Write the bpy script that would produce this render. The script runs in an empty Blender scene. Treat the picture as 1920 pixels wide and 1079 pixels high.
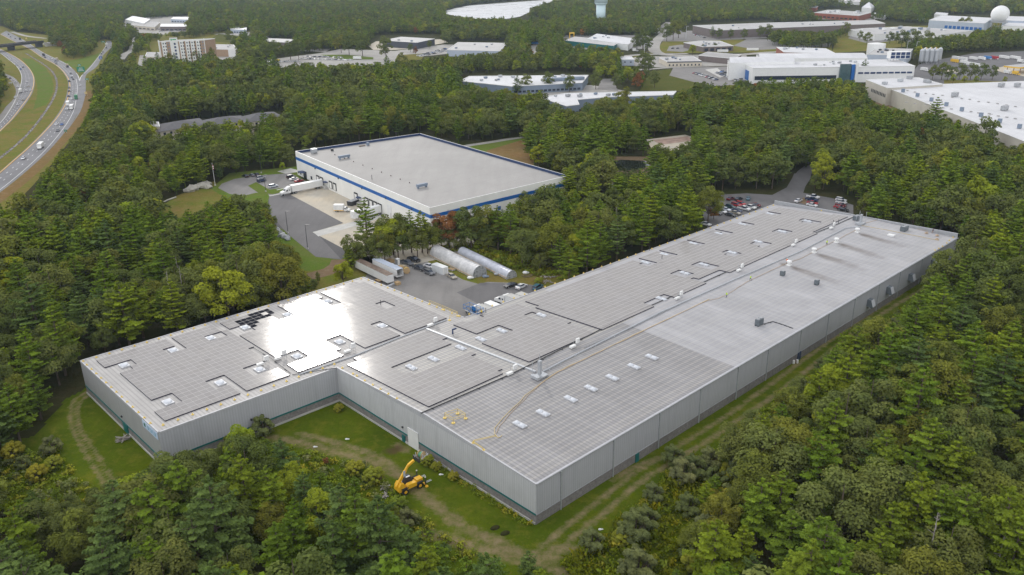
import bpy, math, random
import numpy as np
from mathutils import Vector, Matrix, noise as mnoise
R=math.radians
rnd=random.Random(7)
C=bpy.context.scene.collection
SC=bpy.context.scene
# ---------------- camera ----------------
FPX,PITCH,ROLL,CAMH=1562.836,0.3721,-0.01311,98.896
c_,s_=math.cos(PITCH),math.sin(PITCH)
_F=Vector((0,c_,-s_));_R0=Vector((1,0,0));_U0=Vector((0,s_,c_))
_R=_R0*math.cos(ROLL)+_U0*math.sin(ROLL);_U=_U0*math.cos(ROLL)-_R0*math.sin(ROLL)
CAMP=Vector((0,0,CAMH))
cam=bpy.data.cameras.new('camera');co=bpy.data.objects.new('camera',cam);C.objects.link(co)
cam.sensor_width=36;cam.lens=FPX*36/1920;cam.clip_start=1;cam.clip_end=12000
m=Matrix.Identity(4)
for i in range(3): m[i][0]=_R[i];m[i][1]=_U[i];m[i][2]=-_F[i];m[i][3]=CAMP[i]
co.matrix_world=m;SC.camera=co
# ---------------- light ----------------
CLOUD=.91;CLOUDCOL=(7.6,7.8,8.2,1)
SUN_AZ,SUN_EL=-14.9,24.5          # azimuth from +Y towards +X, elevation
sd=Vector((math.sin(R(SUN_AZ))*math.cos(R(SUN_EL)),math.cos(R(SUN_AZ))*math.cos(R(SUN_EL)),math.sin(R(SUN_EL))))
W=bpy.data.worlds.new('World');SC.world=W;W.use_nodes=True
wt=W.node_tree;wn=wt.nodes;wl=wt.links
bg=wn['Background'];bg.inputs[1].default_value=0.13
sky=wn.new('ShaderNodeTexSky');sky.sky_type='NISHITA';sky.sun_disc=False
sky.sun_elevation=R(SUN_EL);sky.sun_rotation=R(SUN_AZ);sky.dust_density=1.5;sky.air_density=1.0;sky.altitude=100
# thin broken overcast: the sky colour is washed towards white by cloud
hs=wn.new('ShaderNodeHueSaturation');hs.inputs['Saturation'].default_value=0.35;wl.new(sky.outputs[0],hs.inputs['Color'])
tc=wn.new('ShaderNodeTexCoord')
mp=wn.new('ShaderNodeMapping');mp.inputs['Scale'].default_value=(1,1,2.2);wl.new(tc.outputs['Generated'],mp.inputs[0])
nz=wn.new('ShaderNodeTexNoise');nz.inputs['Scale'].default_value=3.2;nz.inputs['Detail'].default_value=5;wl.new(mp.outputs[0],nz.inputs[0])
cr=wn.new('ShaderNodeValToRGB');cr.color_ramp.elements[0].position=.30;cr.color_ramp.elements[1].position=.62
cr.color_ramp.elements[0].color=(.72,.74,.80,1);cr.color_ramp.elements[1].color=(1.25,1.22,1.18,1);wl.new(nz.outputs['Fac'],cr.inputs[0])
mu=wn.new('ShaderNodeMix');mu.data_type='RGBA';mu.blend_type='MULTIPLY';mu.inputs[0].default_value=1
# high cloud sheet: even white light, with a share of the clear-sky glow coming through
sc1=wn.new('ShaderNodeMix');sc1.data_type='RGBA';sc1.blend_type='MIX';sc1.inputs[0].default_value=CLOUD
vm=wn.new('ShaderNodeVectorMath');vm.operation='MINIMUM';vm.inputs[1].default_value=(120,112,100);wl.new(hs.outputs[0],vm.inputs[0]);wl.new(vm.outputs[0],sc1.inputs[6]);sc1.inputs[7].default_value=CLOUDCOL
wl.new(sc1.outputs[2],mu.inputs[6]);wl.new(cr.outputs[0],mu.inputs[7])
# thicker, brighter cloud behind the camera's left shoulder
def dotnode(d):
    v=wn.new('ShaderNodeVectorMath');v.operation='DOT_PRODUCT';v.inputs[1].default_value=d
    n2=wn.new('ShaderNodeVectorMath');n2.operation='NORMALIZE';wl.new(tc.outputs['Generated'],n2.inputs[0]);wl.new(n2.outputs[0],v.inputs[0]);return v
gl=dotnode(Vector((-.70,-.68,.2)).normalized())
ml=wn.new('ShaderNodeMapRange');ml.inputs[1].default_value=-1;ml.inputs[2].default_value=1;ml.inputs[3].default_value=.55;ml.inputs[4].default_value=1.75
wl.new(gl.outputs['Value'],ml.inputs[0])
mu1=wn.new('ShaderNodeMix');mu1.data_type='RGBA';mu1.blend_type='MULTIPLY';mu1.inputs[0].default_value=1
wl.new(mu.outputs[2],mu1.inputs[6]);wl.new(ml.outputs[0],mu1.inputs[7])
# small blue gap in the cloud
gp=dotnode(Vector((-.294,.8803,.3726)).normalized())
mr=wn.new('ShaderNodeMapRange');mr.inputs[1].default_value=math.cos(R(2.6));mr.inputs[2].default_value=math.cos(R(1.3));mr.inputs[3].default_value=1;mr.inputs[4].default_value=.22
wl.new(gp.outputs['Value'],mr.inputs[0])
mu2=wn.new('ShaderNodeMix');mu2.data_type='RGBA';mu2.blend_type='MULTIPLY';mu2.inputs[0].default_value=1
wl.new(mu1.outputs[2],mu2.inputs[6]);wl.new(mr.outputs[0],mu2.inputs[7])
wl.new(mu2.outputs[2],bg.inputs[0])
sl=bpy.data.lights.new('sun','SUN');sl.energy=1.05;sl.angle=R(4);sl.color=(1,.95,.88)
so=bpy.data.objects.new('sun',sl);C.objects.link(so);so.rotation_euler=sd.to_track_quat('Z','Y').to_euler()
SC.view_settings.view_transform='Standard';SC.view_settings.look='None';SC.view_settings.exposure=0.0;SC.view_settings.gamma=1
SC.cycles.max_bounces=5;SC.cycles.diffuse_bounces=2;SC.cycles.glossy_bounces=3;SC.cycles.transmission_bounces=2;SC.cycles.volume_bounces=0
SC.cycles.transparent_max_bounces=4;SC.cycles.sample_clamp_indirect=3

# ---------------- pixel helpers (photo pixels -> world) ----------------
def ray(px,py): return _F+_R*((px-960)/FPX)-_U*((py-539.5)/FPX)
def at(px,py,z=0.):
    d=ray(px,py);t=(z-CAMH)/d.z;return CAMP+d*t
def A2(px,py,z=0.): p=at(px,py,z);return (p.x,p.y)
def proj(p):
    d=Vector(p)-CAMP;w=d.dot(_F)
    if w<1: return None
    return 960+FPX*d.dot(_R)/w,539.5-FPX*d.dot(_U)/w
def wallhit(px,py,P,Q):
    """pixel -> (distance along wall P-Q, height)"""
    u=Vector((Q[0]-P[0],Q[1]-P[1]));L=u.length;u/=L;n=Vector((-u.y,u.x))
    d=ray(px,py);k=n.dot(Vector((P[0],P[1])))/(n.dot(Vector((d.x,d.y))))
    h=CAMP+d*k;return (Vector((h.x-P[0],h.y-P[1])).dot(u),h.z)
# ---------------- mesh helpers ----------------
class MB:
    def __init__(s): s.v=[];s.f=[];s.m=[];s.uv=[]
    def face(s,vs,m=0,uv=None):
        i=len(s.v);s.v+= [tuple(v) for v in vs];s.f.append(tuple(range(i,i+len(vs))));s.m.append(m);s.uv.append(uv or [(0,0)]*len(vs));return s
    def prism(s,poly,z0,z1,m=0,mt=None,bottom=False,top=True):
        """poly: CCW or CW list of (x,y); side faces carry metre UVs"""
        a=sum(poly[i][0]*poly[(i+1)%len(poly)][1]-poly[(i+1)%len(poly)][0]*poly[i][1] for i in range(len(poly)))
        if a<0: poly=poly[::-1]
        d=0
        for i in range(len(poly)):
            p,q=poly[i],poly[(i+1)%len(poly)];L=math.hypot(q[0]-p[0],q[1]-p[1])
            s.face([(p[0],p[1],z0),(q[0],q[1],z0),(q[0],q[1],z1),(p[0],p[1],z1)],m,[(d,z0),(d+L,z0),(d+L,z1),(d,z1)]);d+=L
        if top: s.face([(p[0],p[1],z1) for p in poly],m if mt is None else mt,[(p[0],p[1]) for p in poly])
        if bottom: s.face([(p[0],p[1],z0) for p in poly[::-1]],m)
        return s
    def box(s,c,sz,rz=0,m=0,mt=None):
        cx,cy,cz=c;x,y,z=sz[0]/2,sz[1]/2,sz[2]/2;ca,sa=math.cos(rz),math.sin(rz)
        return s.prism([(cx+a*ca-b*sa,cy+a*sa+b*ca) for a,b in ((-x,-y),(x,-y),(x,y),(-x,y))],cz-z,cz+z,m,mt,True)
    def tube(s,p,q,r0,r1=None,n=8,m=0,cap=True):
        p=Vector(p);q=Vector(q);r1=r0 if r1 is None else r1;d=(q-p)
        if d.length<1e-6: return s
        d.normalize();a=d.orthogonal().normalized();b=d.cross(a);i=len(s.v)
        for k in range(n):
            t=2*math.pi*k/n;o=a*math.cos(t)+b*math.sin(t);s.v.append(tuple(p+o*r0));s.v.append(tuple(q+o*r1))
        for k in range(n):
            j=(k+1)%n;s.f.append((i+2*k,i+2*j,i+2*j+1,i+2*k+1));s.m.append(m);s.uv.append([(0,0)]*4)
        if cap:
            s.f.append(tuple(i+2*k for k in range(n))[::-1]);s.m.append(m);s.uv.append([(0,0)]*n)
            s.f.append(tuple(i+2*k+1 for k in range(n)));s.m.append(m);s.uv.append([(0,0)]*n)
        return s
    def path(s,pts,r,n=6,m=0):
        for i in range(len(pts)-1): s.tube(pts[i],pts[i+1],r,r,n,m)
        return s
    def ell(s,c,r,m=0,nu=10,nv=6,rz=0):
        i=len(s.v);ca,sa=math.cos(rz),math.sin(rz)
        for a in range(nv+1):
            ph=math.pi*a/nv
            for b in range(nu):
                t=2*math.pi*b/nu;x,y=r[0]*math.sin(ph)*math.cos(t),r[1]*math.sin(ph)*math.sin(t)
                s.v.append((c[0]+x*ca-y*sa,c[1]+x*sa+y*ca,c[2]+r[2]*math.cos(ph)))
        for a in range(nv):
            for b in range(nu):
                j=(b+1)%nu;s.f.append((i+a*nu+b,i+(a+1)*nu+b,i+(a+1)*nu+j,i+a*nu+j));s.m.append(m);s.uv.append([(0,0)]*4)
        return s
    def build(s,name,mats,parent=None,smooth=False,local=False):
        me=bpy.data.meshes.new(name);off=parent.location if (parent and not local) else Vector((0,0,0))
        v=[(a-off.x,b-off.y,c-off.z) for a,b,c in s.v]
        me.from_pydata(v,[],s.f)
        if not isinstance(mats,(list,tuple)): mats=[mats]
        for mm in mats: me.materials.append(mm)
        me.polygons.foreach_set('material_index',s.m)
        ul=me.uv_layers.new(name='UVMap');ul.data.foreach_set('uv',[c for f in s.uv for uv in f for c in uv])
        if smooth: me.polygons.foreach_set('use_smooth',[True]*len(me.polygons))
        me.update();o=bpy.data.objects.new(name,me);C.objects.link(o)
        if parent: o.parent=parent
        return o
def tag(o,label,cat,group=None):
    o['label']=label;o['category']=cat
    if group:o['group']=group
    return o
def thing(name,label,cat,loc=(0,0,0),rz=0,group=None):
    o=bpy.data.objects.new(name,None);C.objects.link(o);o.location=loc;o.rotation_euler=(0,0,rz);o.empty_display_size=.5
    return tag(o,label,cat,group)
def struct(o,k='structure'): o['kind']=k;return o
def copytree(o,parent=None):
    c=o.copy();C.objects.link(c)
    if parent:c.parent=parent
    for ch in o.children: copytree(ch,c)
    return c
# ---------------- materials ----------------
class NT:
    def __init__(s,name):
        s.m=bpy.data.materials.new(name);s.m.use_nodes=True;s.t=s.m.node_tree;s.n=s.t.nodes;s.b=s.n['Principled BSDF']
    def node(s,k,**kw):
        n=s.n.new(k)
        for a,b in kw.items(): setattr(n,a,b)
        return n
    def link(s,a,b): s.t.links.new(a,b)
    def math(s,op,a,b=None,clamp=False):
        n=s.n.new('ShaderNodeMath');n.operation=op;n.use_clamp=clamp
        for i,x in enumerate((a,b)):
            if x is None: continue
            if isinstance(x,(int,float)): n.inputs[i].default_value=x
            else: s.link(x,n.inputs[i])
        return n.outputs[0]
    def mix(s,f,a,b,mode='MIX'):
        n=s.n.new('ShaderNodeMix');n.data_type='RGBA';n.blend_type=mode
        for i,x in ((0,f),(6,a),(7,b)):
            if isinstance(x,(int,float)): n.inputs[i].default_value=x
            elif isinstance(x,(tuple,list)): n.inputs[i].default_value=tuple(x)+((1,) if len(x)==3 else ())
            else: s.link(x,n.inputs[i])
        return n.outputs[2]
    def noise(s,scale,detail=4,rough=.55,vec=None,stretch=None):
        n=s.n.new('ShaderNodeTexNoise');n.inputs['Scale'].default_value=scale;n.inputs['Detail'].default_value=detail;n.inputs['Roughness'].default_value=rough
        if vec is None: vec=s.n.new('ShaderNodeNewGeometry').outputs['Position']
        if stretch:
            mp=s.n.new('ShaderNodeMapping');mp.inputs['Scale'].default_value=stretch[:3]
            if len(stretch)>3: mp.inputs['Rotation'].default_value=(0,0,stretch[3])
            s.link(vec,mp.inputs[0]);vec=mp.outputs[0]
        s.link(vec,n.inputs['Vector']);return n.outputs['Fac']
    def ramp(s,f,stops):
        n=s.n.new('ShaderNodeValToRGB');e=n.color_ramp.elements
        while len(e)<len(stops): e.new(.5)
        for k,(p,c) in enumerate(stops): e[k].position=p;e[k].color=tuple(c)+(1,)
        s.link(f,n.inputs[0]);return n.outputs[0]
    def rng(s,f,a,b,c=0.,d=1.):
        n=s.n.new('ShaderNodeMapRange');s.link(f,n.inputs[0])
        for i,x in enumerate((a,b,c,d)): n.inputs[i+1].default_value=x
        return n.outputs[0]
    def uv(s):
        u=s.n.new('ShaderNodeUVMap');sp=s.n.new('ShaderNodeSeparateXYZ');s.link(u.outputs[0],sp.inputs[0]);return sp.outputs[0],sp.outputs[1],u.outputs[0]
    def stripe(s,x,period,width,soft=.12):
        f=s.math('FRACT',s.math('DIVIDE',x,period));d=s.math('ABSOLUTE',s.math('SUBTRACT',f,.5))
        return s.rng(d,width/2+soft/2,max(0,width/2-soft/2),0,1)
    def attr(s,name): 
        n=s.n.new('ShaderNodeAttribute');n.attribute_name=name;return n.outputs['Fac']
    def bump(s,h,strength=.3,dist=.1):
        n=s.n.new('ShaderNodeBump');n.inputs['Strength'].default_value=strength;n.inputs['Distance'].default_value=dist;s.link(h,n.inputs['Height']);s.link(n.outputs[0],s.b.inputs['Normal'])
    def out(s,col,rough=.7,metal=0.,spec=.5):
        if isinstance(col,(tuple,list)): s.b.inputs['Base Color'].default_value=tuple(col)+(1,)
        else: s.link(col,s.b.inputs['Base Color'])
        if isinstance(rough,(int,float)): s.b.inputs['Roughness'].default_value=rough
        else: s.link(rough,s.b.inputs['Roughness'])
        s.b.inputs['Metallic'].default_value=metal;s.b.inputs['Specular IOR Level'].default_value=spec
        return s.m
_mc={}
def flat(name,col,rough=.6,var=.12,scale=.6,metal=0.,spec=.5):
    """surface with slight procedural variation (dirt, fading)"""
    if name in _mc: return _mc[name]
    t=NT(name);n=t.noise(scale,5,.6)
    a=tuple(x*(1-var) for x in col);b=tuple(min(1,x*(1+var)) for x in col)
    _mc[name]=t.out(t.ramp(n,[(.3,a),(.7,b)]),rough,metal,spec);return _mc[name]
def glass(name,col,rough=.08):
    t=NT(name);return t.out(col,rough,0,.8)
M={}
M['white']=flat('white_paint',(.74,.74,.72),.5,.05)
M['offwhite']=flat('offwhite_panel',(.80,.79,.74),.6,.05,.15)
M['dark']=flat('dark_metal',(.04,.042,.048),.5,.2)
M['rubber']=flat('black_rubber',(.018,.018,.019),.8,.2)
M['grey']=flat('grey_metal',(.33,.34,.35),.45,.12)
M['galv']=flat('galvanised_steel',(.48,.5,.52),.35,.12,2,.4)
M['alu']=flat('aluminium',(.55,.56,.58),.5,.06,2,.15)
M['blue']=flat('blue_band',(.004,.11,.38),.5,.05)
M['navy']=flat('navy_canopy',(.012,.035,.11),.5,.1)
M['liftblue']=flat('lift_blue',(.01,.13,.36),.4,.05)
M['teal']=flat('teal_trim',(.004,.13,.125),.5,.1)
M['yellow']=flat('safety_yellow',(.68,.50,.12),.5,.08)
M['jcb']=flat('machine_yellow',(.80,.44,.02),.35,.06,2)
M['orange']=flat('hose_orange',(.48,.36,.25),.6,.2,.3)
M['hose']=flat('hose_yellow',(.58,.46,.24),.6,.1)
M['tan']=flat('plywood',(.45,.31,.16),.8,.15,1.5)
M['concrete']=flat('concrete',(.38,.36,.31),.85,.14,.25)
M['concw']=flat('pale_concrete',(.46,.45,.42),.85,.12,.4)
M['winglass']=glass('window_glass',(.02,.03,.05))
M['brickred']=flat('red_brick',(.30,.095,.055),.85,.12,.8)
M['brickbrown']=flat('brown_brick',(.36,.25,.165),.85,.12,.8)
M['steelblue']=flat('steel_blue_siding',(.19,.235,.30),.6,.06,.2)
M['ltblue']=flat('light_blue_siding',(.42,.47,.55),.6,.05,.2)
M['darksid']=flat('dark_siding',(.06,.065,.085),.6,.1,.2)
M['taupe']=flat('taupe_siding',(.16,.13,.12),.8,.1,.3)
M['cream']=flat('cream_wall',(.58,.52,.42),.8,.06,.3)
M['shingle']=flat('grey_shingle',(.085,.083,.088),.9,.2,.8)
M['rust']=flat('rusty_roof',(.16,.115,.085),.8,.35,.5)
M['tower']=flat('pale_aqua_paint',(.56,.70,.73),.5,.04)
M['fuelyel']=flat('canopy_yellow',(.75,.46,.03),.5,.05)
M['hood']=flat('weathered_hood',(.12,.14,.155),.5,.15)
M['sky_roof']=flat('white_membrane',(.72,.72,.72),.6,.07,.06)
M['greymem']=flat('grey_membrane',(.33,.32,.31),.75,.15,.08)
M['skin']=flat('skin',(.45,.27,.19),.6,.05)
M['hivis']=flat('hivis_yellow',(.55,.78,.03),.6,.05);M['hiorange']=flat('hivis_orange',(.85,.18,.02),.6,.05)
M['denim']=flat('dark_trousers',(.03,.035,.06),.8,.1);M['blackcloth']=flat('black_cloth',(.02,.02,.025),.8,.1)
def paint(col): 
    k='car_paint_%02d%02d%02d'%tuple(int(x*99) for x in col)
    if k in _mc: return _mc[k]
    t=NT(k);t.b.inputs['Coat Weight'].default_value=.6;t.b.inputs['Coat Roughness'].default_value=.05;_mc[k]=t.out(col,.35,.1);return _mc[k]
def asphalt(name,col,line=None):
    t=NT(name);n1=t.noise(.05,6,.65);n2=t.noise(1.2,3,.6);n3=t.noise(.35,4,.6,stretch=(1,.12,1,R(45)))
    c=t.mix(t.rng(n1,.3,.7),tuple(x*.82 for x in col),tuple(x*1.18 for x in col))
    c=t.mix(t.math('MULTIPLY',t.rng(n3,.45,.7),.35),c,tuple(x*.6 for x in col))
    c=t.mix(t.math('MULTIPLY',t.rng(n2,.5,.75),.25),c,tuple(min(1,x*1.5) for x in col))
    return t.out(c,.85)
M['asphalt']=asphalt('asphalt',(.12,.115,.115));M['asphaltdk']=asphalt('dark_asphalt',(.068,.066,.068));M['asphaltlt']=asphalt('worn_asphalt',(.19,.18,.17))
M['hwy']=asphalt('motorway_asphalt',(.155,.153,.16))
M['roadpale']=asphalt('pale_road',(.30,.285,.26))
def pave():
    t=NT('concrete_paving');n1=t.noise(.07,5,.6);n2=t.noise(.5,4,.6,stretch=(1,.25,1,R(43)))
    c=t.mix(t.rng(n1,.35,.65),(.50,.43,.32),(.40,.37,.31));c=t.mix(t.math('MULTIPLY',t.rng(n2,.45,.75),.4),c,(.30,.27,.22));return t.out(c,.85)
M['pave']=pave()
def grass(name,c1,c2,c3,attr=False):
    t=NT(name);n1=t.noise(.06,6,.7);n2=t.noise(1.1,5,.8);n3=t.noise(.30,6,.75)
    c=t.mix(t.rng(n1,.35,.65),c1,c2);c=t.mix(t.math('MULTIPLY',t.rng(n2,.4,.7),.45),c,tuple(x*.45 for x in c1));c=t.mix(t.math('MULTIPLY',t.rng(n3,.5,.75),.7),c,c3)
    if attr:
        n4=t.noise(.5,6,.75);d=t.attr('dirt')
        f=t.rng(t.math('ADD',d,t.math('MULTIPLY',t.math('SUBTRACT',n4,.5),1.9)),.45,1.05)
        n5=t.noise(.3,4,.6);dc=t.mix(n5,(.17,.12,.065),(.34,.26,.165));c=t.mix(t.math('MULTIPLY',f,.78),c,dc)
        e=t.attr('dark');c=t.mix(t.math('MULTIPLY',t.rng(t.math('ADD',e,t.math('MULTIPLY',t.math('SUBTRACT',n4,.5),1.2)),.4,.9),.8),c,(.085,.05,.03))
    t.bump(n2,.6,.25);return t.out(c,1.,0,.03)
M['lawn']=grass('lawn_grass',(.100,.132,.006),(.058,.092,.004),(.185,.155,.025),True)
M['verge']=grass('verge_grass',(.12,.155,.02),(.20,.15,.045),(.27,.16,.07))
M['vergegreen']=grass('green_grass',(.10,.17,.018),(.13,.15,.035),(.17,.15,.06))
M['brownfield']=grass('dry_field',(.22,.13,.05),(.17,.13,.05),(.30,.20,.11))
M['floor']=grass('forest_floor',(.035,.045,.012),(.05,.045,.018),(.085,.06,.032))
M['dirt']=grass('dirt',(.22,.15,.09),(.16,.12,.07),(.30,.23,.16))
M['meadow']=grass('meadow_grass',(.075,.095,.015),(.10,.10,.02),(.12,.085,.03))
def cladding(name,col,period=.55,amt=.22,dirt=.12):
    t=NT(name);u,v,uvv=t.uv();s=t.stripe(u,period,.35,.3);n=t.noise(.35,4,.6);g=t.noise(1.1,3,.5,uvv,(1,.06,1))
    c=t.mix(t.math('MULTIPLY',s,amt),col,tuple(x*.45 for x in col))
    c=t.mix(t.math('MULTIPLY',t.rng(n,.4,.7),dirt),c,tuple(x*.6 for x in col))
    c=t.mix(t.math('MULTIPLY',t.rng(g,.5,.75),dirt*1.6),c,tuple(x*.5 for x in col))
    return t.out(c,.5)
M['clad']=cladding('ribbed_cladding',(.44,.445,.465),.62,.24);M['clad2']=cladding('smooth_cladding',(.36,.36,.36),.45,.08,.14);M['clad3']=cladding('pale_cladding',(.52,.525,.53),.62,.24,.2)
def blockwork():
    t=NT('split_face_block');n=t.noise(1.8,5,.7);n2=t.noise(.2,4,.6);u,v,_=t.uv()
    c=t.ramp(n,[(.3,(.16,.145,.14)),(.7,(.31,.29,.28))]);c=t.mix(t.math('MULTIPLY',t.rng(n2,.4,.7),.35),c,(.13,.12,.11))
    c=t.mix(t.math('MULTIPLY',t.stripe(v,.4,.15,.1),.25),c,(.1,.1,.1));t.bump(n,.4,.05);return t.out(c,.85)
M['block']=blockwork()
def roofmat(name,base,seam,row,rows=True,warm=(.56,.52,.44)):
    t=NT(name);u,v,uvv=t.uv()
    s=t.stripe(u,.92,.26,.22);n=t.noise(.12,5,.6);n2=t.noise(.6,4,.6,uvv,(1.6,.05,1));n3=t.noise(2.3,2,.5)
    c=t.mix(t.rng(n,.35,.65),tuple(x*.88 for x in base),tuple(x*1.08 for x in base))
    c=t.mix(t.math('MULTIPLY',t.rng(n2,.42,.62),.42),c,tuple(x*.72 for x in base))
    if rows:
        r=t.stripe(v,1.62,.3,.25);r2=t.stripe(v,16.2,.12,.03)
        rr=t.math('MULTIPLY',t.math('ADD',r,t.math('MULTIPLY',r2,.25)),t.rng(n3,.35,.6,.5,1.),True)
        c=t.mix(t.math('MULTIPLY',rr,row),c,warm)
    c=t.mix(t.math('MULTIPLY',s,seam),c,tuple(x*.35 for x in base))
    st=t.attr('stain');nn=t.noise(.35,5,.7);f=t.rng(t.math('ADD',st,t.math('MULTIPLY',t.math('SUBTRACT',nn,.5),.7)),.30,1.0)
    c=t.mix(t.math('MULTIPLY',f,.85),c,(.13,.105,.085))
    return t.out(c,.55,0,.3)
M['roofnear']=roofmat('standing_seam_roof',(.285,.278,.28),.40,.32)
M['rooffar']=roofmat('coated_seam_roof',(.385,.38,.39),.14,.22)
M['roofwing']=roofmat('pale_seam_roof',(.40,.385,.37),.38,.10)
M['roofmid']=roofmat('weathered_seam_roof',(.33,.32,.31),.40,.45)
def membrane(name,c0,sc=1.):
    t=NT(name);u,v,uvv=t.uv();n=t.noise(.03,6,.65);n2=t.noise(.25,5,.6,stretch=(1,.10,1,R(-36)));n3=t.noise(1.4,3,.6)
    c=t.mix(t.rng(n,.35,.65),tuple(x*.93 for x in c0),tuple(x*1.1 for x in c0));c=t.mix(t.math('MULTIPLY',t.rng(n2,.42,.70),.28),c,tuple(x*.7 for x in c0));c=t.mix(t.math('MULTIPLY',t.stripe(t.math('ADD',t.math('MULTIPLY',u,.73),t.math('MULTIPLY',v,-.68)),9.,.02,.015),.35),c,tuple(x*.5 for x in c0))
    c=t.mix(t.math('MULTIPLY',t.rng(n3,.55,.75),.18),c,tuple(x*.6 for x in c0));return t.out(c,.7)
M['memgrey']=membrane('ballasted_roof',(.295,.283,.268));M['memwhite']=membrane('bright_membrane',(.58,.58,.59));M['memlt']=membrane('light_membrane',(.42,.41,.40))
def panelmat():
    t=NT('solar_glass');u,v,_=t.uv()
    eu=t.math('ABSOLUTE',t.math('SUBTRACT',u,.5));ev=t.math('ABSOLUTE',t.math('SUBTRACT',v,.5))
    fr=t.math('MAXIMUM',t.math('MULTIPLY',t.rng(eu,.468,.482),.55),t.rng(ev,.462,.476))
    a=t.attr('tone');nn=t.noise(.25,4,.6)
    c=t.mix(a,(.27,.255,.245),(.335,.32,.31));c=t.mix(t.math('MULTIPLY',t.rng(nn,.4,.7),.35),c,(.32,.30,.275))
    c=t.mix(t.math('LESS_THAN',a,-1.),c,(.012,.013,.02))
    c=t.mix(fr,c,(.455,.44,.42))
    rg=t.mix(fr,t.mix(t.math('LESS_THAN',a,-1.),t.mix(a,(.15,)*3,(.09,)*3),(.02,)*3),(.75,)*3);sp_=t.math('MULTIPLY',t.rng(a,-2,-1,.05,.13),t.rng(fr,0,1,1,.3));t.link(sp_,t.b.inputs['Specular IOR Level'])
    t.b.inputs['IOR'].default_value=1.4;t.b.inputs['Coat Weight'].default_value=0;t.b.inputs['Coat Roughness'].default_value=.07
    m_=t.out(c,rg,0,.5);return m_
M['panel']=panelmat();M['panelshade']=flat('panel_gap_shade',(.012,.010,.035),.6,.1)
def skylightmat():
    t=NT('skylight_dome');return t.out((.56,.585,.62),.5,0,.25)
M['dome']=skylightmat()
def water(name,col,rough):
    t=NT(name);n=t.noise(.02,3,.5);n2=t.noise(.6,3,.5);t.bump(n2,.15,.2);return t.out(col,t.rng(n,.3,.7,rough,rough*2),0,1.)
M['lake']=water('lake_water',(.52,.53,.54),.2);M['pond']=water('pond_water',(.015,.02,.015),.05)
M['bark']=flat('bark',(.10,.075,.055),.95,.3,1.5);M['deadwood']=flat('dead_wood',(.30,.27,.24),.95,.2,1.5)
def foliage(name,cols,transl=.12,v=.34,gain=2.65):
    cols=[tuple(min(.6,x*gain*k) for x,k in zip(c,(1.06,1.0,1.0))) for c in cols]
    t=NT(name);oi=t.n.new('ShaderNodeObjectInfo').outputs['Random'];k=len(cols)
    c=t.ramp(oi,[(i/(k-1),x) for i,x in enumerate(cols)])
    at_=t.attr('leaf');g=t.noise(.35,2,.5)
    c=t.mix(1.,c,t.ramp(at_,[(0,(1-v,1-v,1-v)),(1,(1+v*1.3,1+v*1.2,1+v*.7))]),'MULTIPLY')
    c=t.mix(1.,c,t.ramp(g,[(.3,(.8,.82,.85)),(.7,(1.22,1.18,1.05))]),'MULTIPLY')
    d=t.node('ShaderNodeBsdfDiffuse');tr=t.node('ShaderNodeBsdfTranslucent');ms=t.node('ShaderNodeMixShader');ms.inputs[0].default_value=transl
    t.link(c,d.inputs[0]);t.link(t.mix(1.,c,(1.1,1.25,.5),'MULTIPLY'),tr.inputs[0]);t.link(d.outputs[0],ms.inputs[1]);t.link(tr.outputs[0],ms.inputs[2])
    t.link(ms.outputs[0],t.n['Material Output'].inputs[0]);t.n.remove(t.b);return t.m
FOL={'pine_mid':foliage('pine_needles_green',[(.034,.059,.007),(.050,.078,.009),(.038,.062,.009),(.058,.084,.009)]),
 'pine_blue':foliage('pine_needles_blue_green',[(.032,.054,.017),(.042,.064,.020),(.030,.050,.014)]),
 'pine_yel':foliage('pine_needles_yellow_green',[(.056,.080,.008),(.064,.086,.008),(.050,.072,.009)]),
 'oak_dark':foliage('oak_leaves_dark',[(.037,.050,.015),(.045,.056,.018),(.031,.044,.013),(.050,.058,.017)]),
 'oak_olive':foliage('oak_leaves_olive',[(.054,.064,.012),(.047,.059,.013),(.062,.066,.012),(.043,.056,.014)]),
 'oak_bright':foliage('leaves_yellow_green',[(.070,.098,.010),(.095,.108,.010),(.058,.085,.012)]),
 'autumn':foliage('leaves_rust',[(.085,.040,.015),(.070,.034,.016),(.10,.055,.016)]),
 'silver':foliage('leaves_silver_green',[(.090,.112,.050),(.075,.098,.038),(.110,.125,.060)],.1,.4,1.4),
 'shrub':foliage('leaves_shrub',[(.050,.075,.012),(.085,.095,.014),(.11,.105,.014)]),
 'gold':foliage('weeds_goldenrod',[(.075,.105,.010),(.105,.122,.010),(.065,.092,.010),(.15,.145,.01)],.2,.35,1.45)}
# =====================================================================
#  THE SOLAR WAREHOUSE
# =====================================================================
HR=9.0
PX={1:(150,677),2:(297,812),3:(631,690),4:(1005,909),5:(1795,446),6:(1452,383),7:(871,596),8:(681,520)}
P={k:Vector(A2(*v,HR)) for k,v in PX.items()}
TH=R(43.5);AV=Vector((math.cos(TH),math.sin(TH)));BV=Vector((-math.sin(TH),math.cos(TH)))
def AB(p): d=Vector((p[0],p[1]))-P[4];return d.dot(AV),d.dot(BV)
def G(a,b,z=0.): p=P[4]+AV*a+BV*b;return Vector((p.x,p.y,z))
_q=at(791,775,HR+1.25);BR=AB(_q)[1];RIDGE=1.25;BW=AB(P[3])[1]
def zr(b):
    if b>=BW: return HR
    return HR+RIDGE*(b/BR if b<BR else (BW-b)/(BW-BR)) if b>0 else HR
def roofpt(px,py,dz=0.):
    z=HR
    for _ in range(5): p=at(px,py,z);z=zr(AB(p)[1])+dz
    return at(px,py,z)
def RAB(px,py): return AB(roofpt(px,py,.2))
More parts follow.
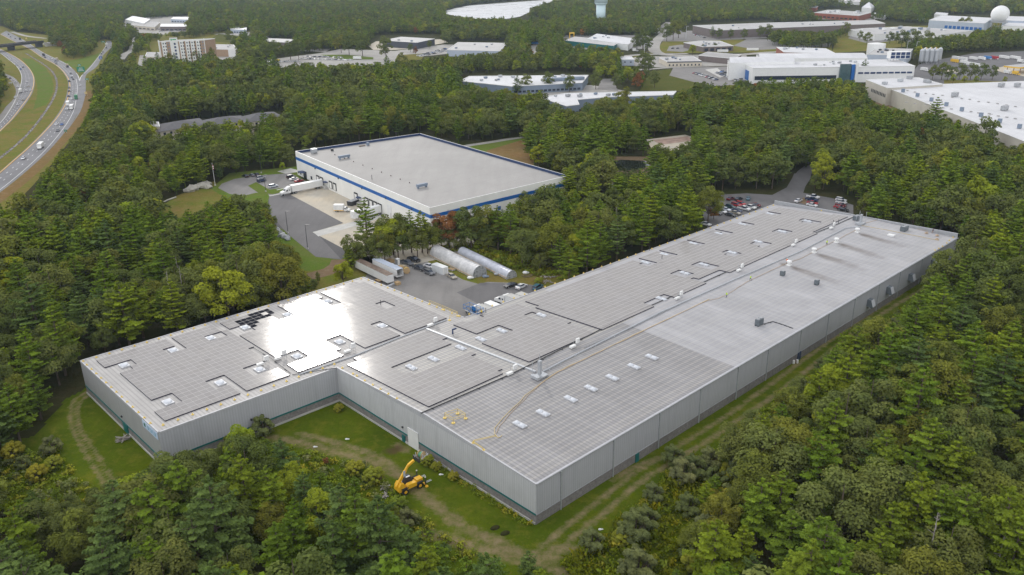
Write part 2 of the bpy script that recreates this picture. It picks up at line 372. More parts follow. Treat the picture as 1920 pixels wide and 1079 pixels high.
wh=thing('warehouse','huge flat grey metal warehouse with solar panels covering the left half of its roof','warehouse',(P[4].x,P[4].y,0))
ORD=[1,2,3,4,5,6,7,8]
mb=MB();d=0
ZB=2.15
for i in range(8):
    a,b=P[ORD[i]],P[ORD[(i+1)%8]];L=(b-a).length
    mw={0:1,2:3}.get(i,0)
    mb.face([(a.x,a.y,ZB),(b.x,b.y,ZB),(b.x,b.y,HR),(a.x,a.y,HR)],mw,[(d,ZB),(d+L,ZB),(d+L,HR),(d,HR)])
    mb.face([(a.x,a.y,-.3),(b.x,b.y,-.3),(b.x,b.y,ZB),(a.x,a.y,ZB)],2,[(d,0),(d+L,0),(d+L,ZB),(d,ZB)])
    d+=L
# gable triangles under the low ridge
for s,e,k in ((3,4,1),(5,6,0)):
    r=P[s].lerp(P[e],(1-BR/BW) if k else BR/BW);mb.face([(P[s].x,P[s].y,HR),(P[e].x,P[e].y,HR),(r.x,r.y,HR+RIDGE)],0,[(0,HR),(67,HR),(33,HR+1)])
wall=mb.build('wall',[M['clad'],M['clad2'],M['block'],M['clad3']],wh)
# roof as fine grids carrying the soot stains round the vents
VENTS=[(1607,436),(1568,455),(1526,474),(1479,498)]
VAB=[RAB(*v) for v in VENTS]
AFAR=RAB(1382,686)[0]
def stain(a,b):
    s=0
    for va,vb in VAB:
        da=a-va;db=vb-b
        if -3<db<26:
            w=1.6+.16*max(0,db);s=max(s,1.15*math.exp(-((da+.12*db)/w)**2)*(1-max(0,db)/26)*(.35 if abs(db)<2 and abs(da)<2 else 1))
    if a>120 and b<BR: s=max(s,.28*mnoise.noise(Vector((a*.03,b*.12,3)))+.1)
    if b<.9 and a>0: s=max(s,.35)
    if 0<a<AFAR and b<BR: s=max(s,.22*mnoise.noise(Vector((a*.05,b*.05,1)))+.05)
    return s
def grid_roof(c00,c10,c11,c01,ns,ts,zf,matf,name,mats,swap=False):
    mb=MB();st=[]
    def pt(s,t):
        p=c00.lerp(c10,s).lerp(c01.lerp(c11,s),t);return p
    for i in range(ns):
        for j in range(len(ts)-1):
            s0,s1=i/ns,(i+1)/ns;vs=[];uv=[]
            for s,t in ((s0,ts[j]),(s1,ts[j]),(s1,ts[j+1]),(s0,ts[j+1])):
                p=pt(s,t);a,b=AB(p);vs.append((p.x,p.y,zf(t)));uv.append((a+200,b+200));st.append(stain(a,b))
            mb.face(vs,matf((s0+s1)/2,(ts[j]+ts[j+1])/2),uv)
    o=mb.build(name,mats,wh);at_=o.data.attributes.new('stain','FLOAT','POINT');at_.data.foreach_set('value',st);return o
tr=BR/BW
ts=[tr*k/16 for k in range(17)]+[tr+(1-tr)*k/12 for k in range(1,13)]
La=(P[5]-P[4]).length;sfar=AFAR/La
def zf(t): return HR+.03+RIDGE*(t/tr if t<tr else (1-t)/(1-tr))
o=grid_roof(P[4],P[5],P[6],P[3],110,ts,zf,lambda s,t:(1 if s>sfar else 0) if t<tr else (1 if s>sfar+.02 else 2),'roof',[M['roofnear'],M['rooffar'],M['roofmid']])
grid_roof(P[2],P[7],P[8],P[1],40,[k/24 for k in range(25)],lambda t:HR+.03,lambda s,t:0,'roof',[M['roofwing']])
mb=MB();mb.face([(p.x,p.y,HR+.012) for p in (P[1],P[2],P[3],P[4],P[5],P[6],P[7],P[8])],0,[(AB(p)[0]+200,AB(p)[1]+200) for p in (P[1],P[2],P[3],P[4],P[5],P[6],P[7],P[8])]);mb.build('roof_deck',M['roofwing'],wh)
# eave flashing, gutter, stripe, downspouts
mb=MB()
for i in range(8):
    a,b=P[ORD[i]],P[ORD[(i+1)%8]];n=Vector(((b-a).y,-(b-a).x)).normalized();n3=Vector((n.x,n.y,0))
    rise=RIDGE if ORD[i] in (3,5) else 0
    segs=[(a,b,HR,HR)] if not rise else None
    if rise:
        f=(1-BR/BW) if ORD[i]==3 else BR/BW;r=a.lerp(b,f);segs=[(a,r,HR,HR+rise),(r,b,HR+rise,HR)]
    for p,q,z0,z1 in segs:
        w=.16
        def e(v,z,k,dz): return (v.x+n.x*k,v.y+n.y*k,z+dz)
        mb.face([e(p,z0,.06,-.3),e(q,z1,.06,-.3),e(q,z1,.06,.12),e(p,z0,.06,.12)]);mb.face([e(p,z0,.06,.12),e(q,z1,.06,.12),e(q,z1,-.3,.12),e(p,z0,-.3,.12)])
mb.build('eave_trim',flat('eave_flashing',(.44,.44,.455),.5,.12,.8),wh)
def wall_rect(parent,name,P0,P1,d0,d1,z0,z1,mat,out=.06,depth=.1):
    u=(P1-P0).normalized();n=Vector((u.y,-u.x));c=P0+u*((d0+d1)/2)+n*out
    mb=MB();mb.box((c.x,c.y,(z0+z1)/2),(abs(d1-d0),depth,z1-z0),math.atan2(u.y,u.x));return mb.build(name,mat,parent)
for i,(a,b) in enumerate([(1,2),(2,3),(3,4)]):
    L=(P[b]-P[a]).length
    wall_rect(wh,'teal_stripe',P[a],P[b],.02 if i else 0,L-(.12 if i==1 else 0),ZB-.08,ZB+.27,M['teal'],.045,.08)
wall_rect(wh,'ledge',P[4],P[5],.1,La-.1,ZB-.04,ZB+.08,M['grey'],.04,.07)
# foundation curb
mb=MB()
for a,b in ((1,2),(2,3),(3,4)):
    u=(P[b]-P[a]).normalized();n=Vector((u.y,-u.x));c=(P[a]+P[b])/2+n*.09;mb.box((c.x,c.y,.16),((P[b]-P[a]).length-.3,.16,.62),math.atan2(u.y,u.x))
mb.build('foundation',M['concw'],wh)
for x,y in ((1051,940),(1149,880),(1234,830),(1310,780),(1380,735),(1436,700),(1496,670),(1547.5,640),(1596,612),(1642,580),(1680,560),(1722,530)):
    dd,_=wallhit(x,y,P[4],P[5]);u=(P[5]-P[4]).normalized();n=Vector((u.y,-u.x));c=P[4]+u*dd
    mb=MB();mb.box((c.x+n.x*.12,c.y+n.y*.12,4.5),(.22,.16,8.9),TH);mb.box((c.x+n.x*.14,c.y+n.y*.14,8.6),(.5,.3,.5),TH);mb.build('downspout',M['galv'],wh)
u_=(P[5]-P[4]).normalized()
mb=MB();mb.box((*((P[4]+P[5])/2+Vector((u_.y,-u_.x))*.2),HR-.02),(La-.2,.24,.2),TH);mb.build('gutter',M['grey'],wh)
def door_px(P0,P1,x0,y0,x1,y1,mat,name='door',handle=True,z0=None):
    d0,_=wallhit(x0,y1,P0,P1);d1,_=wallhit(x1,y1,P0,P1);_,zt=wallhit((x0+x1)/2,y0,P0,P1)
    o=wall_rect(wh,name,P0,P1,d0,d1,.02 if z0 is None else z0,zt,mat,.12,.16)
    return o
door_px(P[3],P[4],767.5,808,786,838,M['white'],'roll_up_door')
door_px(P[3],P[4],755.5,817,761,829,M['teal'])
door_px(P[4],P[5],1190.5,851,1196.5,866,M['teal'])
door_px(P[4],P[5],1494.5,661,1499.5,674,M['navy'])
door_px(P[1],P[2],235,797,242,810,M['teal'])
# wall banner near the left corner: pale blue board, green emblem and pale blue lettering strokes
u=(P[2]-P[1]).normalized();n=Vector((u.y,-u.x));LB=(P[2]-P[1]).length
bn=wall_rect(wh,'banner',P[1],P[2],LB-8.6,LB-.6,7.0,8.75,flat('banner_blue',(.50,.60,.74),.5,.04),.08,.08)
mb=MB();rr=random.Random(3);x=LB-5.9
def bb(d0,d1,z0,z1,o=.13):
    c=P[1]+u*((d0+d1)/2)+n*o;mb.box((c.x,c.y,(z0+z1)/2),(d1-d0,.02,z1-z0),math.atan2(u.y,u.x))
for k in range(8):
    bb(x,x+.1,7.4,8.25);
    if k%2==0: bb(x+.1,x+.42,8.13,8.25)
    if k%3!=1: bb(x+.1,x+.42,7.4,7.52)
    if k%3==0: bb(x+.42,x+.52,7.52,8.13)
    x+=.62
mb.build('banner_lettering',flat('banner_teal',(.10,.32,.45),.5,.05),wh)
mb=MB();c=P[1]+u*(LB-7.4)+n*.14;mb.tube((c.x,c.y,7.85),(c.x+n.x*.03,c.y+n.y*.03,7.85),.5,.42,12);mb.build('banner_emblem',flat('banner_green',(.03,.16,.10),.5,.05),wh)
# small wall lamps
for a,b,x,y in ((1,2,229,781),(3,4,755.5,801),(2,3,471,787)):
    dd,z=wallhit(x,y,P[a],P[b]);u=(P[b]-P[a]).normalized();n=Vector((u.y,-u.x));c=P[a]+u*dd+n*.15;mb=MB().box((c.x,c.y,z),(.35,.3,.4),math.atan2(u.y,u.x));mb.build('wall_lamp',M['dark'],wh)
# exhaust hoods on the long right wall
for x,y in ((1628,567),(1664,543),(1705,519),(1747,492)):
    dd,z=wallhit(x,y,P[4],P[5]);uu=(P[5]-P[4]).normalized();n=Vector((uu.y,-uu.x));c=P[4]+uu*dd;w=.95
    mb=MB()
    def hp(k,o,z): q=c+uu*k+n*o;return (q.x,q.y,z)
    for s in (-w,w): mb.face([hp(s,0,z+1.1),hp(s,0,z-.9),hp(s,1.7,z-1.3),hp(s,1.9,z-.9),hp(s,1.2,z+1.1)],0)
    mb.face([hp(-w,0,z+1.1),hp(w,0,z+1.1),hp(w,1.2,z+1.1),hp(-w,1.2,z+1.1)],0)
    mb.face([hp(-w,1.2,z+1.1),hp(w,1.2,z+1.1),hp(w,1.9,z-.9),hp(-w,1.9,z-.9)],1);mb.face([hp(-w,1.9,z-.9),hp(w,1.9,z-.9),hp(w,1.7,z-1.3),hp(-w,1.7,z-1.3)],0)
    mb.face([hp(-w,0,z-.9),hp(w,0,z-.9),hp(w,1.7,z-1.3),hp(-w,1.7,z-1.3)],0)
    mb.build('exhaust_hood',[M['hood'],M['alu']],wh)
# parapet along the far end
mb=MB();L=(P[6]-P[5]).length;u=(P[6]-P[5]).normalized();c=(P[5]+P[6])/2
def quadwall(mb,p,q,z0a,z1a,z0b,z1b,th,m=0,mt=None):
    uu=(q-p).normalized();n=Vector((uu.y,-uu.x))*th/2;mt=m if mt is None else mt
    V=lambda v,k,z:(v.x+n.x*k,v.y+n.y*k,z)
    for k in (1,-1): mb.face([V(p,k,z0a),V(q,k,z0b),V(q,k,z1b),V(p,k,z1a)],m)
    mb.face([V(p,1,z1a),V(q,1,z1b),V(q,-1,z1b),V(p,-1,z1a)],mt)
    for v,a,b in ((p,z0a,z1a),(q,z0b,z1b)): mb.face([V(v,1,a),V(v,-1,a),V(v,-1,b),V(v,1,b)],m)
quadwall(mb,P[5],P[6],8,HR+1.5,8,HR+1.5,.35,0,1)
mb.build('parapet',[M['grey'],M['alu']],wh)
# white ridge duct crossing the roof (B direction) and the conduit runs
def rp(x,y,dz=.25): return roofpt(x,y,dz)
mb=MB();a=rp(800,617,.3);b=rp(1004,697,.3);uu=Vector((b.x-a.x,b.y-a.y)).normalized();nn=Vector((uu.y,-uu.x))
quadwall(mb,Vector((a.x,a.y)),Vector((b.x,b.y)),a.z-.25,a.z+.15,b.z-.25,b.z+.12,.6);mb.build('cable_duct',M['galv'],wh)
def conduit(pts,r,mat,dz=.2):
    mb=MB();w=[]
    for i in range(len(pts)-1):
        n=max(2,int(math.hypot(pts[i+1][0]-pts[i][0],pts[i+1][1]-pts[i][1])/40))
        for k in range(n): t=k/n;w.append(rp(pts[i][0]*(1-t)+pts[i+1][0]*t,pts[i][1]*(1-t)+pts[i+1][1]*t,dz))
    w.append(rp(*pts[-1],dz));mb.path(w,r,6)
    acc=0
    for i in range(len(w)-1):
        q=(Vector(w[i])+Vector(w[i+1]))/2;mb.box((q.x,q.y,q.z-.15),(.25,.9,.12),TH)
    return mb.build('conduit',mat,wh)
conduit([(789,775),(962,700),(1180,591),(1275,549),(1420,484),(1490,452),(1562,424),(1600,407)],.13,M['dark'])
conduit([(1095,652),(1180,616),(1290,563),(1387,519)],.1,M['grey'])
conduit([(1018,697),(1060,675),(1240,585),(1380,523),(1500,472),(1550,446),(1585,428),(1612,425)],.24,M['galv'])
conduit([(632,690),(548,703)],.08,M['dark']);conduit([(560,703),(663,668),(747,634),(838,600)],.16,M['galv']);conduit([(545,700),(508,672),(455,640)],.05,M['dark'])
# ---- solar fields ----
FIELDS={'left':([(181,675),(196,688),(244,674),(258,686),(221,699.5),(280,751),(321,737),(339,752),(291,773.5),(311,789),(445,740),(424,724),(404,728),(388,713),(418,703),(462,733),(545,703),(528,691),(474,709),(457.6,689.7),(498,675.5),(446,632),(400,611),(319.5,634.5),(351,656),(340,659.5),(304,637.5)],
                [[(380,631),(411,622),(424,632),(392,642)],[(307,653),(330,646),(346,656),(318,665)]]),
 'sunlit':([(412,606),(430,616),(462,606),(480,616),(449.8,628),(518,669),(552,656.6),(573,668.5),(541.3,682),(564,697),(646.4,666.4),(627.6,652),(606.8,637.8),(631.5,629),(680,653.7),(747.5,629),(726,616),(689,609.5),(712,601),(761,623.7),(838,595),(678,528.5),(521,571),(556,591.7),(541,596),(505,578)],
          [[(508,589),(525,584),(545,594),(520,603)],[(590,552),(606,548),(640,566),(620,572)],[(702,568.8),(716,564),(742,575),(728,580)]]),
 'centre':([(651,681),(803.5,763),(946,699),(803,618)],[[(729,690),(852.5,641),(888,659),(759,706)]]),
 'middle':([(845.6,608),(890,626.4),(933.6,608.7),(961.7,619.7),(909.4,643.9),(991.7,679),(1114.5,624),(975,571)],[[(982,590),(996,584.5),(1022,593),(1008,600)],[(845,606),(890,588),(905,594),(875,604)]]),
 'far':([(978,565),(1126,617.5),(1223,576),(1205,568),(1237,552.5),(1261,558.8),(1314,534.5),(1320,531),(1367,510.5),(1375,507),(1425.5,484.5),(1481,461),(1519,442.5),(1554,420),(1585.5,406),(1456,390)],
        [[(1290,523),(1320,531),(1367,510.5),(1352,506),(1310,524)],[(1257.5,514),(1275,506),(1305,514),(1290,521)],[(1296,498),(1311,491),(1345,499),(1332,505)],[(1352,474.5),(1365,469),(1395,476),(1380,483)],
         [(1187,489),(1197,486),(1230,493),(1215,499)],[(1227,470),(1232,467),(1272,478),(1262,481)],[(1279.5,450),(1285,448),(1322,458),(1312,461)],[(1333,430),(1337,428),(1372,437),(1366,441)],[(1372,415),(1376,413),(1413,421),(1405,425)],
         [(1420,396),(1424,394),(1462,401),(1456,405)],[(1449,434),(1459,430),(1490,436),(1478,441)],[(1495.5,414.5),(1505,411),(1535,417),(1524,421)],[(1403,457),(1415,451),(1445,457),(1430,464)]])}
def inpoly(x,y,pl):
    c=False;j=len(pl)-1
    for i in range(len(pl)):
        if (pl[i][1]>y)!=(pl[j][1]>y) and x<(pl[j][0]-pl[i][0])*(y-pl[i][1])/(pl[j][1]-pl[i][1])+pl[i][0]: c=not c
        j=i
    return c
PA,PB=1.56,1.86
DARKP=[RAB(*p) for p in ((440,602),(509,576),(518,583),(500,594),(484,600),(486,614),(478,617),(460,606),(447,611))]   # panels coloured near black, painting in the dark sky gap they reflect
prng=random.Random(5)
sm=MB();arr=[]
for name,(poly,holes) in FIELDS.items():
    pl=[RAB(*p) for p in poly];hl=[[RAB(*p) for p in h] for h in holes]
    a0,a1=min(p[0] for p in pl),max(p[0] for p in pl);b0,b1=min(p[1] for p in pl),max(p[1] for p in pl)
    na,nb=int((a1-a0)/PA)+1,int((b1-b0)/PB)+1;ok={}
    for i in range(na):
        for j in range(nb):
            a,b=a0+(i+.5)*PA,b0+(j+.5)*PB
            if inpoly(a,b,pl) and not any(inpoly(a,b,h) for h in hl): ok[i,j]=1
    mb=MB();tone=[]
    for (i,j) in ok:
        a,b=a0+i*PA,b0+j*PB;z=lambda bb:zr(bb)+.30
        tn=.5+prng.uniform(-.22,.22)+.2*mnoise.noise(Vector((a*.1,b*.1,0)))
        if prng.random()<.012: tn=-.5
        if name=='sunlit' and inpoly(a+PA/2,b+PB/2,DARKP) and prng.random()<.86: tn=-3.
        mb.face([G(a,b,z(b)),G(a+PA,b,z(b)),G(a+PA,b+PB,z(b+PB)),G(a,b+PB,z(b+PB))],0,[(0,0),(1,0),(1,1),(0,1)]);tone+=[tn]*4
        for di,dj,c0,c1 in ((-1,0,(0,0),(0,1)),(1,0,(1,0),(1,1)),(0,-1,(0,0),(1,0)),(0,1,(0,1),(1,1))):
            if (i+di,j+dj) not in ok:
                ax,bx,ay,by=a+c0[0]*PA,b+c0[1]*PB,a+c1[0]*PA,b+c1[1]*PB
                mb.face([G(ax,bx,zr(bx)+.04),G(ay,by,zr(by)+.04),G(ay,by,z(by)),G(ax,bx,z(bx))],1);tone+=[.5]*4  # near-black face paints in the shade of the gap under the panels
    o=mb.build('solar_array',[M['panel'],M['panelshade']],wh);at_=o.data.attributes.new('tone','FLOAT','POINT');at_.data.foreach_set('value',tone)
    o['label']={'left':'solar panel field on the left end of the roof','sunlit':'solar panel field dazzling in the sun glare','centre':'rectangular solar panel field by the inner corner','middle':'solar panel field beside the white duct','far':'largest solar panel field reaching the far end'}[name]
# ---- skylights ----
def skylight(x,y,l=3.1,w=1.5,two=True):
    p=roofpt(x,y,.1);mb=MB();mb.box((p.x,p.y,p.z+.1),(w,l,.3),TH);f=mb.build('skylight',M['alu'],wh)
    mb=MB();n=2 if two else 1
    for k in range(n):
        o=(k-(n-1)/2)*l/n;c=Vector((p.x,p.y))+BV*o;mb.ell((c.x,c.y,p.z+.25),(w*.45,l/n*.45,.28),0,10,6,TH)
    d=mb.build('dome',M['dome'],wh,True);d.parent=f;return f
SKY1=[(233,686),(325,658),(395,635),(413,719),(315,755),(460,615),(539,591),(614,566),(637,642),(717,612),(557,669),(487,694)]
for x,y in SKY1: skylight(x,y,2.6,2.0,False)
for x,y in ((771.5,690),(813,674),(864,653),(941,621),(902,637),(1016,592),(1240,561),(974.5,797),(1018,775.5),(1070,749),(1108,729),(1148,709),(1188.5,688),(1222,670.5),
  (1210,493),(1246,478),(1300,457.5),(1348,439),(1392,421.5),(1444,402),(1284,513),(1320,497),(1373,474.5),(1421,454),(1467,435),(1514,415.5)): skylight(x,y,3.2,1.4)
p=rp(1671,443,0);MB().box((p.x,p.y,p.z+.3),(1.6,2.2,.5),TH).build('roof_hatch',M['white'],wh)
# ---- roof equipment (fixed) ----
for x,y in VENTS:
    p=roofpt(x,y,0);mb=MB();mb.tube(p,p+Vector((0,0,.9)),.55,.5,14).tube(p+Vector((0,0,.9)),p+Vector((0,0,1.1)),.5,.85,14).tube(p+Vector((0,0,1.1)),p+Vector((0,0,1.5)),.85,.8,14).tube(p+Vector((0,0,1.5)),p+Vector((0,0,1.65)),.8,.35,14)
    mb.box((p.x,p.y,p.z+.1),(1.5,1.5,.2),TH);mb.build('mushroom_vent',M['white'],wh)
def inverter(x,y,s=1.):
    p=roofpt(x,y,0);f=MB()
    for da,db in ((-.5,0),(.5,0),(-.5,1.0),(.5,1.0)):
        q=p+Vector((AV.x*da+BV.x*db,AV.y*da+BV.y*db,0));f.tube(q,q+Vector((0,0,2.0)),.05,.05,5)
    for z in (.7,1.3,2.0):
        a=p+Vector((AV.x*-.5,AV.y*-.5,z));b=p+Vector((AV.x*.5,AV.y*.5,z));f.tube(a,b,.05,.05,5)
    o=f.build('equipment_rack',M['galv'],wh);mb=MB();mb.box((p.x,p.y,p.z+1.5),(1.1,.45,1.1),TH);mb.build('cabinet',M['white'],wh).parent=o
    mb=MB();q=p-Vector((AV.x*1.8,AV.y*1.8,0));mb.box((q.x,q.y,p.z+.5),(1.7,.8,.5),TH);mb.build('cabinet',M['white'],wh).parent=o
for x,y in ((501,682),(534,671),(663,658),(817,609),(966,699),(1083,649),(1277,559),(1391,507),(1492,460),(1563,428)): inverter(x,y)
def tallrack(x,y,h):
    p=roofpt(x,y,0);mb=MB()
    for da,db in ((-1.2,-1.2),(1.2,-1.2),(1.2,1.2),(-1.2,1.2)):
        q=p+Vector((AV.x*da+BV.x*db,AV.y*da+BV.y*db,0));mb.tube(q,q+Vector((0,0,h*(1.15 if da>0 else .9))),.06,.06,5)
    mb.box((p.x,p.y,p.z+.35),(3.6,2.2,.35),TH);mb.box((p.x-AV.x*1.4,p.y-AV.y*1.4,p.z+.55),(.9,2.4,.7),TH)
    o=mb.build('equipment_tower',M['galv'],wh);mb=MB();mb.box((p.x,p.y,p.z+h*.55),(.8,.6,h*.75),TH);mb.build('cabinet',M['galv'],wh).parent=o
tallrack(1012,708,4.6);tallrack(1613,421,4.0)
def acunit(x,y,sz,fan=2,mat='hood',name='air_conditioner'):
    p=roofpt(x,y,0);mb=MB();mb.box((p.x,p.y,p.z+sz[2]/2+.25),sz,TH)
    for s in (-.35,.35): mb.box((p.x+BV.x*sz[1]*s,p.y+BV.y*sz[1]*s,p.z+.12),(sz[0]*1.1,.2,.24),TH)
    o=mb.build(name,M[mat],wh)
    mb=MB()
    for k in range(fan):
        oo=(k-(fan-1)/2)*sz[0]/fan;q=(p.x+AV.x*oo,p.y+AV.y*oo,p.z+sz[2]+.25);mb.tube(q,(q[0],q[1],q[2]+.14),min(sz[1],sz[0]/fan)*.38,None,12)
    mb.build('fan',M['grey'],wh).parent=o
acunit(1423,610,(2.4,1.2,1.6),2);acunit(1467,517,(1.2,1.2,1.2),1);acunit(1531,534,(1.3,1.1,1.2),1);acunit(1606,413,(2.8,1.8,1.4),2,'hood');acunit(1695,433,(3.0,1.8,1.4),2,'hood')
conduit([(1427,609),(1449,603),(1468,609),(1487,616)],.1,M['dark'],.15)
# thin vent pipes
for x,y in ((714,572),(1241,487),(1562,420),(1572,419),(1218,470),(911,587)):
    p=roofpt(x,y,0);MB().tube(p,p+Vector((0,0,1.5)),.09,.09,6).build('vent_pipe',M['dark'],wh)
p=roofpt(849,627,0);MB().tube(p,p+Vector((0,0,1.1)),.22,.16,8).box((p.x+.4,p.y+.4,p.z+1.3),(1.3,.35,.35),TH).build('roof_fan',M['navy'],wh)
# ---- yellow guardrail weights standing on the roof edge (loose) ----
wb=MB();wb.tube((0,0,0),(0,0,.14),.31,.28,12).tube((0,0,.16),(0,0,.42),.11,.11,8)
base0=wb.build('rail_weight',M['yellow'])
first=[True]
def gbase(p,where):
    o=base0 if first[0] else base0.copy()
    if not first[0]: C.objects.link(o)
    first[0]=False;o.location=(p[0],p[1],p[2]+.05);o.rotation_euler=(0,0,rnd.uniform(0,6));tag(o,'round yellow rail weight standing '+where,'rail weight','yellow rail weights standing '+where)
def edge_bases(x0,y0,x1,y1,step,where):
    a=roofpt(x0,y0);b=roofpt(x1,y1);L=(b-a).length;n=int(L/step)
    for k in range(n+1): gbase(roofpt(*[u_+(v_-u_)*0 for u_,v_ in ((0,0),(0,0))]) if False else a.lerp(b,k/n),where)
edge_bases(156,678.5,677,523.5,3.08,'along the rear eave of the left wing')
edge_bases(163,685.5,282,795,3.05,'along the left end of the roof')
edge_bases(306,798,627,684,3.0,'along the front eave of the left wing')
for x,y in ((642,691),(662,702),(669,706),(684,715),(699,723),(713.5,731),(728.5,740),(744.5,748.5)): gbase(roofpt(x,y),'along the short front eave by the inner corner')
edge_bases(691,526,862,594,3.1,'along the yard eave of the left wing')
edge_bases(880,590,1450,386,4.1,'along the rear eave of the long wing')
for x,y in ((1459,376+4),(1481,385),(1510,390),(1540,395)): gbase(roofpt(x,y+1),'against the far parapet')
for x,y in ((1787,446),(1780,452),(1775,457),(1767,463),(1760,467),(1753,470)): gbase(roofpt(x,y),'at the far right corner of the roof')
gbase(roofpt(887,832),'at the near eave below the loose rails, upper one');gbase(roofpt(907,845),'at the near eave below the loose rails, lower one')
# loose yellow rail frames
def railframe(px,label,h=1.05,closed=True,bases=True,name='guardrail'):
    pts=[roofpt(x,y,.2) for x,y in px];t=thing(name,label,'guardrail',pts[0]);n=len(pts)
    mb=MB()
    for i in range(n if closed else n-1):
        a,b=pts[i],pts[(i+1)%n]
        for z in (h*.5,h): mb.tube(a+Vector((0,0,z)),b+Vector((0,0,z)),.045,None,5)
        k=max(1,int((b-a).length/3))
        for j in range(k+1): q=a.lerp(b,j/k);mb.tube(q,q+Vector((0,0,h)),.045,None,5)
    mb.build('rail',M['yellow'],t)
    if bases:
        for q in pts: mb=MB();mb.tube(q-Vector((0,0,.15)),q,.42,.38,12);mb.build('weight',M['yellow'],t)
    return t
railframe([(834,783),(850,792.5),(873,784),(858,775)],'square yellow guardrail pen standing on the near part of the roof')
railframe([(930,820),(889,829),(887,831),(905,843)],'loose yellow rails lying folded by the near eave',.45,False,False)
railframe([(805,570),(830,580),(858,592),(843,600)],'yellow guardrail run at the yard corner beside the blue platform',1.05,False)
# hoses
def hose(px,mat,label,r=.09,dz=.12,w=.25):
    mb=MB();pts=[];rr=random.Random(len(px))
    for i in range(len(px)-1):
        n=max(2,int(math.hypot(px[i+1][0]-px[i][0],px[i+1][1]-px[i][1])/12))
        for k in range(n): t=k/n;q=roofpt(px[i][0]*(1-t)+px[i+1][0]*t,px[i][1]*(1-t)+px[i+1][1]*t,dz);q.x+=rr.uniform(-w,w);q.y+=rr.uniform(-w,w);pts.append(q)
    pts.append(roofpt(*px[-1],dz));mb.path(pts,r,5);o=mb.build('hose',mat,None);tag(o,label,'hose');return o
hose([(941,817),(935,821),(927,814),(928,803),(945,783),(985,742),(1010,722),(1045,697),(1090,676),(1200,623),(1300,576),(1330,561)],M['hose'],'yellow hose snaking from the near eave up to the duct line',.07,.12,.12)
hose([(931,813),(936,800),(955,778),(990,742),(1014,720),(1048,697),(1095,674),(1205,621),(1300,576),(1326,564),(1345,560),(1362,553),(1374,546),(1382,540)],M['orange'],'orange hose lying beside the yellow one and trailing past the ridge',.06,.12,.12)
hose([(1382,540),(1400,529),(1475,494),(1500,485),(1550,460),(1600,434),(1614,428)],M['orange'],'faded orange hose along the far half of the roof',.07,.12,.12)
hose([(1616,423),(1660,431),(1700,439),(1760,451)],M['hose'],'yellow hose running from the far tower to the right corner',.08,.12,.12)
hose([(1618,420),(1645,413),(1675,417),(1712,427),(1740,434)],M['orange'],'thin orange line lying below the far parapet',.07)
for i,(x,y) in enumerate(((1737,438),(1757,442.5),(1757,449.5))):
    p=roofpt(x,y,.1);mb=MB()
    for k in range(3):
        for j in range(12):
            a0,a1=j*math.pi/6,(j+1)*math.pi/6;rr=.55-.09*k;mb.tube(p+Vector((rr*math.cos(a0),rr*math.sin(a0),.1+.12*k)),p+Vector((rr*math.cos(a1),rr*math.sin(a1),.1+.12*k)),.09,None,5)
    tag(mb.build('hose_coil',M['orange'],None),['orange hose coil left of the worker at the far parapet','orange hose coil near the right corner, upper one','orange hose coil near the right corner, lower one'][i],'hose coil')
# =====================================================================
#  VEHICLES
# =====================================================================
def prof(mb,pts,w,m=0,ch=.06,y0=0.):
    """side profile (x,z) CCW extruded over width w with softened shoulders"""
    cx=sum(p[0] for p in pts)/len(pts);cz=sum(p[1] for p in pts)/len(pts)
    ins=[(cx+(x-cx)*(1-ch),cz+(z-cz)*(1-ch)) for x,z in pts];h=w/2;n=len(pts);d=min(.12,w*.08)
    L=[[(x,y0-h,z) for x,z in ins],[(x,y0-h+d,z) for x,z in pts],[(x,y0+h-d,z) for x,z in pts],[(x,y0+h,z) for x,z in ins]]
    for a in range(3):
        for i in range(n): j=(i+1)%n;mb.face([L[a][i],L[a][j],L[a+1][j],L[a+1][i]],m)
    mb.face(L[0],m);mb.face(L[3][::-1],m)
def frustum(mb,b,t,z0,z1,ms,mt):
    B=[(b[0],-b[2],z0),(b[1],-b[2],z0),(b[1],b[2],z0),(b[0],b[2],z0)];T=[(t[0],-t[2],z1),(t[1],-t[2],z1),(t[1],t[2],z1),(t[0],t[2],z1)]
    for i in range(4): j=(i+1)%4;mb.face([B[i],B[j],T[j],T[i]],ms)
    mb.face(T,mt)
def wheel_mb(mb,x,y,r,w=.22,mr=0,mrim=1):
    mb.tube((x,y-w/2,r),(x,y+w/2,r),r,r,12,mr);s=1 if y>0 else -1;mb.tube((x,y+s*w/2,r),(x,y+s*(w/2+.02),r),r*.62,r*.55,10,mrim)
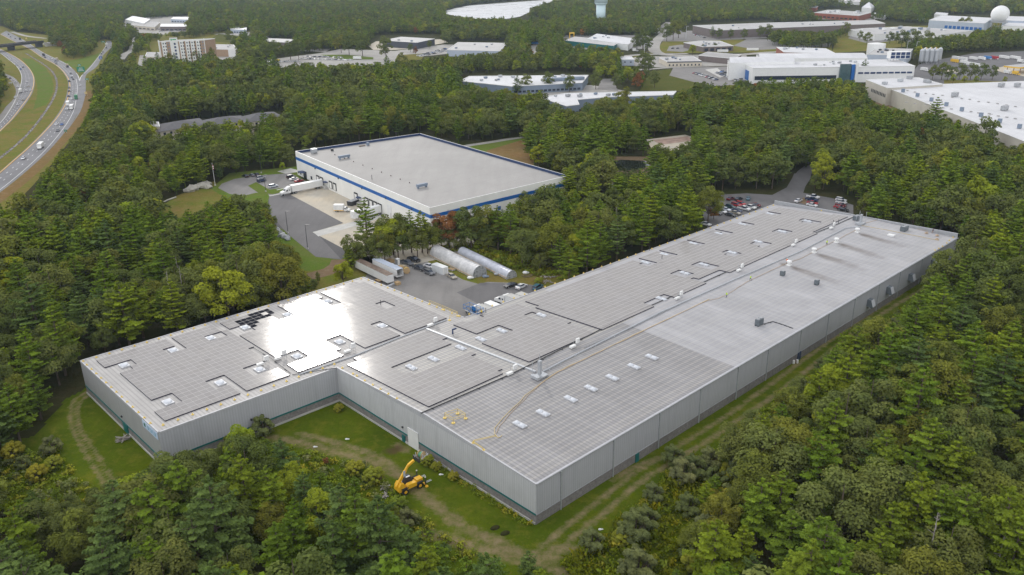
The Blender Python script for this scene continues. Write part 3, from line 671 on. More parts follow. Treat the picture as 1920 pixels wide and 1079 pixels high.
def car_parts(kind,det):
    """list of (part name, MB, material keys) ; 'P' = paint"""
    out=[];b=MB();g=MB()
    if kind=='sedan':
        prof(b,[(-2.3,.28),(2.2,.28),(2.32,.55),(2.15,.76),(.95,.93),(-1.75,1.0),(-2.3,.92),(-2.38,.6)],1.8);frustum(g,(-1.75,1.05,.80),(-.95,.35,.60),.95,1.42,0,1);wb,wr,tk=(1.4,-1.35),.33,.82
    elif kind=='suv':
        prof(b,[(-2.25,.35),(2.2,.35),(2.32,.7),(2.15,.95),(1.05,1.1),(-2.15,1.12),(-2.32,.7)],1.9);frustum(g,(-2.2,1.15,.86),(-2.0,.35,.70),1.09,1.72,0,1);wb,wr,tk=(1.4,-1.4),.37,.86
    elif kind=='pickup':
        prof(b,[(-2.8,.45),(2.7,.45),(2.8,.8),(2.65,1.05),(1.4,1.15),(-.75,1.15),(-.75,1.2),(-2.8,1.2)],1.95);frustum(g,(-.75,1.5,.88),(-.6,.8,.72),1.12,1.85,0,1);wb,wr,tk=(1.85,-1.75),.4,.9
        bd=MB();bd.box((-1.78,0,1.19),(1.85,1.55,.06));out.append(('bed_liner',bd,['rubber']))
    elif kind=='van':
        prof(b,[(-2.7,.35),(2.5,.35),(2.6,.8),(2.3,1.1),(1.6,1.9),(1.3,2.1),(-2.65,2.15),(-2.75,.7)],1.95);frustum(g,(1.2,2.2,.9),(1.1,1.55,.86),1.15,1.95,0,0);wb,wr,tk=(1.7,-1.7),.36,.88
    out=[('body',b,['P']),('windows',g,['winglass','P'])]+out
    for x in wb:
        for s in (-1,1): w=MB();wheel_mb(w,x,s*tk,wr);out.append(('wheel',w,['rubber','grey']))
    if det:
        L=max(v[0] for v in b.v)
        for s in (-1,1):
            h=MB();h.box((L-.09,s*.62,.66 if kind=='sedan' else .82),(.16,.32,.13));out.append(('headlight',h,['alu']))
            h=MB();h.box((-(L+.0),s*.66,.74 if kind=='sedan' else .92),(.12,.26,.16));out.append(('tail_light',h,['redlamp']))
    return out
M['redlamp']=flat('red_lamp',(.30,.012,.01),.3,.05)
_proto={}
def make_vehicle(kind,col,det):
    key=(kind,col,det)
    parts=car_parts(kind,det);pm=paint(col)
    mat=lambda k: pm if k=='P' else M[k]
    if det:
        t=bpy.data.objects.new({'sedan':'parked_car','suv':'parked_car','pickup':'pickup_truck','van':'van'}[kind],None);C.objects.link(t)
        for n,mb,ks in parts: mb.build(n,[mat(k) for k in ks],t,local=True)
        return t
    mb=MB();ms=[]
    for n,p,ks in parts:
        idx=[]
        for k in ks:
            if k not in ms: ms.append(k)
            idx.append(ms.index(k))
        off=len(mb.v);mb.v+=p.v;mb.f+=[tuple(i+off for i in f) for f in p.f];mb.m+=[idx[i] for i in p.m];mb.uv+=p.uv
    return mb.build('car',[mat(k) for k in ms])
def vehicle(kind,col,x,y,ang,label,cat='car',group=None,det=True,z=0.):
    key=(kind,col,det)
    if key in _proto: o=copytree(_proto[key])
    else: o=_proto[key]=make_vehicle(*key)
    p=at(x,y,z+.5) if not isinstance(x,Vector) else x
    o.location=(p.x,p.y,z+.012);o.rotation_euler=(0,0,ang);return tag(o,label,cat,group)
WHT=(.72,.72,.72);BLK=(.012,.012,.014);SIL=(.38,.39,.41);GRY=(.12,.125,.135);RED=(.36,.015,.02);DRED=(.13,.012,.018);NVY=(.015,.03,.09);GRN=(.02,.06,.055);BEI=(.36,.32,.25);TEA=(.03,.12,.16);BLU=(.03,.12,.38)
AH=TH;BH=TH+math.pi/2
# cars of the rear yard
vehicle('pickup',BLK,776,488,BH+math.pi+.1,'black pickup parked at the trees in the yard, rearmost','pickup')
vehicle('pickup',GRY,763,494,BH+math.pi+.12,'dark grey pickup parked beside the black one','pickup')
vehicle('pickup',(.05,.055,.065),786,503.5,BH+math.pi+.05,'dark slate pickup with a loaded bed, alone in the middle of the yard','pickup')
vehicle('sedan',WHT,805.5,499.5,BH+math.pi+.1,'white car tucked against the white container','car')
vehicle('suv',GRY,805,512,BH+math.pi,'dark grey car in front of the white container','car')
vehicle('sedan',BEI,847,518.5,BH+math.pi-.15,'beige sedan at the right end of the white container','car')
vehicle('sedan',BLK,957,535.5,AH+math.pi-.1,'black car parked with its nose to the camera near the small greenhouse','car')
vehicle('sedan',WHT,977.5,537.5,AH+.15,'white car parked beside the black one near the small greenhouse','car')
vehicle('suv',TEA,1008,539.5,AH+.25,'dark teal car half hidden behind the warehouse eave','car')
# right-hand staff car park
for k,c,x,y,h,l in (('suv',BLK,1325,377.5,BH+math.pi,'black car at the left end of the back row, beside the autumn tree'),('suv',GRY,1334,375,BH+math.pi,'dark grey car second in the back row'),('sedan',SIL,1341.5,371.5,BH+math.pi,'silver car third in the back row'),
 ('sedan',DRED,1370,373,AH,'dark red car alone by the trees at the back'),('sedan',BLK,1385,373.5,AH,'black car by the trees at the back, between dark red and teal'),('sedan',TEA,1403,372.5,AH+.5,'teal-blue car by the trees at the back'),
 ('sedan',BLK,1344,400.5,BH+math.pi,'black car at the near left end of the middle row'),('sedan',WHT,1353,397,BH+math.pi,'white car next to the near black one'),('sedan',(.62,.66,.72),1361,393.2,BH+math.pi,'bluish white car third in the middle row'),
 ('suv',GRN,1370,389,BH+math.pi,'dark green car in the middle row'),('suv',RED,1380.5,385.3,BH+math.pi,'bright red car in the middle row, nearer one'),('suv',(.5,.02,.02),1389,383.3,BH+math.pi,'bright red car in the middle row, farther one'),
 ('sedan',(.03,.03,.03),1369.5,403.3,BH+math.pi,'charcoal car at the left of the front row'),('sedan',BEI,1379,399.5,BH+math.pi,'beige car in the front row'),('sedan',NVY,1381.5,395,BH+math.pi,'dark navy car between the two rows'),
 ('pickup',WHT,1395,392.3,BH+math.pi,'white pickup in the front row, nearer one'),('pickup',(.76,.76,.74),1406,389.5,BH+math.pi,'white pickup in the front row, farther one'),('sedan',GRY,1411.5,386.8,BH+math.pi,'grey car beyond the white pickups'),('sedan',DRED,1417,384.8,BH+math.pi,'maroon car at the far end of the front row'),
 ('sedan',WHT,1323.5,420.5,BH+math.pi,'white car with black roof peeping out under the autumn tree'),
 ('sedan',WHT,1497,376.8,AH,'white car just behind the far parapet, nose on'),('pickup',WHT,1524.5,370,BH+math.pi,'white pickup behind the navy one'),('pickup',NVY,1522,375.3,BH+math.pi,'navy pickup in front of the white one'),('sedan',RED,1523.5,380.8,BH+math.pi,'red car behind the parapet'),('sedan',(.74,.74,.74),1522.6,385,BH+math.pi,'white car closest to the parapet in the right group'),
 ('suv',WHT,1577,375.8,BH+math.pi,'white car at the right trees, farthest'),('suv',(.66,.66,.66),1577.5,380,BH+math.pi,'pale grey car at the right trees'),('sedan',DRED,1577,385,BH+math.pi,'maroon car at the right trees'),('sedan',RED,1574,389.3,BH+math.pi,'red car at the right trees'),('sedan',BLK,1581,393.5,BH+math.pi,'black car at the right trees, nearest')):
    vehicle(k,c,x,y,h,l,'pickup' if k=='pickup' else 'car','cars in the staff car park')
# white building car park
for k,c,x,y,h,l in (('suv',BLK,545.5,332.2,AH+.1,'black car nearest the entrance of the white building'),('sedan',WHT,551,336,AH+.1,'white car between the black and the red one'),('sedan',RED,560.5,339.7,AH+.1,'red car beside the semi trailer'),('suv',(.6,.64,.68),512.5,349.8,AH,'pale car parked alone by the lawn'),
 ('suv',NVY,490.5,339.5,AH+.1,'dark blue car by the lawn'),('sedan',BLK,460,330.5,BH,'black car at the forest edge, left'),('sedan',GRY,472,329,BH,'dark grey car at the forest edge, centre'),('sedan',BLK,481,328,BH,'black car at the forest edge, right'),('suv',SIL,489,334,AH,'silver car under the small trees')):
    vehicle(k,c,x,y,h,l,'car','cars beside the white building')
# trailers and trucks (built once each in local space: front +X)
def trailer(label,loc,ang,L=16,H=2.85,Wd=2.55,body='white',roof='white',marks=None,z0=1.15,bogie=True,name='trailer',open_end=False):
    t=thing(name,label,'trailer',loc,ang);mb=MB()
    if open_end:
        mb.box((0,Wd/2-.04,z0+H/2),(L,.08,H));mb.box((0,-Wd/2+.04,z0+H/2),(L,.08,H));mb.box((-L/2+.04,0,z0+H/2),(.08,Wd-.2,H));mb.box((0,0,z0+.05),(L-.2,Wd-.2,.1))
    else: mb.box((0,0,z0+H/2),(L,Wd,H))
    mb.build('box',M[body],t,local=True);mb=MB();mb.box((0,0,z0+H+.03),(L+.04,Wd+.04,.08));mb.build('roof',M[roof],t,local=True)
    mb=MB();mb.box((0,0,z0-.12),(L*.96,1.0,.22));mb.box((-L/2+.06,0,.55),(.1,2.2,.12));mb.build('chassis',M['dark'],t,local=True)
    if bogie:
        for x in (-L/2+1.6,-L/2+2.9):
            for s in (-1,1): w=MB();wheel_mb(w,x,s*1.0,.5,.5);w.build('wheel',[M['rubber'],M['grey']],t,local=True)
        for s in (-1,1): MB().box((L/2-2.6,s*.75,.55),(.14,.14,1.0)).build('landing_leg',M['grey'],t,local=True)
    if marks: marks(t)
    return t
def tractor(label,loc,ang,col='white'):
    t=thing('truck_tractor',label,'truck',loc,ang);mb=MB()
    prof(mb,[(-1.4,.9),(3.2,.9),(3.3,1.3),(3.05,1.75),(1.6,2.05),(.95,2.75),(.5,3.1),(-.6,3.75),(-1.3,3.85),(-1.4,3.6)],2.4,ch=.04);mb.build('cab',M[col],t,local=True)
    g=MB();g.face([(1.62,-.95,2.12),(1.62,.95,2.12),(1.02,.85,2.78),(1.02,-.85,2.78)])
    for s in (-1,1): g.face([(1.3,s*1.215,1.9),(.2,s*1.215,1.9),(.2,s*1.215,2.55),(.85,s*1.215,2.55)]);g.face([(-.3,s*1.215,2.1),(-.9,s*1.215,2.1),(-.9,s*1.215,2.6),(-.3,s*1.215,2.6)])
    g.build('windows',M['winglass'],t,local=True)
    MB().box((-2.6,0,.85),(4.6,.95,.3)).build('chassis',M['dark'],t,local=True)
    MB().box((3.25,0,.6),(.25,2.3,.45)).build('bumper',M['grey'],t,local=True)
    for x in (2.1,-2.4,-3.7):
        for s in (-1,1): w=MB();wheel_mb(w,x,s*1.0,.5,.35 if x>0 else .55);w.build('wheel',[M['rubber'],M['grey']],t,local=True)
    for s in (-1,1): MB().tube((-1.5,s*1.0,1.2),(-1.5,s*1.0,3.5),.09,None,6).build('exhaust_stack',M['alu'],t,local=True)
    return t
def semi(px_front,px_rear,l1,l2,**kw):
    f=at(*px_front);r=at(*px_rear);d=(r-f);ang=math.atan2(-d.y,-d.x);u=Vector((math.cos(ang),math.sin(ang),0))
    tr_=trailer(l2,tuple(r+u*8.05),ang,**kw);tractor(l1,tuple(r+u*(16.1+2.0)),ang);return tr_
# at the white building
semi((527,368),(604,352.5),'white semi tractor coupled to the long trailer at the white building','long white trailer backed into the dock of the white building behind its tractor')
def redmarks(t):
    mb=MB()
    for k in range(7): mb.box((5.2-k*.42,1.29,3.1),(.26,.02,.38 if k%3 else .5))
    mb.build('lettering',M['redlamp'],t,local=True)
f=at(679,411);r=at(717,402);d=Vector((r.x-f.x,r.y-f.y,0)).normalized();ang=math.atan2(-d.y,-d.x)
r=at(718,401);trailer('white trailer with red lettering parked at the dock without a tractor',tuple(r-d*7.6),ang,marks=redmarks,L=15)
# docked trucks under the long rear eave: stand beyond the eave, heading B
def docked(x,y,tl,rl,roof='concw'):
    e=at(x,y,4.05);a,b=AB(e);L=max(7,min(16,b-BW-.35));trailer(rl,tuple(G(a,b-L/2)),BH,L=L,roof=roof)
    if tl: tractor(tl,tuple(G(a,b+1.9)),BH)
    print('dock',round(a,1),round(b-BW,1),round(L,1))
docked(952.5,552,'white semi tractor nose out behind the rear eave, farther one','white trailer with cream roof docked behind the farther tractor')
docked(898,571.8,'white semi tractor nearest the blue platform','white trailer with cream roof nearest the blue platform')
docked(913.6,565.5,'','white trailer with bright white roof between the two tractors','white')
docked(972,548.7,'','white trailer with cream roof, last one visible under the eave')
# storage trailers + container in the yard
def px_trailer(a,b,label,H=2.6,z0=1.0,**kw):
    A_,B_=at(*a),at(*b);d=B_-A_;L=d.length;c=(A_+B_)/2;return trailer(label,(c.x,c.y,0),math.atan2(d.y,d.x),L=L,H=H,z0=z0,**kw)
px_trailer((672,505),(733,535),'long old white storage trailer with a rust-brown roof',roof='rust',bogie=False)
px_trailer((705,503),(751,524),'shorter pale trailer with its end doors open beside the rusty one',roof='ltblue',bogie=False,open_end=True)
p=at(825,511);t=thing('shipping_container','white shipping container standing in the middle of the yard','container',(p.x,p.y,0),BH)
mb=MB();mb.box((0,0,1.32),(6.1,2.44,2.55));mb.build('box',cladding('container_white',(.62,.64,.64),.3,.1,.2),t,local=True)
for s in (-1,1): MB().box((-3.08,s*.6,1.32),(.06,1.12,2.3)).build('door',M['white'],t,local=True)
for s in (-1,1): MB().tube((-3.14,s*.35,.3),(-3.14,s*.35,2.4),.03,None,5).build('lock_rod',M['grey'],t,local=True)
MB().box((0,0,.08),(6.14,2.5,.16)).build('frame',M['grey'],t,local=True)
# box truck in the court
def boxtruck(x,y,ang,label,body='white',cab='white',L=4.2,z=0.,group=None,det=True,band=None,name='box_truck'):
    p=at(x,y,z+1) if not isinstance(x,Vector) else x;t=thing(name,label,'truck',(p.x,p.y,z),ang,group)
    mb=MB();mb.box((-1.2,0,2.0),(L,2.3,2.4));mb.build('box',M[body] if isinstance(body,str) else body,t,local=True)
    mb=MB();prof(mb,[(1.1,.5),(3.5,.5),(3.6,1.0),(3.3,1.25),(2.5,1.4),(1.9,2.1),(1.1,2.1)],2.0);mb.build('cab',M[cab] if isinstance(cab,str) else cab,t,local=True)
    g=MB();g.face([(2.52,-.85,1.45),(2.52,.85,1.45),(1.98,.8,2.05),(1.98,-.8,2.05)])
    for s in (-1,1): g.face([(2.3,s*1.012,1.35),(1.4,s*1.012,1.35),(1.4,s*1.012,1.9),(2.0,s*1.012,1.9)])
    g.build('windows',M['winglass'],t,local=True)
    if band: MB().box((-1.2,0,.86),(L+.03,2.33,.22)).build('stripe',M[band],t,local=True)
    if det:
        for xx in (2.7,-2.2):
            for s in (-1,1): w=MB();wheel_mb(w,xx,s*.95,.42,.3);w.build('wheel',[M['rubber'],M['grey']],t,local=True)
    return t
boxtruck(641,393,AH-math.pi/2+.05+math.pi/2-.9,'small white box truck with an orange stripe crossing the concrete court',band='jcb')
# =====================================================================
#  TELEHANDLER
# =====================================================================
tp=at(768,917);th_dir=math.atan2(*( (at(788,912)-at(758,926)).yx ))
tt=thing('telehandler','yellow telehandler with raised boom holding a cable reel on the lawn','telehandler',(tp.x,tp.y,0),th_dir)
# local: +X towards the stabilisers (front), boom pivots at rear and rises up and forward
def TL(n,mb,k): return mb.build(n,M[k] if isinstance(k,str) else k,tt,local=True)
mb=MB();mb.box((0,0,1.05),(5.0,1.1,.6));mb.box((2.2,0,1.35),(1.4,1.2,.7));TL('chassis',mb,'jcb')
mb=MB();prof(mb,[(-2.9,.7),(-1.6,.7),(-1.5,1.5),(-1.7,2.4),(-2.4,2.7),(-2.9,2.0),(-3.1,1.1)],1.9);TL('counterweight',mb,'jcb')
mb=MB();prof(mb,[(-1.2,.95),(1.1,.95),(1.2,1.5),(.9,1.85),(-.9,2.0),(-1.2,1.7)],.9,y0=-.78);TL('engine_cover',mb,'jcb')
mb=MB();prof(mb,[(-1.0,1.0),(.85,1.0),(1.0,1.6),(.55,2.75),(-.75,2.8),(-1.0,1.9)],.95,y0=.62);TL('cab',mb,'dark')
mb=MB();mb.face([(.95,.2,1.7),(.95,1.05,1.7),(.58,1.02,2.7),(.58,.22,2.7)]);mb.face([(.85,1.105,1.6),(-.85,1.105,1.6),(-.72,1.105,2.65),(.5,1.105,2.65)]);mb.box((-.1,.62,2.82),(1.1,.8,.06));TL('cab_glass',mb,'winglass')
MB().box((-.1,.25,2.86),(.9,.35,.05)).build('roof_panel',M['alu'],tt,local=True)
for x in (-1.75,1.75):
    for s in (-1,1):
        w=MB();w.tube((x,s*.95,.68),(x,s*1.4,.68),.68,.68,16,0);w.tube((x,s*1.4,.68),(x,s*1.43,.68),.36,.3,12,1);w.build('wheel',[M['rubber'],M['jcb']],tt,local=True)
        MB().box((x,s*1.18,1.42),(1.5,.5,.08)).build('mudguard',M['rubber'],tt,local=True)
def beam(n,a,b,w,h,k):
    a=Vector(a);b=Vector(b);d=(b-a).normalized();sdv=Vector((0,1,0));up=d.cross(sdv).normalized();mb=MB()
    q=[[p+sdv*(s*w/2)+up*(t*h/2) for s,t in ((-1,-1),(1,-1),(1,1),(-1,1))] for p in (a,b)]
    for i in range(4): j=(i+1)%4;mb.face([q[0][i],q[0][j],q[1][j],q[1][i]])
    mb.face(q[0][::-1]);mb.face(q[1]);return TL(n,mb,k)
# place the boom tip where the photograph shows it: solve in the machine's vertical plane
inv=Matrix.Rotation(-th_dir,3,'Z')
def loc_on_plane(px,py,yl):
    """pixel -> local point lying on the machine's plane y=yl"""
    d=inv@ray(px,py);o=inv@(CAMP-tp);k=(yl-o.y)/d.y;return o+d*k
b0=loc_on_plane(744,917,-.05);b1=loc_on_plane(765,873,-.05)
b0.z=max(1.9,min(3,b0.z))
beam('boom',b0,b0.lerp(b1,.75),.42,.58,'jcb');beam('boom_section',b0.lerp(b1,.55),b1,.32,.44,'jcb')
MB().box(tuple(b0.lerp(b1,.62)+Vector((0,-.225,.05))),(.5,.02,1.3)).build('decal',M['ltblue'],tt,local=True)
beam('hydraulic_ram',b0+Vector((.9,0,-.7)),b0.lerp(b1,.35)+Vector((.25,0,-.2)),.18,.18,'alu')
b2=loc_on_plane(776,863.5,-.05);beam('boom_head',b1,b2,.4,.5,'jcb')
b3=loc_on_plane(780,860,-.05);mb=MB();mb.box((b3.x+.1,b3.y,b3.z-.1),(.3,2.1,.9));mb.box((b3.x+.9,b3.y-.8,b3.z-.5),(1.6,.14,.08));mb.box((b3.x+.9,b3.y+.8,b3.z-.5),(1.6,.14,.08));TL('fork_carriage',mb,'dark')
fk=Vector(b3)
for s in (-1,1):
    mb=MB();mb.box((2.9,s*1.15,.55),(.3,.9,.25));mb.tube((3.0,s*1.75,.12),(3.0,s*1.75,.3),.36,.3,10);TL('stabiliser',mb,'jcb')
    mb=MB();mb.tube((2.9,s*1.55,.5),(2.9,s*1.55,2.2),.14,.12,8);TL('stabiliser_cylinder',mb,'dark')
    MB().ell((2.9,s*1.55,2.3),(.18,.18,.14),0,8,5).build('cylinder_cap',M['white'],tt,local=True)
    mb=MB();mb.box((3.9,s*1.1+.1,.75),(1.3,.1,.08));mb.box((3.9,s*1.1-.25,.75),(1.3,.1,.08));mb.box((4.2,s*1.1-.08,.75),(.1,.5,.08));TL('fork_rack',mb,'alu')
# cable reel held on the forks
wm=Matrix.Rotation(th_dir,3,'Z')
rc=tp+wm@(fk+Vector((1.25,0,.35)))
rt=thing('cable_reel','wooden cable reel wound with green cable held up by the telehandler','cable reel',tuple(rc),th_dir+.35)
for s in (-.5,.5): MB().tube((0,s-.05,0),(0,s+.05,0),.82,.82,18).build('flange',M['tan'],rt,local=True)
MB().tube((0,-.42,0),(0,.42,0),.58,.58,16).build('cable',flat('green_cable',(.08,.24,.14),.5,.15,3),rt,local=True)
mb=MB()
for s in (-.85,.85): mb.box((0,s,-.15),(2.3,.09,.12));mb.box((-.7,s,.2),(.09,.09,1.0));mb.box((.7,s,.1),(.09,.09,.8))
mb.tube((0,-1.0,0),(0,1.0,0),.05,None,6);mb.build('reel_stand',M['alu'],rt,local=True)
# =====================================================================
#  PEOPLE (one continuous body each: skinned skeleton)
# =====================================================================
def person(pos,ang,label,vest,trous,helmet=None,stride=.18,armup=0.,lean=0.):
    t=thing('person',label,'person',tuple(pos),ang)
    V=[(0,0,.95),(lean*.5,0,1.2),(lean,0,1.42),(lean*1.1,0,1.52),(lean*1.2,0,1.66),
       (.02,.11,.88),(stride,.12,.48),(stride*.9,.12,.07),(stride*.9+.17,.12,.05),
       (.02,-.11,.88),(-stride*.6,-.12,.48),(-stride*1.4,-.12,.09),(-stride*1.4+.16,-.12,.05),
       (lean,.20,1.40),(lean-.05+armup*.1,.27,1.13+armup*.2),(lean+.12+armup*.2,.25,.90+armup*.45),
       (lean,-.20,1.40),(lean+.02,-.27,1.12),(lean+.14,-.25,.88)]
    Ed=[(0,1),(1,2),(2,3),(3,4),(0,5),(5,6),(6,7),(7,8),(0,9),(9,10),(10,11),(11,12),(2,13),(13,14),(14,15),(2,16),(16,17),(17,18)]
    rad=[.15,.135,.16,.06,.11,.1,.07,.05,.045,.1,.07,.05,.045,.065,.05,.035,.065,.05,.035]
    me=bpy.data.meshes.new('body');me.from_pydata(V,Ed,[]);o=bpy.data.objects.new('body',me);C.objects.link(o);o.parent=t
    o.modifiers.new('skin','SKIN');me.skin_vertices[0].data[0].use_root=True
    for i,r_ in enumerate(rad): me.skin_vertices[0].data[i].radius=(r_*.8,r_)
    sb=o.modifiers.new('sub','SUBSURF');sb.levels=1;sb.render_levels=1
    mt=NT('clothed_figure');po=mt.n.new('ShaderNodeTexCoord').outputs['Object'];sp=mt.n.new('ShaderNodeSeparateXYZ');mt.link(po,sp.inputs[0])
    c=mt.mix(mt.math('GREATER_THAN',sp.outputs[2],.93),trous,vest);c=mt.mix(mt.math('GREATER_THAN',sp.outputs[2],1.48),c,(.42,.26,.19));c=mt.mix(mt.math('LESS_THAN',sp.outputs[2],.12),c,(.05,.035,.025));me.materials.append(mt.out(c,.8))
    hd=MB();hd.ell((lean*1.2,0,1.66),(.10,.085,.125),0,10,8);hd.ell((lean*1.2+.1,0,1.65),(.02,.015,.025));hd.build('head',M['skin'],t,True,local=True)
    if helmet: h=MB();h.ell((lean*1.2,0,1.73),(.135,.115,.09),0,10,6);h.build('hard_hat',M[helmet],t,True,local=True)
    else: h=MB();h.ell((lean*1.2-.015,0,1.70),(.108,.093,.105),0,10,6);h.build('hair',M['blackcloth'],t,True,local=True)
    v=MB();v.tube((lean*.4,0,.98),(lean,0,1.40),.175,.20,10,0,False);v.build('vest',flat('vest_%d%d'%(vest[0]*99,vest[1]*99),vest,.7,.06),t,True,local=True)
    for s in (-1,1): f=MB();f.ell((lean+.13+(armup*.22 if s>0 else 0),s*.25,.86+(armup*.45 if s>0 else 0)),(.04,.03,.06),0,8,5);f.build('hand',M['skin'],t,True,local=True)
    return t
person(roofpt(1407,527,.05),2.2,'worker in a yellow high-visibility top walking beside the hose on the ridge',(.55,.80,.04),(.02,.03,.08),'white')
person(roofpt(1362,558.5,.05),.3,'worker in a yellow-green vest at the end of the orange hose',(.55,.80,.04),(.05,.06,.10),'white')
person(roofpt(1475,494.5,.05),1.2,'worker in an orange vest walking along the far half of the hose',(.85,.17,.02),(.10,.04,.03),'white')
person(roofpt(1550,460,.05),2.0,'worker in a yellow-green vest and dark trousers near the mushroom vents',(.60,.80,.03),(.012,.012,.02),None,.1)
person(roofpt(1748,438,.05),-.6,'worker in dark clothes beside the orange coils at the far parapet',(.05,.02,.05),(.35,.18,.10),None,.12,0,.1)
person(roofpt(903,591.5,.05),-1.0,'worker in a yellow top and dark trousers at the eave beside the blue platform',(.75,.55,.04),(.04,.015,.03),None,.06)
# blue platform standing in the yard corner, rails level with the eave
bp=at(878,588,HR);lift=thing('lift_platform','blue steel access platform with rails raised to the eave in the yard corner','lift',(bp.x,bp.y,0),BH)
bo=G(AB(bp)[0]+2.5,BW+3.2);lift.location=(bo.x,bo.y,0)
mb=MB();
for z in (HR+.1,HR+1.2):
    for a,b in (((-3,-1.2),(3,-1.2)),((3,-1.2),(3,1.2)),((3,1.2),(-3,1.2)),((-3,1.2),(-3,-1.2))): mb.tube((a[0],a[1],z),(b[0],b[1],z),.07,None,5)
for x in (-3,-1.5,0,1.5,3):
    for y in (-1.2,1.2): mb.tube((x,y,HR),(x,y,HR+1.2),.06,None,5)
mb.build('guard_rail',M['liftblue'],lift,local=True)
MB().box((0,0,HR-.02),(5.6,2.0,.12)).build('deck',M['dark'],lift,local=True)
for k in range(4):
    mb=MB();z0=.9+k*2.0
    for y in (-.8,.8): mb.tube((-1.4,y,z0),(1.4,y,z0+2),.09,None,5);mb.tube((1.4,y,z0),(-1.4,y,z0+2),.09,None,5)
    mb.build('scissor_arm',M['liftblue'],lift,local=True)
MB().box((0,0,.65),(4.2,2.0,.5)).build('base',M['liftblue'],lift,local=True)
for x in (-1.5,1.5):
    for s in (-1,1): w=MB();wheel_mb(w,x,s*.95,.42,.3);w.build('wheel',[M['rubber'],M['grey']],lift,local=True)
for k in range(3): MB().box((-.9+k*.5,.3,HR+.7),(.25,.4,1.2)).build('gas_bottle',M['liftblue'],lift,local=True)
# =====================================================================
#  YARD OBJECTS
# =====================================================================
def greenhouse(fl,fr,rl,htop,label,tone):
    """front-left, front-right base px, rear-left base px"""
    a,b,c=at(*fl),at(*fr),at(*rl);u=(c-a);L=u.length;u/=L;v=(b-a);v-=u*v.dot(u);Wd=v.length;v/=Wd
    t=thing('greenhouse',label,'greenhouse',tuple(a));n=14;NS=int(L/1.6)
    mb=MB();prof_=[]
    for k in range(n+1):
        th=math.pi*k/n;prof_.append((Wd/2-Wd/2*math.cos(th),htop*math.sin(th)**.8))
    for i in range(NS):
        s0,s1=L*i/NS,L*(i+1)/NS;sm_=(s0+s1)/2
        for k in range(n):
            for x0,x1,f0,f1 in ((s0,sm_,1,.985),(sm_,s1,.985,1)):
                P4_=[]
                for (y,z),x,f in ((prof_[k],x0,f0),(prof_[k+1],x0,f0),(prof_[k+1],x1,f1),(prof_[k],x1,f1)):
                    q=a+u*x+v*(Wd/2+(y-Wd/2)*f)+Vector((0,0,z*f));P4_.append(q)
                mb.face(P4_)
    mb.build('cover',tone,t,True)
    for end,nm in ((0,'front'),(L,'rear')):
        mb=MB();q0=a+u*(end+(-.02 if end==0 else .02))
        mb.face([q0+v*y+Vector((0,0,z)) for y,z in prof_]);mb.build('end_wall',M['endwall'],t)
        mb=MB()
        for fr_ in (.2,.38,.62,.8):
            y=Wd*fr_;z=htop*math.sin(math.acos(1-2*fr_))**.8;q=q0+v*y+u*(-.06 if end==0 else .06);mb.tube(q,q+Vector((0,0,z)),.07,None,5)
        for zz in (.3,.62):
            h=htop*zz;mb.tube(q0+v*Wd*.1+Vector((0,0,h))+u*(-.06 if end==0 else .06),q0+v*Wd*.9+Vector((0,0,h))+u*(-.06 if end==0 else .06),.06,None,5)
        mb.build('end_frame',M['galv'],t)
    mb=MB();
    for k in range(n): mb.tube(a+v*prof_[k][0]+Vector((0,0,prof_[k][1])),a+v*prof_[k+1][0]+Vector((0,0,prof_[k+1][1])),.09,None,5)
    mb.build('hoop',M['galv'],t)
    q=a+v*(Wd*.5)-u*.1;MB().box((q.x,q.y,1.05),(.12,1.2,2.1),math.atan2(u.y,u.x)).build('door',M['grey'],t)
    s=a+v*-.08+Vector((0,0,.55));mb=MB();mb.tube(s,s+u*L,.12,None,6);mb.build('side_rail',M['tan'],t);return t
def poly_film(name,c1,c2):
    t=NT(name);n=t.noise(.5,5,.6);c=t.mix(t.rng(n,.35,.65),c1,c2);return t.out(c,.28,0,.7)
M['endwall']=flat('cloudy_end_wall',(.26,.27,.27),.5,.45,1.2)
greenhouse((886.5,522.5),(912,515.5),(806,481.5),3.9,'larger hoop greenhouse with glossy ribbed plastic cover and a wooden side rail',poly_film('greenhouse_film',(.62,.61,.60),(.42,.42,.42)))
greenhouse((950,524.5),(969.5,520),(858,478.5),2.7,'smaller and thinner hoop greenhouse behind, with dull plastic cover',poly_film('greenhouse_film_dull',(.50,.52,.58),(.38,.40,.45)))
p=at(762.5,513);t=thing('cable_spool','large wooden cable spool wound with yellow cable in the yard','cable reel',(p.x,p.y,1.15),.3)
for s in (-.55,.55): MB().tube((0,s-.06,0),(0,s+.06,0),1.15,1.15,18).build('flange',M['tan'],t,local=True)
MB().tube((0,-.48,0),(0,.48,0),.95,.95,16).build('cable',M['yellow'],t,local=True)
def crate(x,y,sz,mat,label,cat='crate',name='crate',rz=None,z=0.):
    p=at(x,y,z);t=thing(name,label,cat,(p.x,p.y,z),BH if rz is None else rz);mb=MB();n=5
    mb.box((0,0,sz[2]/2+.1),(sz[0]*.97,sz[1]*.97,sz[2]));mb.build('body',mat,t,local=True);mb=MB()
    for k in range(n): mb.box((-sz[0]/2+(k+.5)*sz[0]/n,0,sz[2]+.14),(sz[0]/n*.7,sz[1],.06))
    for s in (-1,1): mb.box((0,s*sz[1]*.42,.05),(sz[0],.12,.1))
    mb.build('slats',M['tan'],t,local=True);return t
crate(752,505,(2.4,1.6,1.0),M['tan'],'plywood crate stack left of the yellow cable spool')
crate(745.5,534,(1.8,1.6,.8),M['tan'],'pallet of boards by the rear eave in the yard','pallet','pallet')
crate(732,492,(2.6,1.8,.9),M['tan'],'wooden crate behind the white tanks','crate')
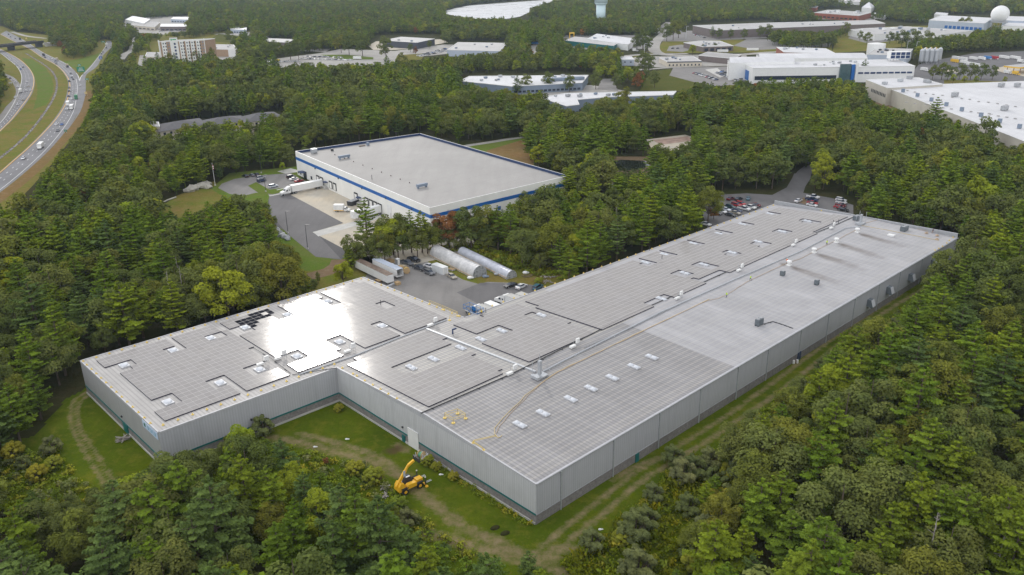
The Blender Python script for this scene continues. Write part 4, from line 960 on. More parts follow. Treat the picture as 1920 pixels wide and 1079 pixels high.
crate(709.5,530,(2.6,1.0,.7),M['rust'],'rusty debris pile under the long storage trailer','debris pile','debris_pile')
crate(846.5,507,(2.6,1.4,.4),M['grey'],'grey board stack between container and greenhouse','board stack','board_stack')
for i,(x,y) in enumerate(((735,503),(742,506))):
    p=at(x,y);t=thing('water_tank','white plastic tank in a cage beside the yard trailer, %s one'%('left','right')[i],'tank',(p.x,p.y,0),BH)
    MB().box((0,0,.95),(1.1,1.1,1.3)).box((0,0,1.7),(.4,.4,.15)).build('tank',M['white'],t,local=True);mb=MB()
    for k in (-.58,0,.58):
        for s in (-.58,.58): mb.tube((k,s,.2),(k,s,1.6),.03,None,5);mb.tube((s,k,.2),(s,k,1.6),.03,None,5)
    mb.box((0,0,.12),(1.2,1.2,.24));mb.build('cage',M['grey'],t,local=True)
p=at(746,497);t=thing('portable_toilet','pale grey portable toilet standing by the trees in the yard','portable toilet',(p.x,p.y,0),BH)
MB().box((0,0,1.1),(1.2,1.2,2.2)).build('cabin',M['grey'],t,local=True);mb=MB();mb.prism([(-.65,-.65),(.65,-.65),(.65,.65),(-.65,.65)],2.2,2.3).ell((0,0,2.3),(.6,.6,.25));mb.build('roof',M['white'],t,local=True);MB().box((-.62,0,1.1),(.06,.8,1.9)).build('door',M['offwhite'],t,local=True)
for i,(x,y,m_,l) in enumerate(((738,507,'yellow','yellow machine part heaped behind the short trailer'),(720,499,'hiorange','orange netting heap between trailer and trees'))):
    p=at(x,y);mb=MB()
    for k in range(5): mb.ell((p.x+rnd.uniform(-.8,.8),p.y+rnd.uniform(-.8,.8),.35),(.6,.4,.4),0,7,5)
    tag(mb.build('heap',M[m_],None),l,'heap')
def pipe_pile(x,y,label):
    p=at(x,y);t=thing('pipe_pile',label,'pipe pile',(p.x,p.y,0),AH+.25)
    for k in range(6): MB().tube((-2.6,(k%3)*.34-.34,.2+.3*(k//3)),(2.6,(k%3)*.34-.34,.2+.3*(k//3)),.16,None,8).build('pipe',M['galv'],t,local=True)
pipe_pile(733,537,'pale pipes lying by the rear eave in the yard')
for i,(x,y) in enumerate(((881,523.5),(909.5,521),(931,516.5),(985,514))):
    p=at(x,y);mb=MB();mb.ell((p.x,p.y,.5),(1.0,.7,.55),0,8,6);mb.ell((p.x+.8,p.y+.3,.35),(.6,.5,.35),0,8,6)
    tag(mb.build('debris_pile',M['white' if i in (0,3) else 'steelblue' if i==1 else 'grey'],None),['white barrel heap in front of the large greenhouse','blue-grey barrels right of the large greenhouse door','grey scrap between the two greenhouses','pale sheet heap right of the small greenhouse'][i],'debris')
for i,(x,y) in enumerate(((1008,527),(1030,530),(925,489),(1019,521),(990,519),(1032,521))):
    p=at(x,y);mb=MB();rr=random.Random(i)
    for k in range(6): mb.box((p.x+rr.uniform(-1.5,1.5),p.y+rr.uniform(-.8,.8),.15+.08*k),(rr.uniform(1,3),.25,.08),rr.uniform(0,3))
    tag(mb.build('timber_pile',M['deadwood' if i%2 else 'rust'],None),['weathered boards scattered behind the teal car','boards by the eave near the shrub','dark tarped boards behind the small greenhouse','brown brush pile at the trees right of the greenhouses','scrap boards right of the small greenhouse','grey boards at the forest edge above the eave'][i],'board pile')
# =====================================================================
#  WHITE BUILDING WITH THE BLUE BAND
# =====================================================================
def para(c0,c1,c2,h):
    p0,p1,p2=[Vector(A2(*c,h)) for c in (c0,c1,c2)];return [p0,p1,p2,p0+p2-p1]
def building(name,label,px,h,wall,roof,par=.5,cat='building',pts=None,rmat2=None,z0=0.):
    """px: roof-corner pixels in order; 3 corners close as a parallelogram. Returns root, corner list (world)"""
    pts=pts or (para(*px,h) if len(px)==3 else [Vector(A2(*c,h)) for c in px])
    a=sum(pts[i].x*pts[(i+1)%len(pts)].y-pts[(i+1)%len(pts)].x*pts[i].y for i in range(len(pts)))
    t=thing(name,label,cat,(pts[0].x,pts[0].y,0));pl=[(p.x,p.y) for p in pts]
    mb=MB();mb.prism(pl,z0-.2,h,0,top=False);mb.build('wall',wall,t)
    mb=MB();hr=h-par if par else h
    q=pl if a>0 else pl[::-1];mb.face([(x,y,hr) for x,y in q],0,[(x,y) for x,y in q]);mb.build('roof',roof,t)
    if par:
        mb=MB();n=len(pl);cx=sum(x for x,y in pl)/n;cy=sum(y for x,y in pl)/n
        for i in range(n):
            quadwall(mb,Vector(pl[i]),Vector(pl[(i+1)%n]),hr,h+.06,hr,h+.06,.36)
        mb.build('parapet',M['white'],t)
    return t,pts
WBH=12.0
wb_,wp=building('distribution_building','white flat-roofed building with a blue band and truck docks','',WBH,M['offwhite'],M['memgrey'],.0,pts=[Vector(A2(553.5,284,WBH)),Vector(A2(806,390.5,WBH)),Vector(A2(1066,330,WBH)),Vector(A2(787,250.5,WBH))])
# roof slab sits 1.1 m below the parapet tops
for o in list(wb_.children):
    if o.name.startswith('roof'):
        for v in o.data.vertices: v.co.z-=1.1
mb=MB();mi=MB()
for i in range(4):
    a,b=wp[i],wp[(i+1)%4];uu=(b-a).normalized();n=Vector((uu.y,-uu.x))
    if n.dot(sum(wp,Vector((0,0)))/4-a)>0: n=-n
    for m_,k0,k1,z0,z1 in ((mb,.04,-.35,WBH-.02,WBH+.1),): m_.face([(a.x+n.x*k0,a.y+n.y*k0,z1),(b.x+n.x*k0,b.y+n.y*k0,z1),(b.x+n.x*k1,b.y+n.y*k1,z1),(a.x+n.x*k1,a.y+n.y*k1,z1)]).face([(a.x+n.x*k0,a.y+n.y*k0,z0),(b.x+n.x*k0,b.y+n.y*k0,z0),(b.x+n.x*k0,b.y+n.y*k0,z1),(a.x+n.x*k0,a.y+n.y*k0,z1)])
    mi.face([(a.x-n.x*.36,a.y-n.y*.36,WBH-1.2),(b.x-n.x*.36,b.y-n.y*.36,WBH-1.2),(b.x-n.x*.36,b.y-n.y*.36,WBH+.1),(a.x-n.x*.36,a.y-n.y*.36,WBH+.1)])
mb.build('coping',M['white'],wb_);mi.build('inner_parapet',M['navy'],wb_)
for i in (0,1):
    L=(wp[(i+1)%4]-wp[i]).length;wall_rect(wb_,'blue_band',wp[i],wp[(i+1)%4],.0,L-.0,7.85,9.25,M['blue'],.05,.08)
def wpx(P0,P1,x0,y0,x1,y1,mat,name,parent,out=.06,dep=.12,zb=None):
    d0,_=wallhit(x0,(y0+y1)/2,P0,P1);d1,_=wallhit(x1,(y0+y1)/2,P0,P1);_,zt=wallhit((x0+x1)/2,y0,P0,P1);_,z0=wallhit((x0+x1)/2,y1,P0,P1)
    return wall_rect(parent,name,P0,P1,d0,d1,max(.05,z0) if zb is None else zb,zt,mat,out,dep)
for x0,x1,y0,y1 in ((594.5,600,336,346),(601.5,607.5,339,354),(618.3,624.8,346,359.5),(625.7,632.3,349,362.5),(665,671.3,366.5,378.5),(685.3,692,375.5,391),(693.4,700,379.5,395),(701.4,708,383,399),(709.7,717,387,403)):
    d0,_=wallhit(x0,(y0+y1)/2,wp[0],wp[1]);o=wall_rect(wb_,'dock_door',wp[0],wp[1],d0,d0+3.4,1.1,4.6,M['rubber'],.12,.2)
    w=wall_rect(wb_,'door_panel',wp[0],wp[1],d0+.55,d0+2.85,1.25,4.0,M['offwhite'],.2,.12);w.parent=o
for x0,x1,y0,y1 in ((559,561,321,325),(563,565,323,327.5),(583,585.5,331,336.5)): wpx(wp[0],wp[1],x0,y0,x1,y1,M['winglass'],'window',wb_)
wpx(wp[0],wp[1],570.5,322,575,335.5,M['winglass'],'entrance',wb_,.2,.4,.05)
def canopy(x,y,w,parent,mat='navy',dep=1.6):
    dd,z=wallhit(x,y,wp[0],wp[1]);uu=(wp[1]-wp[0]).normalized();n=Vector((uu.y,-uu.x));mb=MB()
    if n.dot(sum(wp,Vector((0,0)))/4-wp[0])>0:n=-n
    c=wp[0]+uu*dd+n*dep/2;mb.prism([(c.x+uu.x*s*w/2+n.x*k*dep/2,c.y+uu.y*s*w/2+n.y*k*dep/2) for s,k in ((-1,-1),(1,-1),(1,1),(-1,1))],z-.35,z,0,bottom=True);return mb.build('canopy',M[mat],parent),c,n,uu
canopy(570,321.5,4.5,wb_,dep=2.4)
for x,y in ((612.5,340.5),(675,369.5)):
    _,c,n,uu=canopy(x,y,2.6,wb_)
    mb=MB()
    for k in range(8): q=c+n*(-.2)+uu*(-.6+.0)+n*0; z=1.2-k*.15;qq=c+uu*(-1.2-k*.3);mb.box((qq.x,qq.y,z/2),(.3,1.6,max(.1,z)),math.atan2(uu.y,uu.x))
    mb.box((c.x,c.y,.6),(2.4,1.8,1.2),math.atan2(uu.y,uu.x));mb.build('dock_stair',M['concw'],wb_)
for x,y in ((591,316),(634.5,334.5),(678.5,353),(723,371.5),(772,392)):
    dd,z=wallhit(x,y,wp[0],wp[1]);uu=(wp[1]-wp[0]).normalized();wall_rect(wb_,'wall_lamp',wp[0],wp[1],dd,dd+.6,z-.3,z+.3,M['dark'],.25,.3)
wpx(wp[0],wp[1],726.5,385.5,734,397,M['white'],'door',wb_,.08,.1,.1)
for x,y in ((821,415),(936,390),(870,403)): wpx(wp[1],wp[2],x-2.6,y-3,x+2.8,y+4,M['blue'],'window',wb_)
def roofbox(x,y,h,sz,parent,mat='dark',rz=BH,leg=.4,name='roof_unit'):
    p=at(x,y,h);mb=MB();mb.box((p.x,p.y,h+leg+sz[2]/2),sz,rz)
    for s in (-.4,.4): mb.box((p.x+s*sz[0]*math.cos(rz),p.y+s*sz[0]*math.sin(rz),h+leg/2),(.3,sz[1],leg),rz)
    return mb.build(name,M[mat] if isinstance(mat,str) else mat,parent)
wa=math.atan2(*((wp[2]-wp[1]).yx))
roofbox(645.5,298,10.9,(6,1.4,1.1),wb_,'steelblue',wa,.7);roofbox(791.5,352.5,10.9,(5,1.4,1.1),wb_,'steelblue',wa,.7);roofbox(589,287.5,10.9,(2.6,2.4,1.9),wb_,'galv',wa,.4);roofbox(623,283.5,10.9,(1,1,1),wb_,'dark',wa,.2);roofbox(690,273,10.9,(1.2,1.2,1.3),wb_,'steelblue',wa,.3);roofbox(679,274.5,10.9,(3.4,1.2,.3),wb_,'rust',wa,.1)
for k in range(9):
    q=at(628+k*17.5,291+k*6.6,10.9);MB().tube(q,q+Vector((0,0,.5)),.25,.2,8).build('roof_vent',M['taupe'],wb_)
p=at(697.5,337,10.9);MB().tube(p,p+Vector((0,0,2.2)),.12,None,6).build('vent_pipe',M['dark'],wb_)
# dumpster, light poles, flag, boulders
p=at(664,384);t=thing('dumpster','black open dumpster at the dock wall of the white building','dumpster',(p.x,p.y,0),wa+.3);mb=MB();frustum(mb,(-3,2.6,1.2),(-3.3,3.0,1.3),.15,2.1,0,0);mb.build('bin',M['dark'],t,local=True);MB().box((0,0,2.12),(6.0,2.6,.1)).build('rim',M['grey'],t,local=True)
for s in (-1,1): MB().tube((s*2.2,-1.1,.15),(s*2.2,1.1,.15),.15,None,8).build('wheel',M['rubber'],t,local=True)
def lamp_post(x,y,h,label,group=None,arm=1.6,ang=0.):
    p=at(x,y);t=thing('street_lamp',label,'street lamp',(p.x,p.y,0),ang,group)
    MB().tube((0,0,0),(0,0,h),.13,.08,7).build('pole',M['dark'],t,local=True);MB().tube((0,0,0),(0,0,.7),.35,.3,10).build('base',M['concw'],t,local=True)
    MB().box((arm/2,0,h),(arm,.45,.16)).build('lamp_head',M['dark'],t,local=True)
lamp_post(540,438,9,'lamp post at the left edge of the truck court asphalt, upper one');lamp_post(577,468,9.5,'lamp post at the left edge of the truck court asphalt, lower one')
lamp_post(498.5,360,8,'lamp post on the lawn island of the turning circle');lamp_post(490,325,9,'lamp post with its head among the trees by the visitor spaces')
lamp_post(1299,262,12,'floodlight pole by the concrete pad in the wood',arm=2.4);lamp_post(1340,365,10,'lamp post beside the staff car park trees')
p=at(403.5,348);t=thing('flagpole','white flagpole with a limp flag beside the turning circle','flagpole',(p.x,p.y,0));MB().tube((0,0,0),(0,0,11),.12,.06,7).build('pole',M['white'],t,local=True)
mb=MB()
for k in range(5): mb.box((.25+.0,0,9.8-k*.45),(.5,.12,.42),.3*k,m=k%2)
mb.build('flag',[flat('flag_red',(.35,.05,.06),.8),M['white']],t,local=True);MB().tube((0,0,0),(0,0,.3),.5,.45,10).build('base',M['concw'],t,local=True)
def boulder(x,y,r,label,name='boulder',mat='concrete'):
    p=at(x,y);mb=MB();mb.ell((p.x,p.y,r*.35),(r*1.3,r*.9,r*.7),0,10,7,rnd.uniform(0,3));o=mb.build(name,M[mat],None)
    for v in o.data.vertices: v.co+=Vector((mnoise.noise(v.co*.9),mnoise.noise(v.co*.9+Vector((9,0,0))),mnoise.noise(v.co*.9+Vector((0,9,0)))))*r*.45
    return tag(o,label,'boulder')
for x,y,r,l in ((355,360,2.0,'pale boulder at the left of the row below the flagpole'),(363,356.5,2.4,'pale boulder second from the left below the flagpole'),(380,352,2.4,'largest pale boulder of the row'),(386,349,2.2,'pale boulder behind the largest one'),(390,353,1.9,'pale boulder nearest the flagpole'),(373,353,1.6,'small pale boulder in the middle of the row')): boulder(x,y,r,l)
mb=MB();mb.path([at(300,383,.35),at(313,376,.35),at(330,370,.35)],.35,6);tag(mb.build('stone_wall',M['concrete'],None),'low stone wall at the wood edge left of the boulders','stone wall')
for i,(x,y) in enumerate(((518,432),(524,438),(530,443),(535,446),(521,437),(528,444),(540,450))): boulder(x,y,1.3,['dark riprap stone beside the court, 1','b'][0][:-3]+', number %d from the top'%(i+1) if False else 'rough grey riprap stone beside the lamp post at the court edge',mat='grey')['group']='riprap stones beside the court'
# small items on the front lawn
for i,(x,y,l) in enumerate(((826,891.5,'small white bag lying on the lawn right of the telehandler'),(590,839.5,'white scrap on the dirt track left of the roll-up door'),(650,825,'tiny white scrap on the lawn near the inner corner'),(1125,994.5,'white scrap under the shrubs right of the corner'),(1246,860,'white scrap on the track along the right wall'))):
    p=at(x,y);mb=MB();mb.ell((p.x,p.y,.18),(.38,.26,.2),0,8,5);mb.ell((p.x+.4,p.y+.1,.12),(.25,.2,.12),0,7,5);tag(mb.build('litter',M['white'],None),l,'litter')
def woodscrap(x,y,label,n=7,L=2.0):
    p=at(x,y);mb=MB();rr=random.Random(int(x))
    for k in range(n): mb.box((p.x+rr.uniform(-.4,.4),p.y+rr.uniform(-.4,.4),.1+.07*k),(L,.2,.07),rr.uniform(0,3))
    tag(mb.build('pallet',M['deadwood'],None),label,'pallet')
woodscrap(720,917,'grey broken pallet at the shrubs left of the telehandler');woodscrap(721,931.5,'grey pallet boards below the broken pallet');woodscrap(232,825,'brown wooden pallets stacked at the teal door of the left end wall',12,3.2)
for i,(x,y,m_) in enumerate(((1488,682,'white'),(1491,681.5,'rust'),(1494.5,681,'white'))):
    p=at(x,y);mb=MB();mb.tube((p.x,p.y,0),(p.x,p.y,.9),.33,.3,10).tube((p.x,p.y,.9),(p.x,p.y,.98),.2,.2,8);tag(mb.build('barrel',M[m_],None),['white barrel farthest from the dark door on the right wall','rusty barrel between two white ones on the right wall','white barrel nearest the dark door on the right wall'][i],'barrel')
for i,(x,y) in enumerate(((928,991),(947,1001))):
    p=at(x,y);mb=MB();mb.ell((p.x,p.y,.1),(1.0,.6,.4),0,9,6,.5);o=tag(mb.build('soil_mound',M['floor'],None),'dark soil mound in the lawn, %s one'%('upper','lower')[i],'mound')
def pole(x,y,h,label,cross=True,name='utility_pole'):
    p=at(x,y);t=thing(name,label,'utility pole',(p.x,p.y,0),TH+.4);MB().tube((0,0,0),(0,0,h),.18,.12,7).build('pole',M['deadwood'],t,local=True)
    if cross: MB().box((0,0,h-.6),(.16,2.8,.16)).build('crossarm',M['deadwood'],t,local=True)
for k in (-1.2,0,1.2):pass
tp2=at(1863,432);t=thing('utility_pole','wooden utility pole with crossarm among the pines at the right','utility pole',(tp2.x,tp2.y,0),TH);MB().tube((0,0,0),(0,0,12.5),.2,.14,7).build('pole',M['deadwood'],t,local=True);MB().box((0,0,12),(.18,3.2,.18)).build('crossarm',M['deadwood'],t,local=True)
pole(1848,258,14,'leaning utility pole in front of the big white roof');pole(1821,1079-810,9,'short utility pole by the white building wall',False);pole(1294,248,12,'utility pole left of the concrete pad',True)
# =====================================================================
#  FAR BUILDINGS
# =====================================================================
def winrow(t,P0,P1,z0,z1,n,frac,mat,name='window',f0=.02,f1=.98,out=.12):
    L=(P1-P0).length;uu=(P1-P0).normalized();nn=Vector((uu.y,-uu.x));s=1 if nn.dot(CAMP.xy-P0)>0 else -1
    for k in range(n):
        c=f0+(f1-f0)*(k+.5)/n;w=(f1-f0)/n*frac*L;q=P0+uu*(c*L)+nn*(s*out);mb=MB();mb.box((q.x,q.y,(z0+z1)/2),(w,.24,z1-z0),math.atan2(uu.y,uu.x));mb.build(name,M[mat] if isinstance(mat,str) else mat,t)
def units(t,pts,h,n,seed,mats=('grey','galv','steelblue'),s=(1.5,3.5),nm='roof_unit',f=(.1,.9)):
    rr=random.Random(seed);q=[p for p in pts]
    for k in range(n):
        a,b=rr.uniform(*f),rr.uniform(*f);p=q[0].lerp(q[1],a).lerp(q[3].lerp(q[2],a),b);z=rr.uniform(*s)
        mb=MB();hh=z*.45;mb.box((p.x,p.y,h+.25+hh/2),(z,z*.7,hh),TH);mb.box((p.x,p.y,h+.13),(z*.7,z*.5,.26),TH);mb.tube((p.x,p.y,h+.25+hh),(p.x,p.y,h+.4+hh),z*.22,None,8);mb.build(nm,M[rr.choice(mats)],t)
# 1 hotel
t,pt=building('hotel','seven-storey hotel of brown brick and white bays left of centre','',24,M['brickbrown'],M['greymem'],.6,'hotel',pts=[Vector(A2(296,78.5,24)),Vector(A2(383,75,24)),Vector(A2(383,75,24))+Vector((6,17)),Vector(A2(296,78.5,24))+Vector((6,17))])
P0,P1=pt[0],pt[1];L=(P1-P0).length;uu=(P1-P0).normalized()
for f0,f1 in ((.0,.03),(.07,.17),(.25,.42),(.45,.54),(.58,.66),(.69,.77),(.81,.89),(.985,1.0)):
    q0,q1=L*f0,L*f1;wall_rect(t,'white_bay',P0,P1,q0,q1,0,25.5 if f0 in (0,.985) else (27.5 if f0==.25 else 23.4),M['white'],.12,.3)
for f0,nn in ((.07,2),(.45,2),(.58,2),(.69,2),(.81,2),(.18,1),(.92,1)):
    for k in range(nn):
        for z in range(7):
            wall_rect(t,'window',P0,P1,L*(f0+.025+k*.05),L*(f0+.047+k*.05),3.3*z+1.2,3.3*z+2.7,M['steelblue' if nn==1 else 'winglass'],.32,.12)
for z in range(6): wall_rect(t,'window',P0,P1,L*.33,L*.37,3.5*z+2.5,3.5*z+4.6,M['navy'],.32,.12)
wall_rect(t,'lettering',P0,P1,L*.275,L*.30,24.6,26.4,flat('sign_green',(.02,.35,.12)),.34,.1);wall_rect(t,'lettering',P0,P1,L*.31,L*.39,25,26,flat('sign_green',(.02,.35,.12)),.34,.1)
for nm,pxs,h,w_,r_,l in (('hotel_annex',((380,92),(445,93),(438,84)),8.5,'brickbrown','greymem','low brown wing with a white entrance right of the hotel tower'),
  ('hotel_lobby',((272,106),(352,107),(352,99)),5,'cream','greymem','low flat lobby block in front of the hotel tower')):
    t,pt=building(nm,l,pxs,h,M[w_],M[r_],.5)
    if nm=='hotel_annex': wall_rect(t,'white_bay',pt[0],pt[1],34,44,0,9,M['white'],.3,.5);units(t,pt,8,5,2)
    else: wall_rect(t,'white_bay',pt[0],pt[1],30,42,0,6,M['white'],.3,.5);winrow(t,pt[0],pt[1],1,3,9,.6,'winglass')
# shops
for i,(a,b,c,h,w_,r_,l) in enumerate((((235,37),(270,44),(282,36),8,'white','sky_roof','white shop with sloping white roof among the distant trees'),((243,47),(290,51),(300,42),6,'cream','greymem','cream shop with grey roof in the distant shopping strip'),((300,50),(350,50),(350,45),7,'taupe','sky_roof','brown office block with a white tower behind the hotel'),((140,40),(178,41),(180,37),6,'white','sky_roof','pale roof showing through the trees at upper left'),((320,36),(352,37),(356,33),6,'ltblue','sky_roof','light blue shop roof at the rear of the shopping strip'),((432,55),(462,56),(462,51),6,'ltblue','sky_roof','small pale blue building right of the shopping strip'),((500,19),(503,19),(503,17),9,'white','sky_roof','tiny white steeple in the distant woods'))):
    t,pt=building('shop',l,(a,b,c),h,M[w_],M[r_],.4);winrow(t,pt[0],pt[1],1,2.6,6,.6,'winglass')
# gray-roofed residence
def hip(px,h,rh,label,wall='cream',name='apartment_house'):
    c=para(*px,h);t=thing(name,label,'house',(c[0].x,c[0].y,0));mb=MB();mb.prism([(p.x,p.y) for p in c],-.2,h,top=False);mb.build('wall',M[wall],t)
    m=sum(c,Vector((0,0)))/4;l1=(c[1]-c[0]).length;l2=(c[2]-c[1]).length
    u=(c[1]-c[0]).normalized() if l1>l2 else (c[2]-c[1]).normalized();hl=max(0,abs(l1-l2))/2;r0,r1=m-u*hl,m+u*hl
    e=[m+(p-m)*1.06 for p in c];mb=MB();R0,R1=(r0.x,r0.y,h+rh),(r1.x,r1.y,h+rh);E=[(p.x,p.y,h-.1) for p in e]
    if l1>l2: mb.face([E[0],E[1],R1,R0]);mb.face([E[1],E[2],R1]);mb.face([E[2],E[3],R0,R1]);mb.face([E[3],E[0],R0])
    else: mb.face([E[1],E[2],R1,R0]);mb.face([E[2],E[3],R1]);mb.face([E[3],E[0],R0,R1]);mb.face([E[0],E[1],R0])
    mb.build('roof',M['shingle'],t);winrow(t,c[0],c[1],h-2.4,h-1,max(3,int(l1/4)),.35,'winglass');return t,c
hip(((300,247),(386,233),(372,222)),9,2.4,'long apartment house with grey hip roof, left section')
hip(((386,236),(462,226),(450,217)),9,2.4,'apartment house with grey hip roof, middle section')
hip(((462,230),(530,219),(512,210)),9,2.8,'apartment house with grey hip roof and gable, right section')
t,pt=building('stair_tower','cream stair tower with a small grey roof at the left end of the apartment house',((284,236),(299,237),(297,229)),11,M['cream'],M['greymem'],.4)
# white industrial roofs, centre
t,pt=building('office_building','long white-roofed building with blue-grey walls behind the trees, upper one','',6.5,M['steelblue'],M['memwhite'],.4,pts=[Vector(A2(862,152,6.5)),Vector(A2(960,162,6.5)),Vector(A2(1092,155,6.5)),Vector(A2(1103,141,6.5)),Vector(A2(880,143,6.5))]);units(t,[pt[0],pt[2],pt[3],pt[4]],6.2,12,4);winrow(t,pt[1],pt[2],1,2.6,16,.7,'winglass')
roofbox(1058,151,6.2,(34,6,2.2),t,'steelblue',math.atan2(*((pt[2]-pt[1]).yx)),.2)
t,pt=building('office_building','white roof block in front with blue-grey end wall, lower one','',7,M['steelblue'],M['memwhite'],.4,pts=[Vector(A2(1012,183,7)),Vector(A2(1062,199,7)),Vector(A2(1086,196,7)),Vector(A2(1082,187,7)),Vector(A2(1140,182,7)),Vector(A2(1262,178,7)),Vector(A2(1268,171,7)),Vector(A2(1060,175,7))]);units(t,[pt[0],pt[4],pt[5],pt[7]],6.7,9,5);winrow(t,pt[1],pt[2],1,2.4,4,.7,'winglass')
t,pt=building('warehouse_building','pale warehouse with light blue walls right of the dark roof',((838,94),(938,96),(950,81)),7,M['ltblue'],M['memlt'],.3);units(t,pt,6.7,4,6)
t,pt=building('warehouse_building','flat tan roof with a dark blue fascia in the distant clearing',((717,76),(782,80),(815,73)),8,M['darksid'],M['memlt'],.3);units(t,pt,7.7,2,7)
t,pt=building('warehouse_building','low grey roof half hidden by round trees, left of the car dealership',((492,78),(540,80),(551,74)),6,M['taupe'],M['memlt'],.3)
t,pt=building('warehouse_building','white and grey stepped roof behind the central trees',((1101,73),(1178,84),(1192,73)),7,M['white'],M['memwhite'],.3);units(t,pt,6.7,5,8)
t,pt=building('warehouse_building','long grey roof with teal trim in front of the stepped white roof',((1060,76),(1150,86),(1165,78)),6,M['teal'],M['memlt'],.3)
t,pt=building('workshop','small light blue workshop with white roof by the junction',((1166,112),(1189,112),(1184,106)),6,M['ltblue'],M['memwhite'],.2);winrow(t,pt[0],pt[1],3,4,2,.3,'winglass')
t,pt=building('office_building','low grey-roofed office with a row of cream panels by the junction','',5,M['cream'],M['memlt'],.4,pts=[Vector(A2(1251,116,5)),Vector(A2(1316,115,5)),Vector(A2(1300,106,5)),Vector(A2(1236,108.5,5))]);winrow(t,pt[0],pt[1],.8,2.4,9,.35,'winglass');units(t,pt,4.7,4,9);wall_rect(t,'fascia',pt[0],pt[1],0,(pt[1]-pt[0]).length,4,5,M['darksid'],.15,.2)
t,pt=building('office_building','dark taupe flat building right of the cream panelled office',((1310,104),(1375,110),(1390,103)),6,M['taupe'],M['greymem'],.4)
t,pt=building('office_building','brown office with deep porch and rooftop units beyond the junction','',6,M['taupe'],M['memlt'],.4,pts=[Vector(A2(1282,80,6)),Vector(A2(1318,88,6)),Vector(A2(1375,86,6)),Vector(A2(1350,77,6)),Vector(A2(1310,77,6))]);units(t,[pt[0],pt[1],pt[2],pt[3]],5.8,7,10);winrow(t,pt[1],pt[2],1,4,5,.6,'winglass')
t,pt=building('warehouse_building','very long taupe warehouse with a pale roof in the upper right','',11,M['taupe'],M['memlt'],.4,pts=[Vector(A2(1299,48,11)),Vector(A2(1346,57,11)),Vector(A2(1465,52,11)),Vector(A2(1660,44,11)),Vector(A2(1640,38,11)),Vector(A2(1440,43,11))]);units(t,[pt[0],pt[1],pt[3],pt[4]],10.7,8,11)
t,pt=building('office_building','red brick office with a white roof behind the modern building',((1470,98),(1568,101),(1548,91)),7,M['brickred'],M['memwhite'],.4);units(t,pt,6.8,6,12);winrow(t,pt[0],pt[1],1,2.8,8,.6,'winglass')
# modern white building
t,pt=building('research_building','large modern white building with blue glass and strip windows','',13,M['ltw'] if 'ltw' in M else M['white'],M['memwhite'],.3,pts=[Vector(A2(1412,128,13)),Vector(A2(1716,124,13)),Vector(A2(1680,111,13)),Vector(A2(1392,118.5,13))])
L=(pt[1]-pt[0]).length
wall_rect(t,'blue_glass',pt[0],pt[1],L*.015,L*.52,3.0,6.2,M['winglass'],.15,.3);wall_rect(t,'glass_tower',pt[0],pt[1],L*.535,L*.60,0,15.5,flat('green_glass',(.06,.11,.12),.1,.3,.6),1.0,2);wall_rect(t,'blue_fin',pt[0],pt[1],L*.605,L*.625,0,15,M['blue'],1.2,2);wall_rect(t,'white_fin',pt[0],pt[1],L*.63,L*.645,0,16,M['white'],1.2,2)
winrow(t,pt[0],pt[1],7,8.4,9,.8,'navy',f0=.65,f1=.99);units(t,pt,12.7,16,13,('white','galv','grey'),(1.5,3),f=(.2,.8))
wall_rect(t,'blue_glass',pt[3],pt[0],2,26,1,9,M['blue'],.2,.3)
def barrel(px,h,rise,label,wall='white'):
    c=para(*px,h);t=thing('research_building',label,'building',(c[0].x,c[0].y,0));mb=MB();mb.prism([(p.x,p.y) for p in c],-.2,h,top=False);mb.build('wall',M[wall],t);mb=MB();n=8
    for k in range(n):
        f0,f1=k/n,(k+1)/n;a0,a1=c[1].lerp(c[2],f0),c[1].lerp(c[2],f1);b0,b1=c[0].lerp(c[3],f0),c[0].lerp(c[3],f1);z0,z1=h+rise*math.sin(math.pi*f0),h+rise*math.sin(math.pi*f1)
        mb.face([(b0.x,b0.y,z0),(a0.x,a0.y,z0),(a1.x,a1.y,z1),(b1.x,b1.y,z1)])
    mb.build('roof',M['memwhite'],t);mb=MB()
    for e,s in ((c[0],c[3]),(c[1],c[2])): mb.face([(e.lerp(s,k/n).x,e.lerp(s,k/n).y,h+rise*math.sin(math.pi*k/n)) for k in range(n+1)])
    mb.build('gable',M['grey'],t);return t,c
t,c=barrel(((1368,118),(1490,116),(1484,109)),15,3,'curved white roof with louvred end at the left of the modern building')
mb=MB();uu=(c[3]-c[0])
for k in range(9): q=c[0].lerp(c[3],.5);mb.box((q.x-1.0,q.y-.5,1.5+k*1.6),(.4,uu.length*.7,.5),math.atan2(uu.y,uu.x)-math.pi/2)
mb.build('louvre',M['white'],t)
barrel(((1425,110),(1627,109),(1612,101.5)),13,2.5,'second curved white roof behind the modern building')
t,pt=building('plant_building','pale blue-grey plant building with rooftop chillers',((1626,102),(1700,104),(1712,92)),10,M['ltblue'],M['memlt'],.4);units(t,pt,9.6,8,14,('dark','steelblue'),(2,3.5))
p=at(1640,110,0);t=thing('storage_tank','wide white cylindrical storage tank behind the modern building','tank',(p.x,p.y,0));MB().tube((0,0,0),(0,0,15),9,9,24).build('shell',M['white'],t,local=True);MB().tube((0,0,15),(0,0,16),9.05,2,24).build('roof',M['white'],t,local=True)
p=at(1684,112,14);t=thing('cooling_unit','dark-louvred cooling unit on a steel frame above the white roof','cooling unit',(p.x,p.y,13),TH-.75)
MB().box((0,0,5),(18,7,6)).build('housing',M['white'],t,local=True)
for k in range(4):
    for j in range(2): MB().box((-6.6+k*4.4,-3.6,3.6+j*2.8),(3.6,.2,2.3)).build('louvre',M['navy'],t,local=True)
mb=MB()
for x in (-8,-3,3,8):
    for y in (-3,3): mb.tube((x,y,0),(x,y,2.2),.25,None,5)
